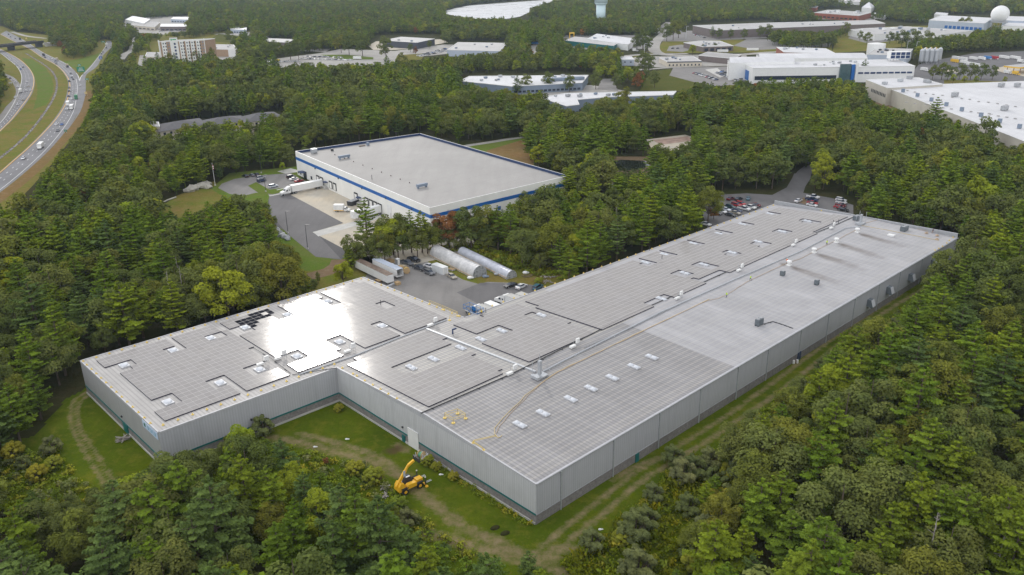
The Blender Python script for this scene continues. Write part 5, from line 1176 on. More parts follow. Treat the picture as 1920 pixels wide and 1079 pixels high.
mb.build('frame',M['galv'],t,local=True)
# silos
for i in range(8):
    p=at(1726+i*4.6+(i%2)*1.5,120-(i%2)*3,0);t=thing('silo','grey steel silo in the tank farm beside the modern building','silo',(p.x,p.y,0),0,'silos of the tank farm');MB().tube((0,0,2.5),(0,0,13),2.2,2.2,14).tube((0,0,13),(0,0,14.5),2.2,.5,14).tube((0,0,2.5),(0,0,1),2.2,.5,14).build('shell',M['galv'],t,local=True)
    mb=MB()
    for k in range(4): mb.tube((2*math.cos(k*1.57),2*math.sin(k*1.57),0),(2*math.cos(k*1.57),2*math.sin(k*1.57),3),.18,None,5)
    mb.build('leg',M['galv'],t,local=True)
    if i%2==0: mb=MB();mb.tube((2.3,0,4),(-1.5,0,16),.3,None,5);mb.build('stair',M['fuelyel'],t,local=True)
# big white roofs at right
t,pt=building('warehouse_building','large white-roofed warehouse with cream walls at the right edge','',11,M['creamwall'] if 'creamwall' in M else flat('cream_panel_wall',(.50,.465,.40),.8,.08,.15),M['memwhite'],.25,pts=[Vector(A2(1668,166.5,11)),Vector(A2(1990,292,11)),Vector(A2(2230,215,11)),Vector(A2(1960,151,11)),Vector(A2(1766,158,11))])
big=t
for k,(x,y) in enumerate(((1693,173),(1720,181.5),(1746,190),(1774,199),(1803,208.5),(1839,219),(1874,230.5),(1911,241))): roofbox(x,y,11,(1.9,1.9,1.9),t,'steelblue',TH,.4)
for x,y in ((1790,181),(1883,207),(1877,163),(1907,163)): roofbox(x,y,11,(5.5,3,2.2),t,'grey',TH,.5)
for k in range(26):
    rr=random.Random(k);x,y=1700+(k%13)*17+rr.uniform(-2,2),170+(k%13)*2.5+(k//13)*22+rr.uniform(-1,1);p=at(x,y,11);MB().tube((p.x,p.y,11),(p.x,p.y,11.35),.9,.8,10).build('skylight',M['greymem'],t)
t,pt=building('warehouse_building','white-roofed office end of the right warehouse with a row of small windows','',12.5,flat('cream_panel_wall',(.50,.465,.40)),M['memwhite'],.3,pts=[Vector(A2(1624,149.5,12.5)),Vector(A2(1664,165,12.5)),Vector(A2(1768,158,12.5)),Vector(A2(1722,145.5,12.5))])
winrow(t,pt[0],pt[1],5.5,7.8,10,.4,'dark',f0=.3,f1=.98);units(t,pt,12.2,5,16,('grey','galv'),(3.5,5))
t,pt=building('warehouse_building','sprawling white roof with many rooftop units in the upper right','',8,M['white'],M['memlt'],.4,pts=[Vector(A2(1591,56,8)),Vector(A2(1640,65,8)),Vector(A2(1720,60,8)),Vector(A2(1760,66,8)),Vector(A2(1824,58,8)),Vector(A2(1700,50,8)),Vector(A2(1625,53,8))]);units(t,[pt[0],pt[1],pt[4],pt[5]],7.7,18,17,('galv','steelblue','white'),(2.5,6))
t,pt=building('radar_building','pale blue-white building with blue windows beside the radome',((1742,38),(1846,44),(1862,34)),12,M['ltblue'],M['memwhite'],.4);winrow(t,pt[0],pt[1],2,6,9,.7,'blue',f0=.3)
t,pt=building('radar_building','low pale blue wing right of the radome',((1880,38),(1990,42),(1990,34)),9,M['ltblue'],M['memwhite'],.4)
t,pt=building('warehouse_building','low bright white roof below the radome at the right edge',((1878,49),(2000,52),(2010,44)),6,M['white'],M['memwhite'],.3)
p=at(1870,55,0);t=thing('radome','white radar dome on a lattice tower at the upper right','radome',(p.x,p.y,0));zt=18
tp_=CAMP+ray(1870,27)*(( p.y)/ray(1870,27).y);zt=tp_.z;rr_=13/1562.8*(Vector(p)-CAMP).length
MB().ell((0,0,zt),(rr_,rr_,rr_*.98),0,24,16).build('dome',M['white'],t,True,local=True);mb=MB()
for x in (-1,1):
    for y in (-1,1): mb.tube((x*6,y*6,0),(x*5,y*5,zt-rr_*.8),.4,None,5)
    for z in (4,9,14):
        if z<zt-rr_: mb.tube((x*6,-6,z),(x*6,6,z),.25,None,4);mb.tube((-6,x*6,z),(6,x*6,z),.25,None,4);mb.tube((x*6,-6,z),(x*6,6,z+4),.2,None,4)
mb.build('lattice_tower',M['galv'],t,local=True);MB().tube((0,0,zt-rr_*.95),(0,0,zt-rr_*.8),rr_*.95,None,16).build('platform',M['grey'],t,local=True)
t,pt=building('office_building','long dark red brick office with white rooftop plant at the top right',((1526,24),(1610,30),(1634,24)),9,M['brickred'],M['memlt'],.3);units(t,pt,8.7,9,18,('white','galv'),(4,8));winrow(t,pt[0],pt[1],2,4,10,.6,'winglass')
t,pt=building('sports_hall','white tent-roofed hall at the top right',((1616,14),(1634,16),(1640,12)),8,M['white'],M['memwhite'],0)
m_=sum(pt,Vector((0,0)))/4;mb=MB()
for i in range(4): a,b=pt[i],pt[(i+1)%4];mb.face([(a.x,a.y,8),(b.x,b.y,8),(m_.x,m_.y,17)])
mb.build('roof',M['memwhite'],t)
for i,(a,b,c,l) in enumerate((((1566,1.5),(1612,4),(1616,1),'white building cut by the top edge'),((1714,28),(1732,30),(1736,26),'white cluster of roofs left of the radome building'),((1752,27),(1775,29),(1778,25),'small white rooftop group behind the radome building'),((1506,13),(1530,15),(1534,12),'small brown-roofed building in the far wood'),((1226,53),(1235,54),(1238,51),'little white shed beside the far road'),((1213,34),(1224,35),(1226,32),'tiny house in the woods left of the far road'),((1636,27),(1660,29),(1664,26),'low white roof right of the brick office'),((1270,-1),(1290,1),(1290,-2),'white roof at the very top edge'))):
    t,pt=building('outbuilding',l,(a,b,c),7,M['white' if i!=3 else 'brickred'],M['memwhite' if i not in (3,5) else 'shingle'],.3)
# water tower
p=at(1126,45,0);zz=at(1126,25,0);t=thing('water_tower','pale aqua water tower cut off by the top edge of the picture','water tower',(p.x,p.y,0))
dd_=Vector(p).length;bz=lambda py:(CAMP+ray(1126,py)*(p.y/ray(1126,py).y)).z
w1=8.3/1562.8*dd_;w2=11.5/1562.8*dd_
MB().tube((0,0,0),(0,0,bz(10)),w1,w1,28).build('column',M['tower'],t,True,local=True);MB().tube((0,0,bz(10)),(0,0,bz(6)),w1,w2,28).tube((0,0,bz(6)),(0,0,bz(-14)),w2,w2,28).tube((0,0,bz(-14)),(0,0,bz(-22)),w2,w2*.3,28).build('tank',M['tower'],t,True,local=True)
# fuel canopy
cn=[Vector(A2(1882,124,6)),Vector(A2(1912,127,6)),Vector(A2(1960,122,6)),Vector(A2(1930,119,6))]
t=thing('fuel_canopy','yellow-edged fuel station canopy at the right edge','canopy',(cn[0].x,cn[0].y,0));mb=MB();mb.prism([(q.x,q.y) for q in cn],5,6.2,0,1,bottom=True);mb.build('roof',[M['fuelyel'],M['memlt']],t)
for k in range(6):
    q=cn[0].lerp(cn[2],.1+.16*k);MB().tube((q.x,q.y,0),(q.x,q.y,5),.3,None,6).build('post',M['brickred'],t)
p=at(1906,147,0);
# yellow frame gate & poles in the distance
p=at(1072,76,0);t=thing('loading_gantry','yellow loading gantry among the parked trailers','gantry',(p.x,p.y,0),.3);mb=MB()
for x in (-3,3): mb.box((x,0,5),(1,1,10))
mb.box((0,0,9.5),(7,1.6,1.6));mb.build('frame',M['fuelyel'],t,local=True)
for i,(x,y,h) in enumerate(((1286,73,16),(1208,103,12),(1699,103,14),(1716,104,14))):
    q=at(x,y);t=thing('street_lamp',['tall white mast beyond the junction','traffic light mast at the junction','tall pole left of the tank farm','tall pole right of the other one by the tank farm'][i],'mast',(q.x,q.y,0));MB().tube((0,0,0),(0,0,h),.3,.2,6).build('pole',M['alu'],t,local=True);MB().box((1.5,0,h),(3,.3,.3)).build('arm',M['alu'],t,local=True)
# =====================================================================
#  GROUND, ROADS, WATER
# =====================================================================
def sheet(name,pts,z,mat):
    mb=MB();mb.face([(p[0],p[1],z) for p in pts],0,[(p[0],p[1]) for p in pts]);o=mb.build(name,mat);return struct(o)
def psheet(name,px,z,mat): return sheet(name,[A2(*p) for p in px],z,mat)
def smooth(pts,step=6.):
    pts=[Vector(p) for p in pts];out=[]
    for i in range(len(pts)-1):
        p0=pts[max(0,i-1)];p1=pts[i];p2=pts[i+1];p3=pts[min(len(pts)-1,i+2)];n=max(1,int((p2-p1).length/step))
        for k in range(n):
            t=k/n;out.append(.5*((2*p1)+(p2-p0)*t+(2*p0-5*p1+4*p2-p3)*t*t+(3*p1-p0-3*p2+p3)*t**3))
    out.append(pts[-1]);return out
def resamp(pl,n):
    d=[0]
    for i in range(len(pl)-1): d.append(d[-1]+(pl[i+1]-pl[i]).length)
    out=[];j=0
    for k in range(n):
        t=d[-1]*k/(n-1)
        while j<len(d)-2 and d[j+1]<t: j+=1
        f=(t-d[j])/max(1e-6,d[j+1]-d[j]);out.append(pl[j].lerp(pl[j+1],min(1,max(0,f))))
    return out
def strip(name,L,Rr,z,mat):
    n=len(L);mb=MB()
    for i in range(n-1): mb.face([(Rr[i].x,Rr[i].y,z),(Rr[i+1].x,Rr[i+1].y,z),(L[i+1].x,L[i+1].y,z),(L[i].x,L[i].y,z)])
    return struct(mb.build(name,mat))
def road(name,px,w,z,mat,world=False,step=8):
    c=smooth([p if world else A2(*p) for p in px],step);L=[];Q=[]
    for i,p in enumerate(c):
        a=c[max(0,i-1)];b=c[min(len(c)-1,i+1)];d=(b-a).normalized();n=Vector((-d.y,d.x));L.append(p+n*w/2);Q.append(p-n*w/2)
    return strip(name,L,Q,z,mat),c
mb=MB();mb.face([(-9000,-3000,0),(9000,-3000,0),(9000,11000,0),(-9000,11000,0)]);struct(mb.build('ground',M['floor']))
# lawn round the warehouse: fine grid with worn tracks
TRK=[[(168,733),(140,750),(132,775),(138,810),(160,850),(185,890),(200,915)],[(178,735),(152,752),(146,778),(155,812),(180,850),(200,880),(215,905)],
     [(505,822),(560,830),(640,850),(700,868),(740,885),(790,925),(850,975),(900,1005),(980,1040),(1060,1075)],[(560,815),(600,822),(660,840),(720,862),(765,905),(810,950),(870,985),(950,1020)],
     [(1005,1062),(1060,1020),(1130,965),(1200,905),(1290,850),(1390,785),(1500,705),(1600,625),(1700,560),(1740,540)],[(1000,1040),(1040,1005),(1110,950),(1180,895),(1270,838),(1370,775),(1480,695),(1570,630),(1690,552)],[(800,1000),(900,1030),(1000,1050),(1060,1025)],
     [(1150,900),(1200,872),(1260,852)],[(745,835),(760,845)]]
TRW=[.9,.9,2.6,1.7,1.3,1.2,3.0,1.4,2.0]
TS=[smooth([A2(*p) for p in t],2.) for t in TRK]
LP=[(120,750),(172,722),(300,700),(640,720),(1010,900),(1750,500),(1790,520),(1760,580),(1650,640),(1500,740),(1400,830),(1330,930),(1290,1079),(1270,1300),(900,1300),(600,1100),(350,960),(200,960),(0,960),(-120,900),(-60,840),(60,820)]
LW=[A2(*p) for p in LP]
import numpy as np
xs=[p[0] for p in LW];ys=[p[1] for p in LW];STp=.72
seg=[]
for t,w in zip(TS,TRW):
    for i in range(len(t)-1): seg.append((t[i].x,t[i].y,t[i+1].x,t[i+1].y,w))
seg=np.array(seg)
gx=np.arange(min(xs),max(xs),STp);gy=np.arange(min(ys),max(ys),STp);X,Y=np.meshgrid(gx,gy,indexing='ij')
D=np.zeros(X.shape)
for s in seg:
    dx,dy=s[2]-s[0],s[3]-s[1];L2=dx*dx+dy*dy+1e-9;t=np.clip(((X-s[0])*dx+(Y-s[1])*dy)/L2,0,1);d=np.hypot(X-s[0]-t*dx,Y-s[1]-t*dy);D=np.maximum(D,.86*np.exp(-(d/s[4])**2))
def npin(X,Y,pl):
    c=np.zeros(X.shape,bool);j=len(pl)-1
    for i in range(len(pl)):
        xi,yi=pl[i];xj,yj=pl[j]
        if yi!=yj: c^=((yi>Y)!=(yj>Y))&(X<(xj-xi)*(Y-yi)/(yj-yi)+xi)
        j=i
    return c
ins=npin(X,Y,LW)
DK=np.zeros(X.shape)
for px,r_ in (((735,846),2.2),((745,842),2.0),((702,890),1.6),((712,897),1.4),((690,886),1.2)):
    q=A2(*px);DK=np.maximum(DK,np.exp(-((X-q[0])**2+(Y-q[1])**2)/r_**2))
idx=-np.ones(X.shape,int);vv=[];ff=[];dat=[];dk=[]
for i in range(X.shape[0]-1):
    for j in range(X.shape[1]-1):
        if ins[i,j]:
            q=[]
            for a,b in ((i,j),(i+1,j),(i+1,j+1),(i,j+1)):
                if idx[a,b]<0: idx[a,b]=len(vv);vv.append((gx[a],gy[b],.03));dat.append(float(D[a,b]));dk.append(float(DK[a,b]))
                q.append(int(idx[a,b]))
            ff.append(q)
me=bpy.data.meshes.new('lawn');me.from_pydata(vv,[],ff);me.materials.append(M['lawn']);me.attributes.new('dirt','FLOAT','POINT').data.foreach_set('value',dat);me.attributes.new('dark','FLOAT','POINT').data.foreach_set('value',dk)
o=bpy.data.objects.new('lawn',me);C.objects.link(o);struct(o)
# rear yard, truck court
psheet('yard_grass',[(660,470),(800,450),(880,450),(1000,490),(1110,520),(1060,580),(880,600),(640,540)],.02,M['verge'])
psheet('yard_asphalt',[(660,560),(690,512),(735,484),(800,484),(805,498),(838,508),(868,525),(897,533),(915,529),(960,531),(1010,536),(1060,548),(1060,600),(850,640),(760,600)],.04,M['asphaltlt'])
psheet('yard_asphalt',[(856,549),(901,531),(960,532),(1012,537),(1060,550),(1060,600),(910,590),(893,568)],.048,M['asphalt'])
psheet('court_grass',[(395,355),(430,325),(560,312),(560,330),(740,470),(700,495),(560,510),(500,440),(440,380)],.02,M['vergegreen'])
psheet('court_asphalt',[(505,367),(548,362),(700,440),(640,487),(625,486),(592,480),(575,468),(548,440),(517,424),(500,395)],.04,M['asphaltdk'])
psheet('court_asphalt',[(505,367),(560,352),(660,415),(655,425),(590,434),(640,487),(592,482),(540,440),(505,400)],.046,M['asphalt'])
psheet('concrete_court',[(545,366),(600,346),(620,355),(720,400),(860,440),(860,480),(760,470),(700,440),(648,421),(600,395)],.052,M['pave'])
psheet('concrete_court',[(586,436),(668,412),(860,412),(900,470),(760,500),(650,470)],.056,M['pave'])
psheet('concrete_walk',[(586.5,435.5),(660,417),(730,398),(738,402),(667,424),(597,444)],.062,M['concw'])
psheet('roundabout_road',[(409,353),(416,345),(440,336),(480,330),(545,325),(560,334),(600,352),(548,363),(505,367),(500,362),(480,362),(455,368),(430,364)],.044,M['asphaltlt'])
psheet('lawn_island',[(465,349),(480,342),(505,356),(530,353),(535,359),(512,365),(484,362)],.06,M['vergegreen'])
road('kerb',[(505,368),(520,365),(545,360)],1.4,.066,M['concw'],step=3);road('kerb',[(519,357),(535,353),(548,350)],1.,.066,M['concw'],step=3)
psheet('entrance_path',[(520,322),(545,316),(560,320),(560,323),(535,326)],.06,M['concw'])
psheet('stripe_lawn',[(516,432),(560,470),(592,484),(626,489),(600,503),(560,508)],.03,M['vergegreen'])
psheet('clearing_grass',[(540,500),(600,498),(650,488),(690,496),(680,525),(640,548),(560,560)],.016,M['verge']);road('dirt_path',[(640,487),(636,497),(622,507),(600,514),(575,520)],7,.036,M['dirt'],step=3)
psheet('clearing_grass',[(280,412),(296,392),(330,368),(402,340),(420,360),(410,380),(345,410)],.018,M['verge'])
# right staff car park with its access road
psheet('car_park_asphalt',[(1312,385),(1345,366),(1400,363),(1448,366),(1475,352),(1485,335),(1489,326),(1522,322),(1520,335),(1510,350),(1506,362),(1560,372),(1600,385),(1600,420),(1470,420),(1330,440)],.04,M['asphalt'])
road('access_road',[(1504,330),(1520,314),(1560,305),(1500,290),(1440,283),(1400,288),(1360,272),(1330,262)],7,.038,M['asphalt'])
psheet('traffic_island',[(1498,380),(1507,370),(1513,374),(1510,384)],.06,M['dirt'])
# pad and pond
psheet('concrete_pad',[(1212,262),(1285,253),(1312,262),(1265,285),(1222,280)],.04,M['pave'])
M['padrust']=flat('stained_pad',(.33,.23,.18),.85,.35,.35)
psheet('stained_pad',[(1222,263),(1290,256),(1300,264),(1240,272)],.05,M['padrust'])
psheet('pond',[(1140,304),(1165,300),(1210,302),(1220,310),(1200,320),(1150,320)],.03,M['pond'])
mb=MB();rr=random.Random(4)
for k in range(260):
    q=at(rr.uniform(1160,1222),rr.uniform(316,334));mb.tube((q.x,q.y,.03),(q.x,q.y,.1),rr.uniform(.3,.9),None,7)
o=mb.build('lily_pads',FOL['silver']);struct(o,'stuff')
o['label']='pale green lily pads covering the near side of the pond'
psheet('pond_bank',[(1125,306),(1150,294),(1215,294),(1230,306),(1225,340),(1150,340)],.012,M['dirt'])
# field right of the white building
psheet('field',[(865,275),(985,256),(1005,262),(1000,330),(900,310)],.02,M['vergegreen'])
psheet('field',[(912,283),(978,263),(1002,270),(1000,330),(925,305)],.03,M['brownfield'])
road('lane',[(850,281),(880,273),(920,267),(980,258),(1020,262),(1060,250),(1100,243),(1200,246)],5,.04,M['roadpale'])
# ---- motorway ----
psheet('motorway_verge',[(-500,560),(-500,60),(-100,45),(5,50),(30,60),(92,66),(150,80),(198,74),(215,78),(200,104),(188,128),(170,150),(178,168),(172,196),(155,232),(128,268),(100,305),(60,350),(0,410)],.02,M['verge'])
psheet('motorway_verge',[(100,118),(140,113),(178,103),(192,97),(180,112),(158,136),(150,140),(140,128),(122,120)],.026,M['vergegreen'])
psheet('motorway_verge',[(40,108),(60,112),(85,128),(95,142),(101,160),(98,176),(88,196),(62,206),(70,180),(70,160),(64,140)],.026,M['vergegreen'])
def edges(l,r,n,name,z,mat=None):
    L=resamp(smooth([A2(*p) for p in l]),n);Q=resamp(smooth([A2(*p) for p in r]),n);strip(name,L,Q,z,mat or M['hwy']);return L,Q
rl,rr_e=edges([(0,64.5),(23.4,76.9),(37.6,83.4),(58.4,94.4),(77.8,108),(98.6,119),(114,131),(124.5,145.6),(127.8,158.6),(125.8,174),(119,196),(103.8,220.8),(79.7,248.6),(51.9,276.4),(22.2,302.3),(-10,330),(-90,390)],
            [(12,58),(33.7,69.7),(51.9,80),(70,92.4),(90.8,104),(111.6,113.2),(129.7,123.6),(142.7,136.5),(150,150),(155,168),(150,200),(140,222),(124,245),(96,278.2),(61,311.6),(26,341.2),(-6,366),(-90,430)],120,'motorway',.04)
edges([(200,77),(198.5,86),(192,97.6),(172.5,121),(155.7,139),(149,152),(147,170),(141,195)],[(214,78),(212,86),(194.6,102.8),(181.6,125),(162,140.4),(160.9,156),(160.2,176.8),(154.4,199.9),(148.3,213.4)],40,'slip_road',.048)
edges([(150,200),(141,222),(123,245)],[(155,199),(148.5,213.4),(128,243)],8,'slip_road',.05)
ll,lr=edges([(-90,60),(-30,85),(0,100.2),(15.6,111.9),(29.8,123.6),(37.6,135.2),(40.2,148.2),(36,165),(28,185),(15,208),(0,230),(-60,290)],
            [(-90,50),(-20,82),(19.5,101.5),(38.9,113.2),(54.5,127.5),(63.6,143),(64.9,158.6),(59.7,176.8),(45.4,198.8),(24,224.5),(0,247.6),(-60,310)],100,'motorway',.04)
edges([(5.2,140.4),(19.5,150.8),(27.9,163.8),(29.8,174.2),(24.6,187.1),(11.7,199.9),(0,215.2),(-40,255)],[(7.8,137.8),(25.9,145.6),(37.6,158.6),(40,168),(36,182),(26,200),(10,222),(-30,265)],40,'slip_road',.046,M['asphaltlt'])
road('slip_road',[(22,60),(50,68),(88,72.5)],7,.046,M['roadpale'])
def line(name,L,Q,f,w,mat,z,dash=None,a=0,b=None,off=0.):
    n=len(L);b=b or n-1;mb=MB();acc=0
    C0=[L[i].lerp(Q[i],f)+(Q[i]-L[i]).normalized()*off for i in range(n)]
    pl=resamp(C0[a:b],int(sum((C0[i+1]-C0[i]).length for i in range(a,b-1))/3)+2)
    for i in range(len(pl)-1):
        d=(pl[i+1]-pl[i]).normalized();nn=Vector((-d.y,d.x))*w/2
        if dash and (i%dash[1])>=dash[0]: continue
        p,q=pl[i],pl[i+1];mb.face([(p.x-nn.x,p.y-nn.y,z),(q.x-nn.x,q.y-nn.y,z),(q.x+nn.x,q.y+nn.y,z),(p.x+nn.x,p.y+nn.y,z)])
    return struct(mb.build(name,mat))
M['linew']=flat('road_paint_white',(.52,.52,.51),.7,.12,.5);M['liney']=flat('road_paint_yellow',(.60,.36,.09),.7,.12,.5)
line('edge_line',rl,rr_e,0,.5,M['liney'],.055,off=1.6);line('edge_line',lr,ll,0,.5,M['liney'],.055,off=1.6);line('edge_line',ll,lr,0,.45,M['linew'],.055,off=1.0,a=20)
line('edge_line',rl,rr_e,1,.35,M['linew'],.057,off=-4.2,a=72);line('edge_line',rl,rr_e,1,.45,M['linew'],.057,off=-1.5,a=20,b=64)
for f in (.34,.56): line('lane_marking',rl,rr_e,f,.4,M['linew'],.058,(1,4))
for f in (.36,.60): line('lane_marking',ll,lr,f,.4,M['linew'],.058,(1,4))
road('edge_line',[(155,140.5),(151,146),(149.5,153)],.6,.06,M['linew'],step=2);road('edge_line',[(143,137.5),(147,144),(149.5,153)],.6,.06,M['linew'],step=2);road('edge_line',[(199.5,79),(197.5,88),(173.5,121.5),(157,139)],.4,.06,M['linew'])
o,c=road('ditch',[(48,100.2),(77.8,118.4),(96,132.7),(105,148.2),(106.4,163.8),(102,181),(89,204),(70.4,230),(50,254),(27.8,274.5),(0,296.8),(-60,340)],1.5,.05,M['asphaltlt'])
road('cracked_shoulder',[(128,146),(131,158.6),(129,174),(122,196),(106.5,221.5),(82,249.6),(54,278),(24.2,304.3),(-8,332)],.7,.053,M['dirt'])
road('dirt_shoulder',[(165,170),(166,185),(158,208),(144,232),(118,262),(88,296),(48,334),(10,364),(-20,386)],6.5,.03,M['brownfield'])
def mesh_stone():
    mb=MB();rr=random.Random(2)
    for i in range(0,len(c)-1):
        for k in range(3):
            q=c[i].lerp(c[i+1],rr.random());mb.ell((q.x+rr.uniform(-.9,.9),q.y+rr.uniform(-.9,.9),.1),(rr.uniform(.4,.9),rr.uniform(.4,.9),.35),0,6,4)
    o=mb.build('ditch_stones',M['taupe']);struct(o,'stuff');o['label']='grey stones lining the median ditch'
mesh_stone()
# overpass
a,b=at(-70,107,0),at(84,88,0);ang=math.atan2((b-a).y,(b-a).x)
t=thing('overpass','grey road bridge crossing above both carriageways at the left edge','bridge',(a.x,a.y,0));u=Vector((math.cos(ang),math.sin(ang)));n=Vector((-u.y,u.x));La_=(b-a).length
def bxy(s,w): q=Vector((a.x,a.y))+u*s+n*w;return q.x,q.y
mb=MB();mb.prism([bxy(0,0),bxy(La_,0),bxy(La_,13),bxy(0,13)],6.4,7.2,1,0,bottom=True);mb.build('deck',[M['asphalt'],M['dark']],t)
for w in (.1,12.9): mb=MB();mb.prism([bxy(0,w-.25),bxy(La_,w-.25),bxy(La_,w+.25),bxy(0,w+.25)],5.4,8.2,1,0);mb.build('parapet',[M['concrete'],M['dark']],t)
for k,s in enumerate((La_*.36,La_*.62,La_*.98)):
    mb=MB();mb.prism([bxy(s-.8,1),bxy(s+.8,1),bxy(s+.8,12),bxy(s-.8,12)],0,6.4);mb.build('pier',M['dark'],t)
mb=MB();mb.face([(*bxy(La_-1,-2),0),(*bxy(La_+18,-4),0),(*bxy(La_+1,1),6.3),(*bxy(La_-1,1),6.3)]);mb.build('abutment',M['concrete'],t)
road('approach_road',[(84,84),(100,79),(130,78),(160,74)],10,.3,M['roadpale'])
# highway signs
def roadsign(x,y,w,h,z,label,mat,face=None):
    p=at(x,y,0);t=thing('road_sign',label,'road sign',(p.x,p.y,0),face if face is not None else math.atan2(p.y,p.x)-math.pi/2)
    MB().box((0,0,z+h/2),(w,.15,h)).build('panel',mat,t,local=True)
    for s in (-.35,.35): MB().tube((s*w,.15,0),(s*w,.15,z+h*.8),.12,None,5).build('post',M['galv'],t,local=True)
    mb=MB()
    for k in range(3): mb.box((0,-.09,z+h*(.25+.25*k)),(w*(.7-.12*k),.02,h*.1))
    mb.build('lettering',M['white'],t,local=True)
gs=flat('sign_green_panel',(.01,.22,.13),.5,.03);bs=flat('sign_blue_panel',(.02,.10,.38),.5,.03)
roadsign(153,138,7,5,1.5,'large green exit sign standing at the fork of the slip road',gs);roadsign(151,133.5,3,1.6,5.2,'small green tab sign above the exit fork',gs)
roadsign(194,83,4.5,2.2,2,'green sign far up the slip road beside the trees',gs);roadsign(189.5,114,3.4,3.2,1.5,'blue service sign on the slip road verge',bs);roadsign(164,154.5,2.8,1.5,2,'small green sign on the right verge below the fork',gs)
roadsign(162,180,1.8,1.8,1.5,'yellow warning sign on the right verge',M['yellow']);roadsign(50,75,2,2,1,'yellow sign near the far slip road',M['yellow']);roadsign(123.5,250.5,1.6,1.4,1,'little green marker on the lower right verge',gs);roadsign(20,159,2.4,1.2,1,'white marker sign beside the left slip road',M['white'])
# motorway traffic
def near_dir(p,L,Q):
    best=min(range(len(L)-1),key=lambda i:((L[i]+Q[i])/2-p).length);d=((L[best+1]+Q[best+1])-(L[best]+Q[best]));return math.atan2(d.y,d.x)
TR=[(100,348,'W','l'),(160,403,'W','l'),(240,480,'S','l'),(335,513,'G','l'),(148,672,'K','l'),(192,692,'W','l'),(228,733,'W','l'),(262,797,'W','l'),(380,858,'W','l'),(395,722,'W','l'),(410,793,'B','l'),(445,848,'W','l'),(225,950,'W','l'),(335,990,'B','l'),(260,1055,'W','l'),(300,540,'U','l'),
 (655,375,'K','r'),(745,388,'W','r'),(815,465,'G','r'),(1025,610,'K','r'),(1035,640,'W','r'),(1040,665,'K','r'),(1060,690,'K','r'),(1003,718,'K','r'),(1160,778,'W','r'),(1003,812,'K','r'),(1002,858,'K','r'),(1028,975,'W','r'),
 (125,40,'K','r'),(155,75,'K','r'),(222,98,'K','r'),(330,125,'W','r'),(1540,235,'K','r'),(1490,295,'G','r'),(1468,322,'K','r'),(995,932,'N','r')]
CM={'W':(WHT,'white'),'S':(SIL,'silver'),'G':(GRY,'grey'),'K':(BLK,'black'),'B':(BEI,'beige'),'U':(BLU,'bright blue'),'N':(NVY,'dark blue')}
TR2=[(677,138,'W'),(573,290,'W'),(628,292,'U'),(587,355,'G'),(240,637,'W')]
allc=[(x/7.708,60+y/7.708,c,s) for x,y,c,s in TR]+[(x/5.396,180+y/5.396,c,'r') for x,y,c in TR2]
ordn=['first','second','third','fourth','fifth','sixth','seventh','eighth','ninth','tenth','eleventh','twelfth','thirteenth','fourteenth','fifteenth','sixteenth','seventeenth','eighteenth']
from collections import defaultdict
cnt=defaultdict(int);seen=defaultdict(int)
for x,y,c_k,s in allc: cnt[c_k,s]+=1
for x,y,c_k,s in sorted(allc,key=lambda a:-a[1]):
    p=Vector(A2(x,y+.6));L,Q=(ll,lr) if s=='l' else (rl,rr_e);h=near_dir(p,L,Q)+(math.pi if s=='l' else 0)
    if x>180: d=Vector(A2(160,140))-Vector(A2(205,84));h=math.atan2(d.y,d.x)
    o_=ordn[seen[c_k,s]];seen[c_k,s]+=1;one=cnt[c_k,s]==1
    lab=('only %s car on the %s carriageway'%(CM[c_k][1],'left' if s=='l' else 'right')) if one else '%s car on the %s carriageway, %s nearest of that colour'%(CM[c_k][1],'left' if s=='l' else 'right',o_)
    vehicle('suv' if seen[c_k,s]%3==0 else 'sedan',CM[c_k][0],Vector((p.x,p.y,0)),0,h,lab,'car','cars on the motorway',False,.05)
mcol={'k':flat('truck_dark',(.03,.03,.04)),'t':flat('truck_tan',(.42,.36,.26)),'g':flat('truck_green',(.03,.22,.09)),'r':flat('truck_red',(.40,.03,.04)),'y':flat('truck_grey',(.3,.3,.33))}
def hwtruck(x,y,s,label,box,cab,L=6.): 
    p=Vector(A2(x,y+1));Lq=(ll,lr) if s=='l' else (rl,rr_e);h=near_dir(p,*Lq)+(math.pi if s=='l' else 0);boxtruck(Vector((p.x,p.y,0)),0,h,label,box,cab,L,.05,'trucks on the motorway')
K7=lambda x,y:(x/7.708,60+y/7.708);K8=lambda x,y:(x/5.396,180+y/5.396)
hwtruck(*K7(300,872),'l','red truck with a white box on the left carriageway','white',mcol['r']);hwtruck(*K7(635,345),'r','dark truck on the right carriageway just below the bridge',mcol['k'],mcol['k'])
hwtruck(*K7(805,430),'r','grey van-bodied truck in the middle lane',mcol['y'],mcol['y'],4);hwtruck(*K7(828,410),'r','tan box truck beside the grey one',mcol['t'],mcol['t'],4.5);hwtruck(*K7(978,505),'r','dump truck with tan load above the fork',mcol['t'],mcol['k'],5.5)
hwtruck(*K7(1103,965),'r','green truck in the right lane below the fork',mcol['g'],mcol['g'],5);hwtruck(*K7(293,110),'r','dark truck far beyond the bridge',mcol['k'],mcol['k'],5);hwtruck(*K8(690,95),'r','white box truck in the left lane beside another','white','white',8)
hwtruck(*K8(727,132),'r','white box truck in the middle lane, nearer of the pair','white','white',8.5);hwtruck(*K8(413,528),'r','lone white box truck low on the right carriageway','white','white',8);hwtruck(*K7(1545,192),'r','white truck far up the slip road','white','white',5)
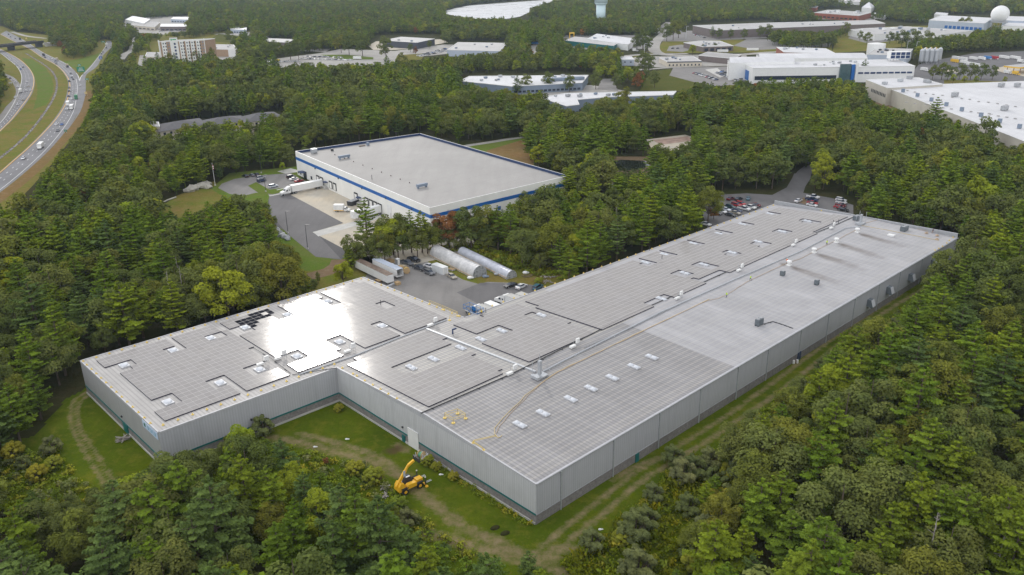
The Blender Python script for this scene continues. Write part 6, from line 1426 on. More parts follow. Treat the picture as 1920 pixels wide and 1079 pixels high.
# ---- distant ground ----
def far(name,px,mat,z=.04): return psheet(name,px,z,M[mat])
far('lake',[(826,24),(850,17),(880,11),(960,5),(1020,1),(1040,-4),(1080,-10),(1050,8),(1000,20),(975,32),(940,38),(890,36),(850,30)],'lake',.5)
far('marsh',[(955,40),(1030,38),(1030,46),(960,46)],'brownfield')
road('service_road',[(226,112),(234,102),(247,95),(250,84),(256,70)],9,.04,M['roadpale']);far('car_park',[(258,125),(262,104),(285,104),(283,122)],'roadpale')
far('car_park',[(395,100),(450,100),(452,118),(430,124),(395,118)],'roadpale',.05);far('grassland',[(250,120),(262,70),(300,62),(470,58),(480,95),(450,124),(260,132)],'verge',.02)
far('car_park',[(228,60),(236,34),(360,30),(358,58),(300,66)],'concw' if 0 else 'roadpale',.03)
far('car_park',[(400,64),(480,60),(560,92),(620,92),(610,98),(560,96),(470,80)],'roadpale',.03)
far('grassland',[(388,78),(410,64),(480,70),(470,78),(450,82)],'meadow',.035)
far('car_park',[(488,124),(494,114),(552,106),(600,100),(640,92),(740,96),(830,84),(850,84),(850,100),(760,110),(720,124),(500,128)],'roadpale',.04)
far('grassland',[(600,103),(650,103),(700,108),(700,112),(640,112)],'vergegreen',.05);far('grassland',[(745,104),(800,100),(790,112),(740,116)],'verge',.05)
far('car_park',[(690,86),(705,78),(830,74),(840,80),(770,92),(740,94),(700,94)],'pave',.05)
far('car_park',[(1040,80),(1062,66),(1215,66),(1225,80),(1210,92),(1080,94)],'asphaltlt',.04);far('car_park',[(990,90),(1005,80),(1018,84),(1010,104),(1000,102)],'roadpale',.04)
road('main_road',[(1256,42),(1244,52),(1246,62),(1232,76),(1226,90),(1234,100),(1262,104),(1330,104),(1400,102),(1475,98),(1600,108)],14,.05,M['roadpale'])
road('main_road',[(1170,106),(1200,103),(1240,102),(1290,101)],11,.056,M['roadpale']);road('side_road',[(1190,132),(1260,127),(1330,124),(1400,122)],8,.05,M['roadpale'])
far('car_park',[(1230,78),(1270,58),(1420,58),(1440,72),(1300,78)],'asphaltlt',.044);far('grassland',[(1180,110),(1235,88),(1250,70),(1300,70),(1560,84),(1560,98),(1250,100)],'verge',.03)
far('car_park',[(1375,86),(1400,74),(1470,74),(1560,80),(1555,88),(1420,94)],'asphaltlt',.045);far('car_park',[(1250,96),(1255,87),(1278,84),(1300,92),(1280,98)],'asphaltlt',.046)
far('car_park',[(1190,124),(1170,112),(1200,106),(1260,106),(1400,104),(1400,122),(1260,128)],'roadpale',.034)
far('car_park',[(1255,142),(1262,128),(1400,124),(1400,160),(1330,162)],'asphaltlt',.04);far('meadow',[(1200,170),(1215,135),(1256,130),(1290,150),(1350,162),(1330,172)],'meadow',.03);far('path',[(1322,131),(1345,128),(1362,142),(1350,146)],'concw',.06)
far('car_park',[(1120,168),(1128,148),(1148,148),(1160,172)],'asphaltlt',.04);far('car_park',[(850,162),(880,158),(1110,160),(1180,172),(1160,182),(990,180)],'roadpale',.035)
far('yard_asphalt',[(1700,150),(1722,122),(1760,112),(1830,100),(1920,96),(2100,96),(2100,165),(1740,165)],'asphalt',.04);far('yard_asphalt',[(1620,165),(1700,140),(1740,150),(1740,170)],'asphaltlt',.03)
far('concrete_apron',[(1860,130),(1882,125),(1920,130),(1960,150),(1885,138)],'pave',.05);far('concrete_apron',[(1750,128),(1800,133),(1796,137),(1762,134)],'pave',.05);far('verge',[(1770,150),(1880,153),(2000,156),(2000,162),(1770,158)],'verge',.05)
far('car_park',[(1590,72),(1600,62),(1720,66),(1730,76),(1660,84),(1620,80)],'asphaltlt',.04);far('grassland',[(1640,82),(1680,76),(1725,78),(1700,88),(1650,88)],'verge',.05);far('grassland',[(1570,60),(1600,52),(1830,46),(1840,70),(1640,95),(1560,100)],'verge',.028)
far('grassland',[(1740,50),(1760,40),(2000,42),(2000,62),(1800,60)],'verge',.028);far('car_park',[(1500,36),(1530,28),(1650,26),(1640,38)],'roadpale',.04)
far('verge',[(1636,200),(1650,180),(1800,240),(1930,300),(1900,305)],'vergegreen',.03);far('dirt_path',[(1640,193),(1655,190),(1676,202),(1660,204)],'dirt',.045)
# distant parked cars in rows
dc=defaultdict(list)
_fc=[0]
def carrow(x0,y0,x1,y1,n,h,where,cols='WKSGWBNWR',jit=.5,skip=.12):
    rr=random.Random(int(x0*7+y0));CMM=dict(CM);CMM['R']=(RED,'red')
    a,b=Vector(A2(x0,y0)),Vector(A2(x1,y1));grp='cars parked '+where
    for k in range(n):
        if rr.random()<skip: continue
        p=a.lerp(b,k/max(1,n-1))+Vector((rr.uniform(-jit,jit),rr.uniform(-jit,jit)));cc=rr.choice(cols)
        vehicle('suv' if rr.random()<.35 else 'sedan',CMM[cc][0],Vector((p.x,p.y,0)),0,h,'%s car parked %s'%(CMM[cc][1],where),'car','%s cars parked %s'%(CMM[cc][1],where),False,.06)
hh=math.atan2(*((Vector(A2(1372,150))-Vector(A2(1350,138))).yx))
carrow(1303,138.5,1343,151,16,hh-1.0,'in the left row beside the meadow');carrow(1345,138,1381,152.5,14,hh-1.,'in the far line of the double row before the modern building');carrow(1353,136,1388,151,14,hh-1.,'in the near line of the double row before the modern building','WKSBWU')
carrow(1376,128,1400,130,6,hh,'on the upper right of the modern building lot','RWR');carrow(1303,66,1325,73,8,.4,'before the long taupe warehouse');carrow(1330,64,1352,70,8,.4,'beside the hedge of the long taupe warehouse')
carrow(560,111,660,114,26,1.2,'in the front line of the central dealership','WSWGW');carrow(575,107,640,109,16,1.2,'in the rear line of the central dealership','WSWG');carrow(505,118,560,116,12,1.2,'at the left end of the central dealership','WWSW')
carrow(785,106,835,93,16,.4,'in the left line beside the pale blue warehouse','WKSWU');carrow(790,107,842,95,16,.4,'in the right line beside the pale blue warehouse','WKSW');carrow(740,85,800,81,10,1.0,'below the tan-roofed building','WSWG')
carrow(1216,101,1236,102,2,0,'on the road at the junction','WK');carrow(1222,111,1240,112,4,1.2,'left of the cream panelled office','WWB');carrow(1660,76,1700,74,9,.9,'before the sprawling white roof','WSWB');carrow(410,114,445,112,5,.9,'before the hotel annex','WSK');carrow(245,52,300,56,12,.8,'in the shopping strip lot','WSWB');carrow(300,60,345,58,9,.8,'behind the hotel','WSW')
carrow(1262,92,1290,92,4,.9,'outside the brown office with the porch','GKW')
# trucks in the right yard
mb_cols={'W':'white','Y':M['fuelyel'],'U':flat('truck_blue',(.03,.18,.45)),'R':mcol['r']}
for i,(x,y,L,cc,l) in enumerate(((1793,112,9,'W','white trailer truck at the left of the far line'),(1808,114,9,'W','white trailer truck second in the far line'),(1826,113,10,'W','white trailer truck third in the far line'),(1842,113,8,'W','white tractor with short box in the far line'),(1853,112,9,'U','blue box truck in the far line'),(1866,112,9,'R','red-marked truck in the far line'),(1791,118,9,'Y','yellow and black dump truck'),(1808,120,8,'W','white tanker truck behind the yellow one'),(1822,124,11,'W','white long truck in the near line'),(1839,127,10,'W','white flatbed truck at the end of the near line'),(1884,111,13,'W','white long trailer at the far right, left one'),(1905,112,13,'W','white long trailer at the far right, right one'),(1890,139,6,'W','white truck under the fuel canopy'),(1905,141,5,'Y','yellow truck under the fuel canopy'),(1734,134,7,'W','white truck beside the tank farm'),(1914,118,6,'W','white truck above the fuel canopy'))):
    p=Vector(A2(x,y));d=Vector(A2(x+20,y+3))-p;boxtruck(Vector((p.x,p.y,0)),0,math.atan2(d.y,d.x),l+' in the truck yard',mb_cols[cc],'white' if cc!='Y' else mb_cols[cc],L,.05,'trucks in the right-hand yard')
for i,(x,y,L,cc,l) in enumerate(((672,112,9,'W','white semi truck on the central road'),(498,121,12,'W','white trailer at the left of the dealership'),(523,117,5,'Y','yellow machine behind the dealership trailer'),(1036,80,10,'W','white trailer in the lot left of the gantry'),(1050,78,10,'W','white trailer beside the gantry'),(1004,84,9,'U','blue-striped trailer between the central trees'),(1006,78,12,'W','white trailer at the back of the central trees'),(1191,97,4,'W','white van by the hedge at the junction'),(1357,99,12,'W','white trailer left of the dark building'),(1413,96,13,'W','white trailer below the brown office'))):
    p=Vector(A2(x,y));boxtruck(Vector((p.x,p.y,0)),0,-.15,l,mb_cols[cc],'white',L,.05,'trucks in the distant lots')
# =====================================================================
#  TREES
# =====================================================================
def leafmesh(name,cen,nrm,size,val,mat,elong=1.5,extra=None):
    """many small bent leaf sprays: each one quad, oriented by nrm"""
    n=len(cen);rs=np.random.RandomState(n)
    nrm=nrm/np.linalg.norm(nrm,axis=1,keepdims=True)
    a=np.cross(nrm,rs.normal(size=(n,3)));a/=np.linalg.norm(a,axis=1,keepdims=True);b=np.cross(nrm,a)
    s=size[:,None]*.5
    k1=rs.uniform(.7,1.25,(n,1));k2=rs.uniform(.7,1.25,(n,1))
    v=np.stack([cen-a*s*elong*k1-b*s*.35,cen+b*s*k2-a*s*.2,cen+a*s*elong*k2+b*s*.25,cen-b*s*k1+a*s*.3],1).reshape(-1,3)
    me=bpy.data.meshes.new(name);me.vertices.add(4*n);me.vertices.foreach_set('co',v.astype(np.float32).ravel())
    me.loops.add(4*n);me.loops.foreach_set('vertex_index',np.arange(4*n,dtype=np.int32));me.polygons.add(n);me.polygons.foreach_set('loop_start',np.arange(0,4*n,4,dtype=np.int32))
    me.materials.append(mat);me.update(calc_edges=True)
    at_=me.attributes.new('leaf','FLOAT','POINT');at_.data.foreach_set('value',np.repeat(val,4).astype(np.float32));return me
def pine_pts(rs,h,Rm,n,base=.22,flatness=.5):
    cen=[];nrm=[];val=[];z=h*base;lv=0;tips=[]
    nl=int(h*(1-base)/1.05);per=max(4,n//(nl*6))
    for l in range(nl+2):
        t=l/(nl+1);zz=h*(base+(1-base)*t)
        r0=Rm*(math.sin(math.pi*min(1,(.18+.82*t)**.62))**.75 if t<.98 else .1)
        r0=Rm*max(.06,(1-t)**.62*(.72+.5*min(1,t*3)))*(1 if t<.9 else .9)
        nb=6 if t<.8 else 4
        for b in range(nb):
            an=b*6.283/nb+rs.uniform(-.5,.5)+l*1.1;rr=r0*rs.uniform(.55,1.18)
            if rs.rand()<.10: rr*=.45
            rise=rs.uniform(.02,.30)*rr*(.6+t);v=rs.uniform(0,1);m=max(3,int(per*(.35+1.1*rr/Rm)))
            f=rs.uniform(.18,1.,m)**.7;lat=rs.normal(0,.16,m)*rr*(1.1-.6*f)
            x=np.cos(an)*f*rr-np.sin(an)*lat;y=np.sin(an)*f*rr+np.cos(an)*lat;zc=zz+f*f*rise-rs.uniform(0,.22,m)*flatness
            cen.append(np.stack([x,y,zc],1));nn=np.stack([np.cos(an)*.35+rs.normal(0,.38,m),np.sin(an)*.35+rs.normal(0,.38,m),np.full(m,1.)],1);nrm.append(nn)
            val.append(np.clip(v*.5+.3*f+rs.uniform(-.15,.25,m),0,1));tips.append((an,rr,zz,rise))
    return np.concatenate(cen),np.concatenate(nrm),np.concatenate(val),tips
def oak_pts(rs,h,Rm,n,base=.07,nb=26,lump=.34):
    cen=[];nrm=[];val=[];ch=h*(1-base);zc=h*(base+.5*(1-base));bl=[]
    for i in range(nb):
        while True:
            d=rs.normal(size=3);d/=np.linalg.norm(d)
            if d[2]>-.72: break
        k=rs.uniform(.55,.92);c=np.array([d[0]*Rm*k,d[1]*Rm*k,zc+d[2]*ch*.5*k]);br=Rm*rs.uniform(lump*.7,lump*1.25);bl.append((c,br))
        m=max(4,int(n/nb*(br/(Rm*lump))**2));q=rs.normal(size=(m,3));q/=np.linalg.norm(q,axis=1,keepdims=True);q[:,2]=np.where(q[:,2]<-.35,-q[:,2],q[:,2])
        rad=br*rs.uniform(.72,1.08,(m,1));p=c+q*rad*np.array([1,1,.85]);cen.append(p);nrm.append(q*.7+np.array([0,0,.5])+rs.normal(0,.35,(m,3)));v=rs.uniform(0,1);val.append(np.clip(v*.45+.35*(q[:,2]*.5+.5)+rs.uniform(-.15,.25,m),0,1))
    return np.concatenate(cen),np.concatenate(nrm),np.concatenate(val),bl
def trunk_mesh(rs,kind,h,base,info,lod):
    mb=MB();n=7 if lod==0 else 5
    mb.tube((0,0,-.3),(rs.uniform(-.2,.2),rs.uniform(-.2,.2),h*.55),.30*h/16,.17*h/16,n,cap=False);tp_=mb.v[1];mb.tube((0,0,h*.54),(0,0,h*.93),.17*h/16,.04,n,cap=False)
    if kind=='pine':
        for an,rr,zz,rise in info[::3 if lod==0 else 8]: mb.tube((0,0,zz-.2),(math.cos(an)*rr*.8,math.sin(an)*rr*.8,zz+rise*.6),.07,.02,4,cap=False)
    else:
        for c,br in info[::2 if lod==0 else 6]: mb.tube((0,0,h*(base+.05)),tuple(c),.12,.04,4,cap=False)
    return mb
TREES={}   # (style,variant,lod) -> (trunk_mesh, crown_mesh)
def mkproto(style,form,fol,var,lod,h,Rm,**kw):
    rs=np.random.RandomState(abs(hash((style,var)))%1000 if False else (sum(map(ord,style))*7+var*13));n={0:6200,1:1900,2:520}[lod];sz={0:.38,1:.64,2:1.12}[lod]*(Rm/5.2)**.5
    kw2=dict(kw)
    if form=='pine':
        c,nn,v,info=pine_pts(rs,h,Rm,n,**kw2);el=1.7
        el=1.25
    else: c,nn,v,info=oak_pts(rs,h,Rm,n,**kw2);el=1.15
    size=rs.uniform(.65,1.3,len(c))*sz
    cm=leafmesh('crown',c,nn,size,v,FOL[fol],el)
    tm=trunk_mesh(rs,form,h,kw.get('base',.22),info,lod);o=tm.build('trunk',M['bark']);me=o.data;bpy.data.objects.remove(o)
    TREES[style,var,lod]=(me,cm,h,Rm)
STY={ # style: form, foliage, variants (h, R)
 'pine_mid':('pine','pine_mid',[(17,4.6),(19,5.4),(15,4.2)],{}),
 'pine_blue':('pine','pine_blue',[(16,4.8),(18,5.2)],{}),
 'pine_yel':('pine','pine_yel',[(18,5.6),(15,4.6)],{}),
 'oak_dark':('oak','oak_dark',[(15,5.4),(14,4.8),(16,6.2)],{}),
 'oak_olive':('oak','oak_olive',[(14,5.2),(13,4.6)],{}),
 'oak_bright':('oak','oak_bright',[(12,3.8),(13,4.6)],{}),
 'autumn':('oak','autumn',[(10,3.4)],{}),
 'silver':('oak','silver',[(4.6,2.7),(3.4,2.1)],dict(base=.02,nb=40,lump=.2)),
 'shrub':('oak','shrub',[(4.2,2.6),(3.0,2.2)],dict(base=.02,nb=30,lump=.24))}
for st,(form,fol,vs,kw) in STY.items():
    for v,(h,Rm) in enumerate(vs):
        for lod in (0,1,2):
            if lod and st in ('silver',): continue
            mkproto(st,form,fol,v,lod,h,Rm,**kw)
# clearings (photo pixels with the height whose silhouette bounds them)
def CLP(px): return [A2(*p) for p in px]
CLEAR=[
 [tuple(p) for p in [G(-4,-6)[:2],G(212,-6)[:2],G(208,BW+5)[:2],G(AB(P[7])[0]+2,BW+5)[:2],(P[8]+(P[8]-P[7]).normalized()*3.5+AV*3.5)[:],(P[1]+(P[1]-P[2]).normalized()*3.5-AV*3)[:],(P[2]-AV*4-BV*3)[:],G(-4,BW+1)[:2]]],
 CLP([(128,742),(172,715),(310,850),(640,740),(1010,975),(1330,790),(1560,640),(1735,530),(1772,528),(1702,588),(1600,655,0),(1500,710,3),(1410,790),(1350,850,4),(1310,930,4),(1280,1000,4),(1250,1079,4),(1220,1140,4),(1120,1110),(1060,1065),(960,1045),(900,1035),(800,985),(730,920),(690,880),(640,868),(560,850),(500,825),(400,850),(300,875),(230,885),(190,905),(100,915),(-20,945),(-30,885),(60,850),(98,800)]),
 CLP([(650,560),(668,520),(690,498),(735,482),(790,478),(805,462),(880,460),(930,480),(985,508),(1040,524),(1062,532),(1085,560),(1010,650),(870,700),(760,650)]),
 CLP([(398,350),(420,336),(470,322),(560,310),(560,330),(700,380),(860,430),(845,455),(830,466),(740,470),(660,480),(650,500),(640,520),(590,518),(560,480),(512,430),(514,400),(505,374,6),(460,364,8),(412,366,10)]),
 CLP([(292,400,5),(325,372,0),(398,343,0),(412,362,10),(340,400,10)]),
 CLP([(860,272,0),(990,250,0),(985,262,8),(972,298,8),(940,306)]),
 CLP([(553,284,0),(795,252,0),(1067,338,0),(900,420),(806,440),(553,335)]),
 CLP([(1135,304),(1160,292),(1215,294),(1232,306),(1218,328,5),(1150,328,5)]),
 CLP([(1203,260),(1290,250),(1312,262,4),(1270,288,5),(1215,280,5)]),
 CLP([(1318,380),(1345,364),(1400,362),(1446,364),(1470,350),(1484,324),(1522,310),(1560,303),(1566,308),(1540,320),(1526,340),(1515,358),(1560,368),(1600,380),(1600,410),(1430,400),(1330,440),(1312,425)]),
 CLP([(-500,560),(-500,60),(-100,45),(5,50),(30,60),(88,66),(96,74),(130,76),(160,76),(198,74),(215,78),(202,102),(190,126),(172,148),(178,168),(172,192),(160,220,5),(135,255,7),(104,298,9),(62,345,11),(0,402,12),(-150,480,12)]),
 CLP([(222,112),(230,97),(246,92),(250,84),(256,70),(262,72),(258,95),(240,118)]),
 CLP([(258,128),(262,103),(285,78),(395,68),(400,64),(470,60),(485,82),(440,88),(452,108),(440,122),(400,118,3),(350,116,6),(270,120,6)]),
 CLP([(226,64),(232,40),(350,30),(360,40),(356,56),(300,64,4)]),
 CLP([(488,90),(500,74),(560,72),(556,84)]),
 CLP([(485,124,5),(490,112),(552,104),(600,97),(640,92),(720,92),(850,82),(840,78),(960,78),(955,90,7),(845,104,7),(740,118,7),(640,120,7),(570,121,7)]),
 CLP([(690,86),(705,66),(828,64),(835,84),(780,94),(740,96)]),
 CLP([(826,26),(850,16),(880,10),(1040,-6),(1090,-12),(1040,14),(985,28,10),(955,36,10),(905,34,12),(850,34,10)]),
 CLP([(950,38),(1030,36),(1032,44,6),(955,46,6)]),
 CLP([(855,158),(865,138),(1112,136),(1118,150),(1150,146),(1165,160),(1240,170),(1272,178),(1268,186,4),(1120,200,4),(1098,206,4),(1050,204,6),(1000,188,6),(930,172,5)]),
 CLP([(1050,90),(1055,70),(1200,66),(1230,70),(1238,50),(1248,40),(1266,44),(1254,60),(1300,44),(1440,38),(1470,50),(1450,64,3),(1440,74),(1560,80),(1590,64),(1580,50),(1660,38),(1700,44),(1830,54),(1832,66),(1740,74,5),(1690,82,4),(1700,96),(1724,118),(1715,146,4),(1640,152,6),(1560,152,8),(1400,158,8),(1370,160,5),(1300,168,4),(1215,172,4),(1205,150,4),(1196,128),(1165,122),(1150,104,4),(1080,98,6)]),
 CLP([(1700,150),(1716,124),(1740,116),(1790,100),(1840,97),(1920,94),(2300,90),(2300,165),(1720,165)]),
 CLP([(1612,160),(1640,146),(1760,150),(2300,150),(2300,345,2),(1950,310,2),(1800,245,3),(1660,196,2),(1640,205,0),(1632,190)]),
 CLP([(1738,50),(1742,28),(2100,26),(2100,56,8),(1830,60,10),(1745,52,10)]),
 CLP([(1500,36),(1522,18),(1640,14),(1650,30),(1640,40)]),
 CLP([(276,250),(300,232),(440,222),(535,208),(545,222,4),(530,236,7),(462,238,9),(386,245,9),(300,262,9),(284,262,9)]),
 CLP([(1110,50),(1142,50),(1142,28),(1110,28)]),
 CLP([(1212,60),(1240,60),(1262,44),(1240,48)])]
KEEP=[CLP([(-60,130),(4,138),(14,152),(10,175),(2,205),(-60,250)]),CLP([(122,108),(126,99),(150,94),(150,86),(178,82),(180,95),(166,106),(140,113)]),CLP([(95,84),(98,72),(170,72),(190,76),(176,84),(140,88),(100,90)]),
 CLP([(1444,84),(1450,62),(1500,58),(1560,70),(1565,90),(1480,95)])]
NEARF=R(48)
def npclear(X,Y):
    c=np.zeros(X.shape,bool)
    for pl in CLEAR: c|=npin(X,Y,pl)
    k=np.zeros(X.shape,bool)
    for pl in KEEP: k|=npin(X,Y,pl)
    return c&~k
def scatter(r0,r1,sp,seed):
    rs=np.random.RandomState(seed);xs=np.arange(-r1*.85,r1*.85,sp);ys=np.arange(-60 if r0==0 else 0,r1,sp);X,Y=np.meshgrid(xs,ys);X=X+rs.uniform(-.42,.42,X.shape)*sp;Y=Y+rs.uniform(-.42,.42,X.shape)*sp
    D=np.hypot(X,Y);m=(D>=r0)&(D<r1)&((np.abs(np.arctan2(X,Y))<NEARF)|((D<170)&(Y>-60)));X,Y=X[m],Y[m];c=~npclear(X,Y);return X[c],Y[c]
def pick_style(x,y,rs,d):
    f=mnoise.noise(Vector((x*.012,y*.012,0)))+.6*mnoise.noise(Vector((x*.05,y*.05,5)));r=rs.rand()
    pr=.40+.6*f
    if x>60 and y<420: pr+=.08
    if x<30 and y<165: pr+=.22
    if d>700: pr-=.12
    if r<pr: q=rs.rand();return 'pine_mid' if q<(.40 if x<30 and y<200 else .58) else ('pine_blue' if q<(.94 if x<30 and y<200 else .72) else 'pine_yel')
    q=rs.rand()
    if q<.58: return 'oak_dark'
    if q<(.90 if d<300 else .85): return 'oak_olive'
    if q<.985 or d<170: return 'oak_bright'
    return 'autumn'
VIS=[[(0,885),(60,850),(100,840),(150,868),(190,885),(150,905),(60,912),(0,930)],[(1130,990),(1190,950),(1250,900),(1310,850),(1345,850),(1330,880),(1300,930),(1285,980),(1290,1030),(1240,1060),(1160,1079),(1060,1079),(1060,1060)],[(150,676),(681,519),(871,596),(1010,545),(1330,420),(1453,373),(1797,438),(1797,450),(1742,500),(1735,540),(1700,560),(1640,590),(1575,622),(1555,645),(1510,675),(1480,710),(1445,742),(1380,785),(1330,840),(1290,860),(1250,900),(1190,950),(1130,990),(1090,1030),(1062,1060),(1010,1025),(960,1035),(900,1040),(855,1005),(800,985),(750,950),(728,925),(700,900),(640,868),(590,855),(548,828),(505,800),(440,805),(380,830),(300,840),(262,850),(225,870),(190,885),(150,868),(118,832),(98,800),(112,775),(130,742),(163,735)],
[(680,519),(700,500),(735,484),(760,478),(800,488),(806,462),(830,462),(870,468),(915,480),(970,510),(1000,515),(1030,525),(1055,528),(870,597)],
[(553,283),(795,250),(1067,328),(1000,350),(965,362),(945,372),(938,395),(905,383),(880,388),(862,395),(845,400),(830,405),(820,425),(800,405),(760,390),(740,410),(720,400),(690,415),(688,455),(660,440),(640,455),(640,490),(600,503),(565,505),(556,470),(520,430),(515,395),(500,372),(470,368),(440,362),(410,362),(392,372),(345,388),(300,393),(310,375),(350,358),(398,345),(402,312),(408,345),(440,330),(540,320),(555,315)],
[(862,272),(930,262),(990,255),(975,265),(962,290),(955,298),(900,280)],
[(0,52),(60,64),(88,68),(85,84),(60,90),(100,110),(110,108),(160,112),(180,95),(196,78),(213,74),(208,95),(190,120),(178,135),(165,145),(176,160),(172,185),(165,205),(150,232),(135,255),(120,270),(90,298),(60,335),(25,365),(0,385),(0,190),(12,178),(8,150),(5,135),(0,130)],
[(286,232),(299,230),(299,238),(440,219),(470,214),(510,210),(525,212),(470,221),(440,224),(302,234),(288,240)],
[(288,78),(310,70),(385,68),(390,85),(445,87),(443,105),(410,110),(395,95),(375,102),(370,112),(290,103),(268,106),(262,125),(256,118),(258,102),(292,98)],
[(226,115),(232,97),(248,92),(240,115)],[(245,84),(250,70),(256,72),(250,84)],
[(228,36),(270,34),(272,40),(350,48),(352,56),(300,62),(285,60),(262,62),(255,50),(248,45)],
[(494,122),(520,112),(560,108),(578,112),(578,97),(600,96),(632,98),(636,108),(660,110),(700,106),(708,112),(750,110),(770,102),(790,92),(835,88),(838,80),(950,78),(945,92),(932,98),(838,102),(800,108),(740,114),(700,118),(560,117)],
[(716,72),(760,68),(815,70),(815,82),(800,86),(770,90),(745,85),(700,92),(693,80),(700,78)],[(492,76),(545,73),(550,80),(525,86),(522,82)],
[(832,26),(850,17),(880,10),(1010,3),(1005,10),(965,14),(955,30),(930,30),(895,32),(860,29)],
[(862,152),(868,142),(1008,138),(1080,137),(1106,148),(1104,155),(1085,168),(915,168),(905,160)],[(1010,182),(1040,176),(1265,170),(1262,180),(1140,183),(1085,190),(1090,208),(1055,208),(1060,195),(1040,190)],
[(1128,165),(1130,148),(1148,148),(1150,165)],[(1215,135),(1262,128),(1275,150),(1300,160),(1280,168),(1240,172),(1225,170),(1213,160)],
[(1165,105),(1188,105),(1190,112),(1225,100),(1235,90),(1222,82),(1240,60),(1235,50),(1245,45),(1258,48),(1250,62),(1245,80),(1240,95),(1260,104),(1290,80),(1275,66),(1300,50),(1300,42),(1440,40),(1470,42),(1640,36),(1660,42),(1650,46),(1580,52),(1560,58),(1460,56),(1340,62),(1320,76),(1420,74),(1440,80),(1450,92),(1568,90),(1626,100),(1715,92),(1716,110),(1718,125),(1705,143),(1665,145),(1605,150),(1590,146),(1500,145),(1400,148),(1385,150),(1350,158),(1310,150),(1262,135),(1200,130),(1195,122),(1166,122)],
[(1592,56),(1700,48),(1824,56),(1822,62),(1770,66),(1700,74),(1640,78),(1600,72),(1592,66)],
[(1715,120),(1725,108),(1770,108),(1840,97),(1920,95),(1920,150),(1870,152),(1740,150),(1740,138),(1716,142)],
[(1612,150),(1640,145),(1730,148),(1770,158),(1920,156),(1920,272),(1870,262),(1850,245),(1820,232),(1765,215),(1760,195),(1735,210),(1700,205),(1660,198),(1640,190),(1628,170)],
[(1738,42),(1760,32),(1845,32),(1852,24),(1870,12),(1885,24),(1920,32),(1920,50),(1880,52),(1878,45),(1815,50),(1790,48)],
[(1525,26),(1530,18),(1632,20),(1632,30),(1560,34)],[(1614,18),(1626,8),(1641,12),(1638,18)],[(1565,2),(1612,8),(1615,0),(1565,0)],[(1113,0),(1139,0),(1136,26),(1116,26)],
[(1318,378),(1320,372),(1345,368),(1375,366),(1450,372),(1470,360),(1485,345),(1490,330),(1520,324),(1522,330),(1508,350),(1512,362),(1560,368),(1588,382),(1588,396),(1453,374),(1332,418),(1325,405)],
[(1215,265),(1250,255),(1295,254),(1300,262),(1275,272),(1245,272),(1240,266)],[(1158,311),(1170,306),(1205,307),(1208,312),(1190,320),(1170,318)],
[(1060,76),(1100,72),(1190,72),(1188,82),(1150,86),(1060,80)],[(993,82),(1010,78),(1008,98),(1000,98)]]
VISB=[(min(p[0] for p in v),max(p[0] for p in v),min(p[1] for p in v),max(p[1] for p in v)) for v in VIS]
def open_ground(x,y,h,w):
    """keeps the woods out of the open places: would this tree stand in, or hang over, ground that is open?"""
    d=math.hypot(x,y);k=w*FPX/d*.55
    for f in (.25,.55,.8,.97):
        q=proj((x,y,h*f))
        if not q: return False
        kk=k*(1 if f<.9 else .4)
        for dx in (-kk,0,kk):
            for v,b in zip(VIS,VISB):
                if b[0]<=q[0]+dx<=b[1] and b[2]<=q[1]<=b[3] and inpoly(q[0]+dx,q[1],v): return True
    return False
pts=[]
for r0,r1,sp,sd in ((0,200,6.6,11),(200,330,6.8,1),(330,700,7.6,2),(700,1400,9.0,3),(1400,3600,11.5,4)):
    X,Y=scatter(r0,r1,sp,sd);rs=np.random.RandomState(sd+50)
    for x,y in zip(X,Y):
        d=math.hypot(x,y);st=pick_style(x,y,rs,d);sc=(rs.uniform(.62,1.14) if rs.rand()<.75 else rs.uniform(.95,1.25))*(1.+.12*(d>1400))*(1+.28*mnoise.noise(Vector((x*.02,y*.02,8))))
        if y>1700: sc*=1+.35*max(0,mnoise.noise(Vector((x*.0018,y*.0012,2))))
        rz_=rs.uniform(0,6.28);hh_,ww_=STY[st][2][int(abs(x*7.3+y*3.1))%len(STY[st][2])]
        if open_ground(x,y,hh_*sc,ww_*sc):
            sc*=.65
            if open_ground(x,y,hh_*sc,ww_*sc):
                sc*=.6
                if open_ground(x,y,hh_*sc,ww_*sc): continue
        pts.append((x,y,st,sc,rz_,d,0))
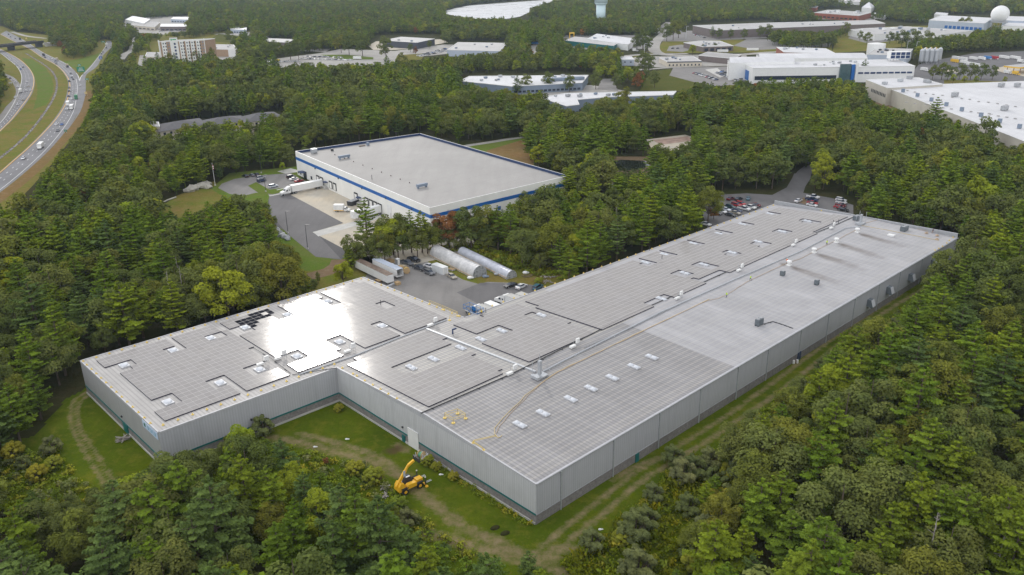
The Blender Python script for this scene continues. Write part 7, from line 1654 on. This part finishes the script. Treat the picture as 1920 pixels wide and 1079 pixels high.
# hand-placed trees seen on their own in the photograph: px,py (base), style, height in metres
HAND=[(700,482,'oak_dark',11,'dark bushy tree beside the tall thin pine'),(722,490,'oak_olive',11,'olive bushy tree right behind the open trailer'),(747,484,'oak_dark',12,'dark full-crowned tree behind the portable toilet'),(783,482,'oak_dark',12,'dark full-crowned tree behind the black pickup'),(802,476,'oak_olive',11,'olive tree at the left end of the large greenhouse'),(828,468,'oak_dark',11,'dark tree behind the far end of the large greenhouse'),(856,470,'oak_dark',10,'low dark tree behind the far end of the small greenhouse'),(452,872,'oak_bright',10,'bright yellow-green tree in front of the left wing wall'),(600,1010,'oak_bright',11,'bright yellow-green tree in the wood below the lawn'),(330,965,'oak_bright',9,'small bright green rounded tree in the lower left wood'),(1700,1060,'pine_yel',19,'tall ragged yellow-green pine at the bottom right, middle one'),(1640,960,'pine_yel',18,'bright layered pine standing above its neighbours at the bottom right'),(1860,1080,'pine_yel',18,'tall yellow-green pine at the bottom right corner'),(690,470,'pine_mid',20,'tall thin pine standing alone in front of the parked trailer'),(665,500,'oak_dark',13,'broad dark oak left of the yard behind the long trailer'),(712,496,'oak_dark',12,'oak behind the storage trailers'),(738,478,'oak_dark',17,'tall dark tree in front of the concrete court'),(756,476,'oak_olive',13,'olive tree in the row before the white building'),(772,474,'pine_mid',16,'green pine in the row before the white building, left one'),(792,474,'pine_yel',16,'yellow-green pine in the row before the white building, right one'),(812,470,'oak_dark',12,'dark oak before the corner of the white building'),
 (843,466,'autumn',16,'rust-red maple at the corner of the white building'),(866,462,'oak_dark',15,'dark oak right of the rust-red maple'),(884,468,'oak_dark',18,'tall dark oak before the blue-banded side wall'),(912,466,'oak_olive',16,'olive oak before the side wall of the white building'),(934,470,'pine_mid',17,'pine before the right end of the side wall'),(1100,520,'pine_mid',19,'tall layered pine behind the rear eave'),(1040,500,'oak_olive',17,'big olive oak right of the greenhouses'),(985,492,'oak_bright',8,'bright yellow-green bush tree right of the greenhouses'),(1074,505,'oak_bright',13,'bright vine-covered tree by the rear eave'),
 (1327,420,'oak_olive',15,'olive-brown tree at the left end of the staff car park'),(1338,412,'autumn',6,'small rusty tree at the car park edge'),
 (1194,168,'autumn',13,'orange-red round tree on the office lawn'),(1177,158,'oak_bright',15,'bright green tree left of the orange one'),(1150,152,'oak_bright',14,'yellow-green tree beside the dark drive'),(1133,147,'oak_bright',11,'light green tree at the head of the drive'),(1156,166,'oak_dark',12,'dark tree in front of the yellow-green pair'),(1117,168,'oak_dark',15,'round dark tree before the office wall, right one'),(1068,173,'oak_dark',14,'round dark tree before the office wall, middle right'),(1028,170,'oak_dark',15,'round dark tree before the office wall, middle left'),(987,172,'oak_dark',14,'round dark tree before the office wall, left'),(970,178,'pine_blue',15,'blue-green pine at the left of the office trees'),
 (1205,137,'oak_dark',20,'large dark tree between the workshop and the meadow'),(1216,140,'oak_dark',18,'large dark tree right beside it near the meadow'),(1227,165,'oak_dark',14,'slim dark tree in the meadow'),(1210,152,'oak_dark',10,'small dark tree at the meadow edge'),(1205,96,'oak_dark',24,'big dark tree group left of the junction'),(1194,96,'oak_dark',20,'dark tree left of the junction, left one'),(1214,98,'oak_dark',17,'dark tree left of the junction, right one'),(1250,78,'oak_dark',22,'tall tree between the two junction roads, left'),(1262,76,'oak_olive',24,'tall olive tree between the two junction roads, middle'),(1272,72,'oak_olive',24,'tall olive tree between the two junction roads, right'),
 (1298,104,'oak_bright',12,'round yellow-green tree above the cream panelled office'),(1318,96,'oak_dark',8,'small dark tree before the brown office'),(1340,94,'oak_dark',8,'little dark tree by the roadside right of the brown office'),(1335,72,'pine_mid',16,'conifer at the corner of the long taupe warehouse'),(1348,74,'oak_dark',14,'tree before the long taupe warehouse, left'),(1370,74,'oak_dark',13,'tree before the long taupe warehouse, middle'),(1395,75,'oak_dark',14,'tree before the long taupe warehouse, right'),(1425,72,'oak_dark',16,'tree near the end of the taupe warehouse'),(1440,70,'oak_dark',17,'large tree at the end of the taupe warehouse'),
 (724,112,'oak_dark',25,'very large round tree by the central road'),(655,104,'oak_dark',26,'large tree left of the central road, left crown'),(680,106,'oak_dark',26,'large tree left of the central road, right crown'),(640,100,'oak_olive',20,'olive tree at the left of the central pair'),(770,98,'oak_dark',10,'small tree below the tan-roofed building'),(806,92,'oak_dark',10,'little tree right of the tan-roofed building'),(779,103,'autumn',9,'dark reddish tree beside the car rows'),(500,118,'oak_dark',22,'dark tree left of the dealership'),(520,115,'oak_dark',22,'second dark tree left of the dealership'),(560,112,'oak_dark',22,'dark tree at the left end of the dealership'),(545,112,'oak_dark',20,'dark tree between its two neighbours left of the dealership'),
 (366,118,'oak_olive',16,'olive tree before the hotel tower, right'),(395,116,'oak_olive',15,'olive tree between hotel tower and annex'),(298,126,'pine_blue',16,'blue-green conifer before the hotel lobby, left'),(318,126,'oak_olive',14,'olive tree before the hotel lobby'),(330,127,'pine_blue',15,'blue-green conifer before the hotel lobby, right'),(376,122,'pine_blue',14,'dark conifer right of the hotel lobby'),(278,104,'oak_bright',14,'yellow-green tree left of the hotel'),(445,104,'oak_dark',10,'dark bush at the right end of the annex'),(432,82,'oak_dark',18,'round tree above the annex roof'),(458,86,'oak_dark',18,'dark tree right of the annex'),(480,84,'oak_dark',20,'dark tree left of the low grey roof'),
 (1748,150,'oak_olive',12,'round tree before the tank farm, left'),(1765,150,'oak_olive',14,'round tree before the tank farm, middle'),(1776,152,'oak_dark',13,'round tree before the tank farm, right'),(1798,150,'oak_dark',14,'first of four evenly spaced trees before the truck yard'),(1819,150,'oak_dark',14,'second of four evenly spaced trees before the truck yard'),(1839,150,'oak_dark',14,'third of four evenly spaced trees before the truck yard'),(1860,150,'oak_dark',12,'fourth of four evenly spaced trees before the truck yard'),(1786,157,'oak_bright',8,'low yellow-green tree above the white roof, left'),(1807,158,'oak_bright',7,'low yellow-green tree above the white roof, second'),(1829,158,'oak_bright',7,'low yellow-green tree above the white roof, third'),(1883,157,'oak_bright',6,'low yellow-green tree above the white roof, right'),(1665,152,'oak_dark',9,'dark bush at the end of the modern building'),(1618,152,'pine_blue',18,'conifer against the right part of the modern building'),
 (1746,262,'pine_mid',24,'tall feathery pine rising against the white warehouse wall'),(1840,290,'oak_dark',20,'dark tree leaning over the white warehouse wall'),(1790,310,'oak_dark',18,'dark tree below the white warehouse wall'),
 (1625,84,'oak_olive',14,'olive tree left of the plant building'),(1612,76,'oak_dark',12,'tree at the left end of the sprawling roof'),(1585,68,'oak_dark',18,'dark tree left of the sprawling roof'),(1668,82,'oak_dark',14,'tree before the sprawling roof, left'),(1680,82,'oak_dark',13,'tree before the sprawling roof, right'),(1690,90,'oak_dark',20,'broad dark tree group right of the grass bank'),(1710,92,'oak_dark',22,'broad dark tree behind the tank farm'),(1735,96,'oak_dark',22,'dark tree behind the silos'),(1800,56,'oak_olive',16,'tree before the radar building, left'),(1812,56,'oak_olive',17,'tree before the radar building, right'),
 (122,104,'autumn',10,'dark reddish round tree on the slip-road island'),(113,90,'autumn',9,'reddish tree beyond the bridge abutment'),
 (575,308,'oak_dark',9,'bush by the left corner of the white building'),(531,322,'oak_bright',5,'tiny yellow tree on the lawn beside the visitor parking')]
for x,y,st,h,l in HAND:
    p=at(x,y);v=0;pts.append((p.x,p.y,st,h/STY[st][2][0][0],.7,math.hypot(p.x,p.y),l))
# shrubs
for x,y,st,h,l in ((1110,1030,'silver',4.2,'round silvery shrub right of the building corner, nearest the track'),(1190,1012,'silver',6,'large silvery shrub below the middle of the right wall'),(1212,990,'silver',4.5,'silvery shrub touching the large one'),(1225,940,'silver',4,'small silvery shrub among the goldenrod'),(1280,905,'silver',5.5,'silvery shrub pair by the right track, left'),(1300,895,'silver',5,'silvery shrub pair by the right track, right'),(1195,1085,'silver',6,'big pale shrub at the bottom edge'),(1330,880,'silver',5,'pale shrub in front of the olive trees'),(1290,965,'silver',4.5,'pale shrub inside the goldenrod'),(1262,870,'silver',4.2,'pale shrub beside the track'),
  (1500,745,'silver',5,'silvery shrub by the strip of grass at the right wall'),(1540,700,'silver',4,'small silvery shrub at the wood edge, right wall'),(100,850,'silver',4,'grey-green shrub left of the dirt track'),(70,900,'shrub',3.5,'low green shrub in the left scrub'),(25,860,'shrub',4,'green shrub at the left edge scrub'),(100,880,'shrub',3,'small shrub in the left scrub'),(45,880,'silver',3,'dull shrub in the middle of the left scrub'),
  (495,818,'silver',5,'blue-green shrub against the left wing wall'),(635,772,'shrub',2,'weeds in the inner corner of the walls'),(800,872,'shrub',2.4,'bush against the front wall near the roll-up door'),(818,882,'shrub',2.,'low bush along the front wall'),(850,900,'shrub',1.8,'low weeds along the front wall'),(1165,1020,'shrub',3,'green shrub in the goldenrod'),(745,958,'shrub',3,'yellowish bush below the telehandler'),(765,985,'silver',3.5,'grey bush below the telehandler'),(700,905,'shrub',3.4,'green bush left of the telehandler'),(665,890,'shrub',3.2,'yellow-green bush at the wood edge left of the telehandler'),(612,872,'autumn',2,'rusty bush at the wood edge below the dirt track'),
  (1010,532,'shrub',2.2,'round green bush by the scrap in the yard'),(930,498,'shrub',2.6,'bush between the greenhouses and the wood'),(958,503,'oak_bright',4,'yellow-green bush above the small greenhouse'),(895,470,'oak_bright',4,'yellow bush behind the greenhouses')):
    p=at(x,y);pts.append((p.x,p.y,st,h/STY[st][2][0][0],1.,math.hypot(p.x,p.y),l))
rs=np.random.RandomState(9)
for k in range(46):   # hedge-like shrubs along the right wood edge
    f=k/45;a=Vector(A2(1268,1110)).lerp(Vector(A2(1400,860)),min(1,f*1.6)) if f<.62 else Vector(A2(1400,860)).lerp(Vector(A2(1715,590)),(f-.62)/.38)
    st='silver' if rs.rand()<.45 else 'shrub';pts.append((a.x+rs.uniform(-3,3),a.y+rs.uniform(-3,3),st,rs.uniform(.7,1.3),rs.uniform(0,6),a.length,0))
def infr(x,y,m=40):
    q=proj((x,y,8));return q and -m<q[0]<1920+m and -m<q[1]<1120+m
KIND={'pine_mid':('pine_tree','pine','green'),'pine_blue':('pine_tree','pine','blue-green'),'pine_yel':('pine_tree','pine','yellow-green'),'oak_dark':('oak_tree','oak','dark green'),'oak_olive':('maple_tree','maple','olive'),'oak_bright':('birch_tree','birch','yellow-green'),'autumn':('maple_tree','maple','rust-coloured'),'silver':('shrub','shrub','silvery'),'shrub':('shrub','shrub','green')}
def zone(x,y):
    px,py=proj((x,y,10))
    if py>880 and px<560: return 'in the wood at the bottom left'
    if py>860 and px<1060: return 'in the wood below the telehandler'
    if py>880 and px>1060: return 'in the wood at the bottom right'
    if py>640 and px>1100: return 'right of the near half of the long wall'
    if py>430 and px>1500: return 'in the wood right of the far end of the long wall'
    if py>560 and px<620: return 'in the dark wood left of the warehouse'
    if px<560: return 'in the wood between motorway and warehouse'
    if px<1340: return 'in the wood behind the long wing'
    return 'in the wood beyond the staff car park'
def size_w(s): return 'small' if s<.86 else ('tall' if s>1.04 else 'medium')
pts.sort(key=lambda a:a[5])
cntk=defaultdict(int);stuff=defaultdict(list);proto_objs={}
def add_tree(x,y,st,sc,rz,label,grp,lod=0):
    nm,cat,colr=KIND[st];vs=STY[st][2];v=int(abs(x*7.3+y*3.1))%len(vs) if not isinstance(label,tuple) else 0
    if (st,v,lod) not in TREES: lod=0
    tm,cm,h,Rm=TREES[st,v,lod];t=bpy.data.objects.new(nm,None);C.objects.link(t);t.location=(x,y,0);t.rotation_euler=(0,0,rz);w=sc*(.93+.2*((x*1.7)%1));t.scale=(w,w,sc);t.empty_display_size=.5
    o1=bpy.data.objects.new('trunk',tm);o2=bpy.data.objects.new('crown',cm)
    for o in (o1,o2): C.objects.link(o);o.parent=t
    tag(t,label if isinstance(label,str) else label[0],cat,grp);return t
for x,y,st,sc,rz,d,l in pts:
    nm,cat,colr=KIND[st]
    if l: add_tree(x,y,st,sc,rz,(l,),None,0 if d<420 else 1);cntk[nm]+=1
for x,y,st,sc,rz,d,l in pts:
    if l: continue
    nm,cat,colr=KIND[st];vis=infr(x,y)
    if vis and cntk[nm]<{'shrub':200}.get(nm,298) :
        z=zone(x,y);lab='%s %s %s %s'%(size_w(sc),colr,cat,z);add_tree(x,y,st,sc,rz,lab,'%s %s %ss %s'%(size_w(sc),colr,cat,z),0 if d<300 else 1);cntk[nm]+=1
    else: stuff[nm].append((x,y,st,sc,rz,d))
# the rest of each kind: one stuff object, instanced on points
def gn_instances(name,items,label,kindcol):
    """items: (x,y,z,sx,sz,rz,idx) ; kindcol: list of prototype objects"""
    me=bpy.data.meshes.new(name);n=len(items);arr_=np.array(items,dtype=np.float32);me.vertices.add(n);me.vertices.foreach_set('co',arr_[:,:3].ravel())
    s=me.attributes.new('sc','FLOAT_VECTOR','POINT');s.data.foreach_set('vector',np.stack([arr_[:,3],arr_[:,3],arr_[:,4]],1).ravel())
    r=me.attributes.new('rot','FLOAT_VECTOR','POINT');r.data.foreach_set('vector',np.stack([arr_[:,5]*0,arr_[:,5]*0,arr_[:,5]],1).ravel())
    k=me.attributes.new('kidx','INT','POINT');k.data.foreach_set('value',arr_[:,6].astype(np.int32))
    o=bpy.data.objects.new(name,me);C.objects.link(o);struct(o,'stuff');o['label']=label
    g=bpy.data.node_groups.new(name,'GeometryNodeTree');g.interface.new_socket('Geometry',in_out='INPUT',socket_type='NodeSocketGeometry');g.interface.new_socket('Geometry',in_out='OUTPUT',socket_type='NodeSocketGeometry')
    gi=g.nodes.new('NodeGroupInput');go=g.nodes.new('NodeGroupOutput');jn=g.nodes.new('GeometryNodeJoinGeometry')
    def na(nm,dt):
        q=g.nodes.new('GeometryNodeInputNamedAttribute');q.data_type=dt;q.inputs[0].default_value=nm;return q.outputs[0]
    sc_,ro_,kx=na('sc','FLOAT_VECTOR'),na('rot','FLOAT_VECTOR'),na('kidx','INT')
    for i,po in enumerate(kindcol):
        c=g.nodes.new('FunctionNodeCompare');c.data_type='INT';c.operation='EQUAL';g.links.new(kx,c.inputs[2]);c.inputs[3].default_value=i
        oi=g.nodes.new('GeometryNodeObjectInfo');oi.inputs['Object'].default_value=po;oi.inputs['As Instance'].default_value=True
        ip=g.nodes.new('GeometryNodeInstanceOnPoints');g.links.new(gi.outputs[0],ip.inputs['Points']);g.links.new(c.outputs[0],ip.inputs['Selection']);g.links.new(oi.outputs['Geometry'],ip.inputs['Instance']);g.links.new(ro_,ip.inputs['Rotation']);g.links.new(sc_,ip.inputs['Scale']);g.links.new(ip.outputs[0],jn.inputs[0])
    g.links.new(jn.outputs[0],go.inputs[0]);o.modifiers.new('instances','NODES').node_group=g;return o
def merged(tm,cm,name):
    me=cm.copy();me.name=name
    bm=__import__('bmesh').new();bm.from_mesh(cm);me2=tm.copy();nmat=len(cm.materials);bm.from_mesh(tm)
    nf=len(cm.polygons);bm.faces.ensure_lookup_table()
    for f in bm.faces[nf:]: f.material_index=1
    bm.to_mesh(me);bm.free();me.materials.clear();me.materials.append(cm.materials[0]);me.materials.append(M['bark']);bpy.data.meshes.remove(me2);return bpy.data.objects.new(name,me)
LBL={'pine_tree':('distant_pines','further pines filling the woods out to the horizon'),'oak_tree':('distant_oaks','further dark broadleaf trees filling the woods out to the horizon'),'maple_tree':('distant_maples','further olive and rust-tinted trees scattered through the woods'),'birch_tree':('distant_birches','further yellow-green trees scattered through the woods'),'shrub':('distant_shrubs','further shrubs at the wood edges')}
for nm,items in stuff.items():
    keys=[];objs=[];out=[]
    for x,y,st,sc,rz,d in items:
        lod=1 if d<620 else 2;v=int(abs(x*7.3+y*3.1))%len(STY[st][2])
        if (st,v,lod) not in TREES: lod=0
        k=(st,v,lod)
        if k not in keys: keys.append(k);objs.append(merged(TREES[k][0],TREES[k][1],'%s_form'%nm))
        out.append((x,y,0,sc*(.95+.2*((x*1.7)%1)),sc,rz,keys.index(k)))
    if out: gn_instances(LBL[nm][0],out,LBL[nm][1],objs)
# dead trees
def deadtree(x,y,h,label,seed):
    p=at(x,y);rr=random.Random(seed);t=thing('dead_tree',label,'dead tree',(p.x,p.y,0));MB().tube((0,0,0),(rr.uniform(-.4,.4),rr.uniform(-.4,.4),h),.2,.05,7).build('trunk',M['deadwood'],t,local=True)
    mb=MB()
    for k in range(16):
        z=h*rr.uniform(.35,.97);a=rr.uniform(0,6.28);L=rr.uniform(1,2.6)*(1.2-z/h);e=Vector((math.cos(a)*L,math.sin(a)*L,z+rr.uniform(-.1,.7)));mb.tube((0,0,z),e,.05,.02,4);mb.tube(e*.6+Vector((0,0,z*.4)),e*.6+Vector((math.cos(a+.8)*L*.4,math.sin(a+.8)*L*.4,z*.4+.3)),.03,.012,4)
    mb.build('branches',M['deadwood'],t,local=True)
for x,y,h,l in ((328,610,17,'bare dead tree behind the rear eave of the left wing, left one'),(352,606,18,'bare dead tree behind the rear eave of the left wing, right one'),(372,585,12,'thin bare snag above the rear eave'),(343,560,14,'bare grey tree at the wood edge'),(1148,388,12,'bare pale tree in the wood right of the white building'),(1155,440,11,'pale bare branching tree behind the long wing, left'),(1173,445,10,'pale bare branching tree behind the long wing, right'),(1730,1110,16,'bare lower trunk with dead branches at the bottom right'),(1855,1130,14,'dead limbs low at the bottom right corner')): deadtree(x,y,h,l,int(x))
# meadow weeds / goldenrod
def clump(seed,fol,h,r,n):
    rs=np.random.RandomState(seed);c=np.stack([rs.normal(0,r*.5,n),rs.normal(0,r*.5,n),rs.uniform(.1,1,n)**.8*h],1);nn=np.stack([rs.normal(0,.8,n),rs.normal(0,.8,n),rs.uniform(.3,1,n)],1)
    return bpy.data.objects.new('weed_clump',leafmesh('weed_clump',c,nn,rs.uniform(.2,.42,n),np.clip(c[:,2]/h*.7+rs.uniform(0,.3,n),0,1),FOL[fol]))
wc=[clump(1,'gold',1.3,.9,60),clump(2,'shrub',1.,.8,55),clump(3,'silver',1.2,.8,55),clump(4,'pine_yel',.8,.9,50)]
def weeds(name,poly,sp,label,wts,lo=.6,hi=1.5,seed=3):
    pl=[A2(*p) for p in poly];rs=np.random.RandomState(seed);xs=np.arange(min(p[0] for p in pl),max(p[0] for p in pl),sp);ys=np.arange(min(p[1] for p in pl),max(p[1] for p in pl),sp);X,Y=np.meshgrid(xs,ys);X=(X+rs.uniform(-.5,.5,X.shape)*sp);Y=(Y+rs.uniform(-.5,.5,X.shape)*sp);m=npin(X,Y,pl);out=[]
    for x,y in zip(X[m],Y[m]):
        f=mnoise.noise(Vector((x*.09,y*.09,1)))+rs.uniform(-.35,.35);k=0 if f>.1 else (1 if f>-.2 else (2 if f>-.4 else 3))
        if wts: k=wts[k]
        s=rs.uniform(lo,hi);out.append((x,y,0.02,s,s*rs.uniform(.7,1.2),rs.uniform(0,6),k))
    return gn_instances(name,out,label,wc)
weeds('goldenrod',[(1095,1035),(1130,1010),(1170,975),(1215,925),(1270,870),(1340,850),(1380,860),(1400,1000),(1390,1100),(1300,1200),(1100,1200),(1050,1110),(1060,1060)],1.5,'yellow-green goldenrod and weeds between the right track and the wood',[0,0,1,3])
weeds('scrub_weeds',[(-30,860),(60,845),(100,845),(135,880),(150,905),(190,925),(150,990),(-40,1010)],1.7,'low green scrub at the left edge below the big trees',[1,3,2,1],.6,1.3,4)
weeds('wall_weeds',[(775,846),(800,856),(1000,985),(985,987),(790,868)],1.1,'weeds growing along the foot of the front wall',[1,3,1,3],.35,.8,5)
weeds('edge_weeds',[(510,828),(560,845),(640,865),(700,880),(735,915),(770,960),(830,1000),(900,1040),(860,1060),(780,1020),(700,940),(560,890)],1.6,'ragged weeds where the lawn meets the lower wood',[3,1,2,1],.5,1.2,6)
weeds('track_weeds',[(1340,835),(1480,735),(1600,650),(1700,575),(1730,560),(1700,610),(1560,720),(1420,840)],1.7,'weeds between the grass strip and the right-hand wood',[1,3,2,1],.6,1.3,7)
weeds('yard_weeds',[(795,470),(850,460),(900,462),(960,480),(1010,500),(1040,512),(1060,525),(1010,520),(975,510),(930,492),(880,478)],1.6,'weeds behind the greenhouses',[3,0,1,3],.6,1.5,8)
# =====================================================================
#  HAZE
# =====================================================================
mb=MB();mb.prism([(-4200,-400),(4200,-400),(4200,4600),(-4200,4600)],-1,118,bottom=True);hz=mb.build('haze',bpy.data.materials.new('haze'));struct(hz,'stuff')
hm=hz.data.materials[0];hm.use_nodes=True;hn=hm.node_tree;hn.nodes.remove(hn.nodes['Principled BSDF']);pv=hn.nodes.new('ShaderNodeVolumePrincipled');pv.inputs['Color'].default_value=(.70,.85,1,1);pv.inputs['Density'].default_value=.00006;pv.inputs['Anisotropy'].default_value=0
hn.links.new(pv.outputs[0],hn.nodes['Material Output'].inputs['Volume'])
print('objects',len(SC.objects),'near',dict(cntk),'stuff',{k:len(v) for k,v in stuff.items()})
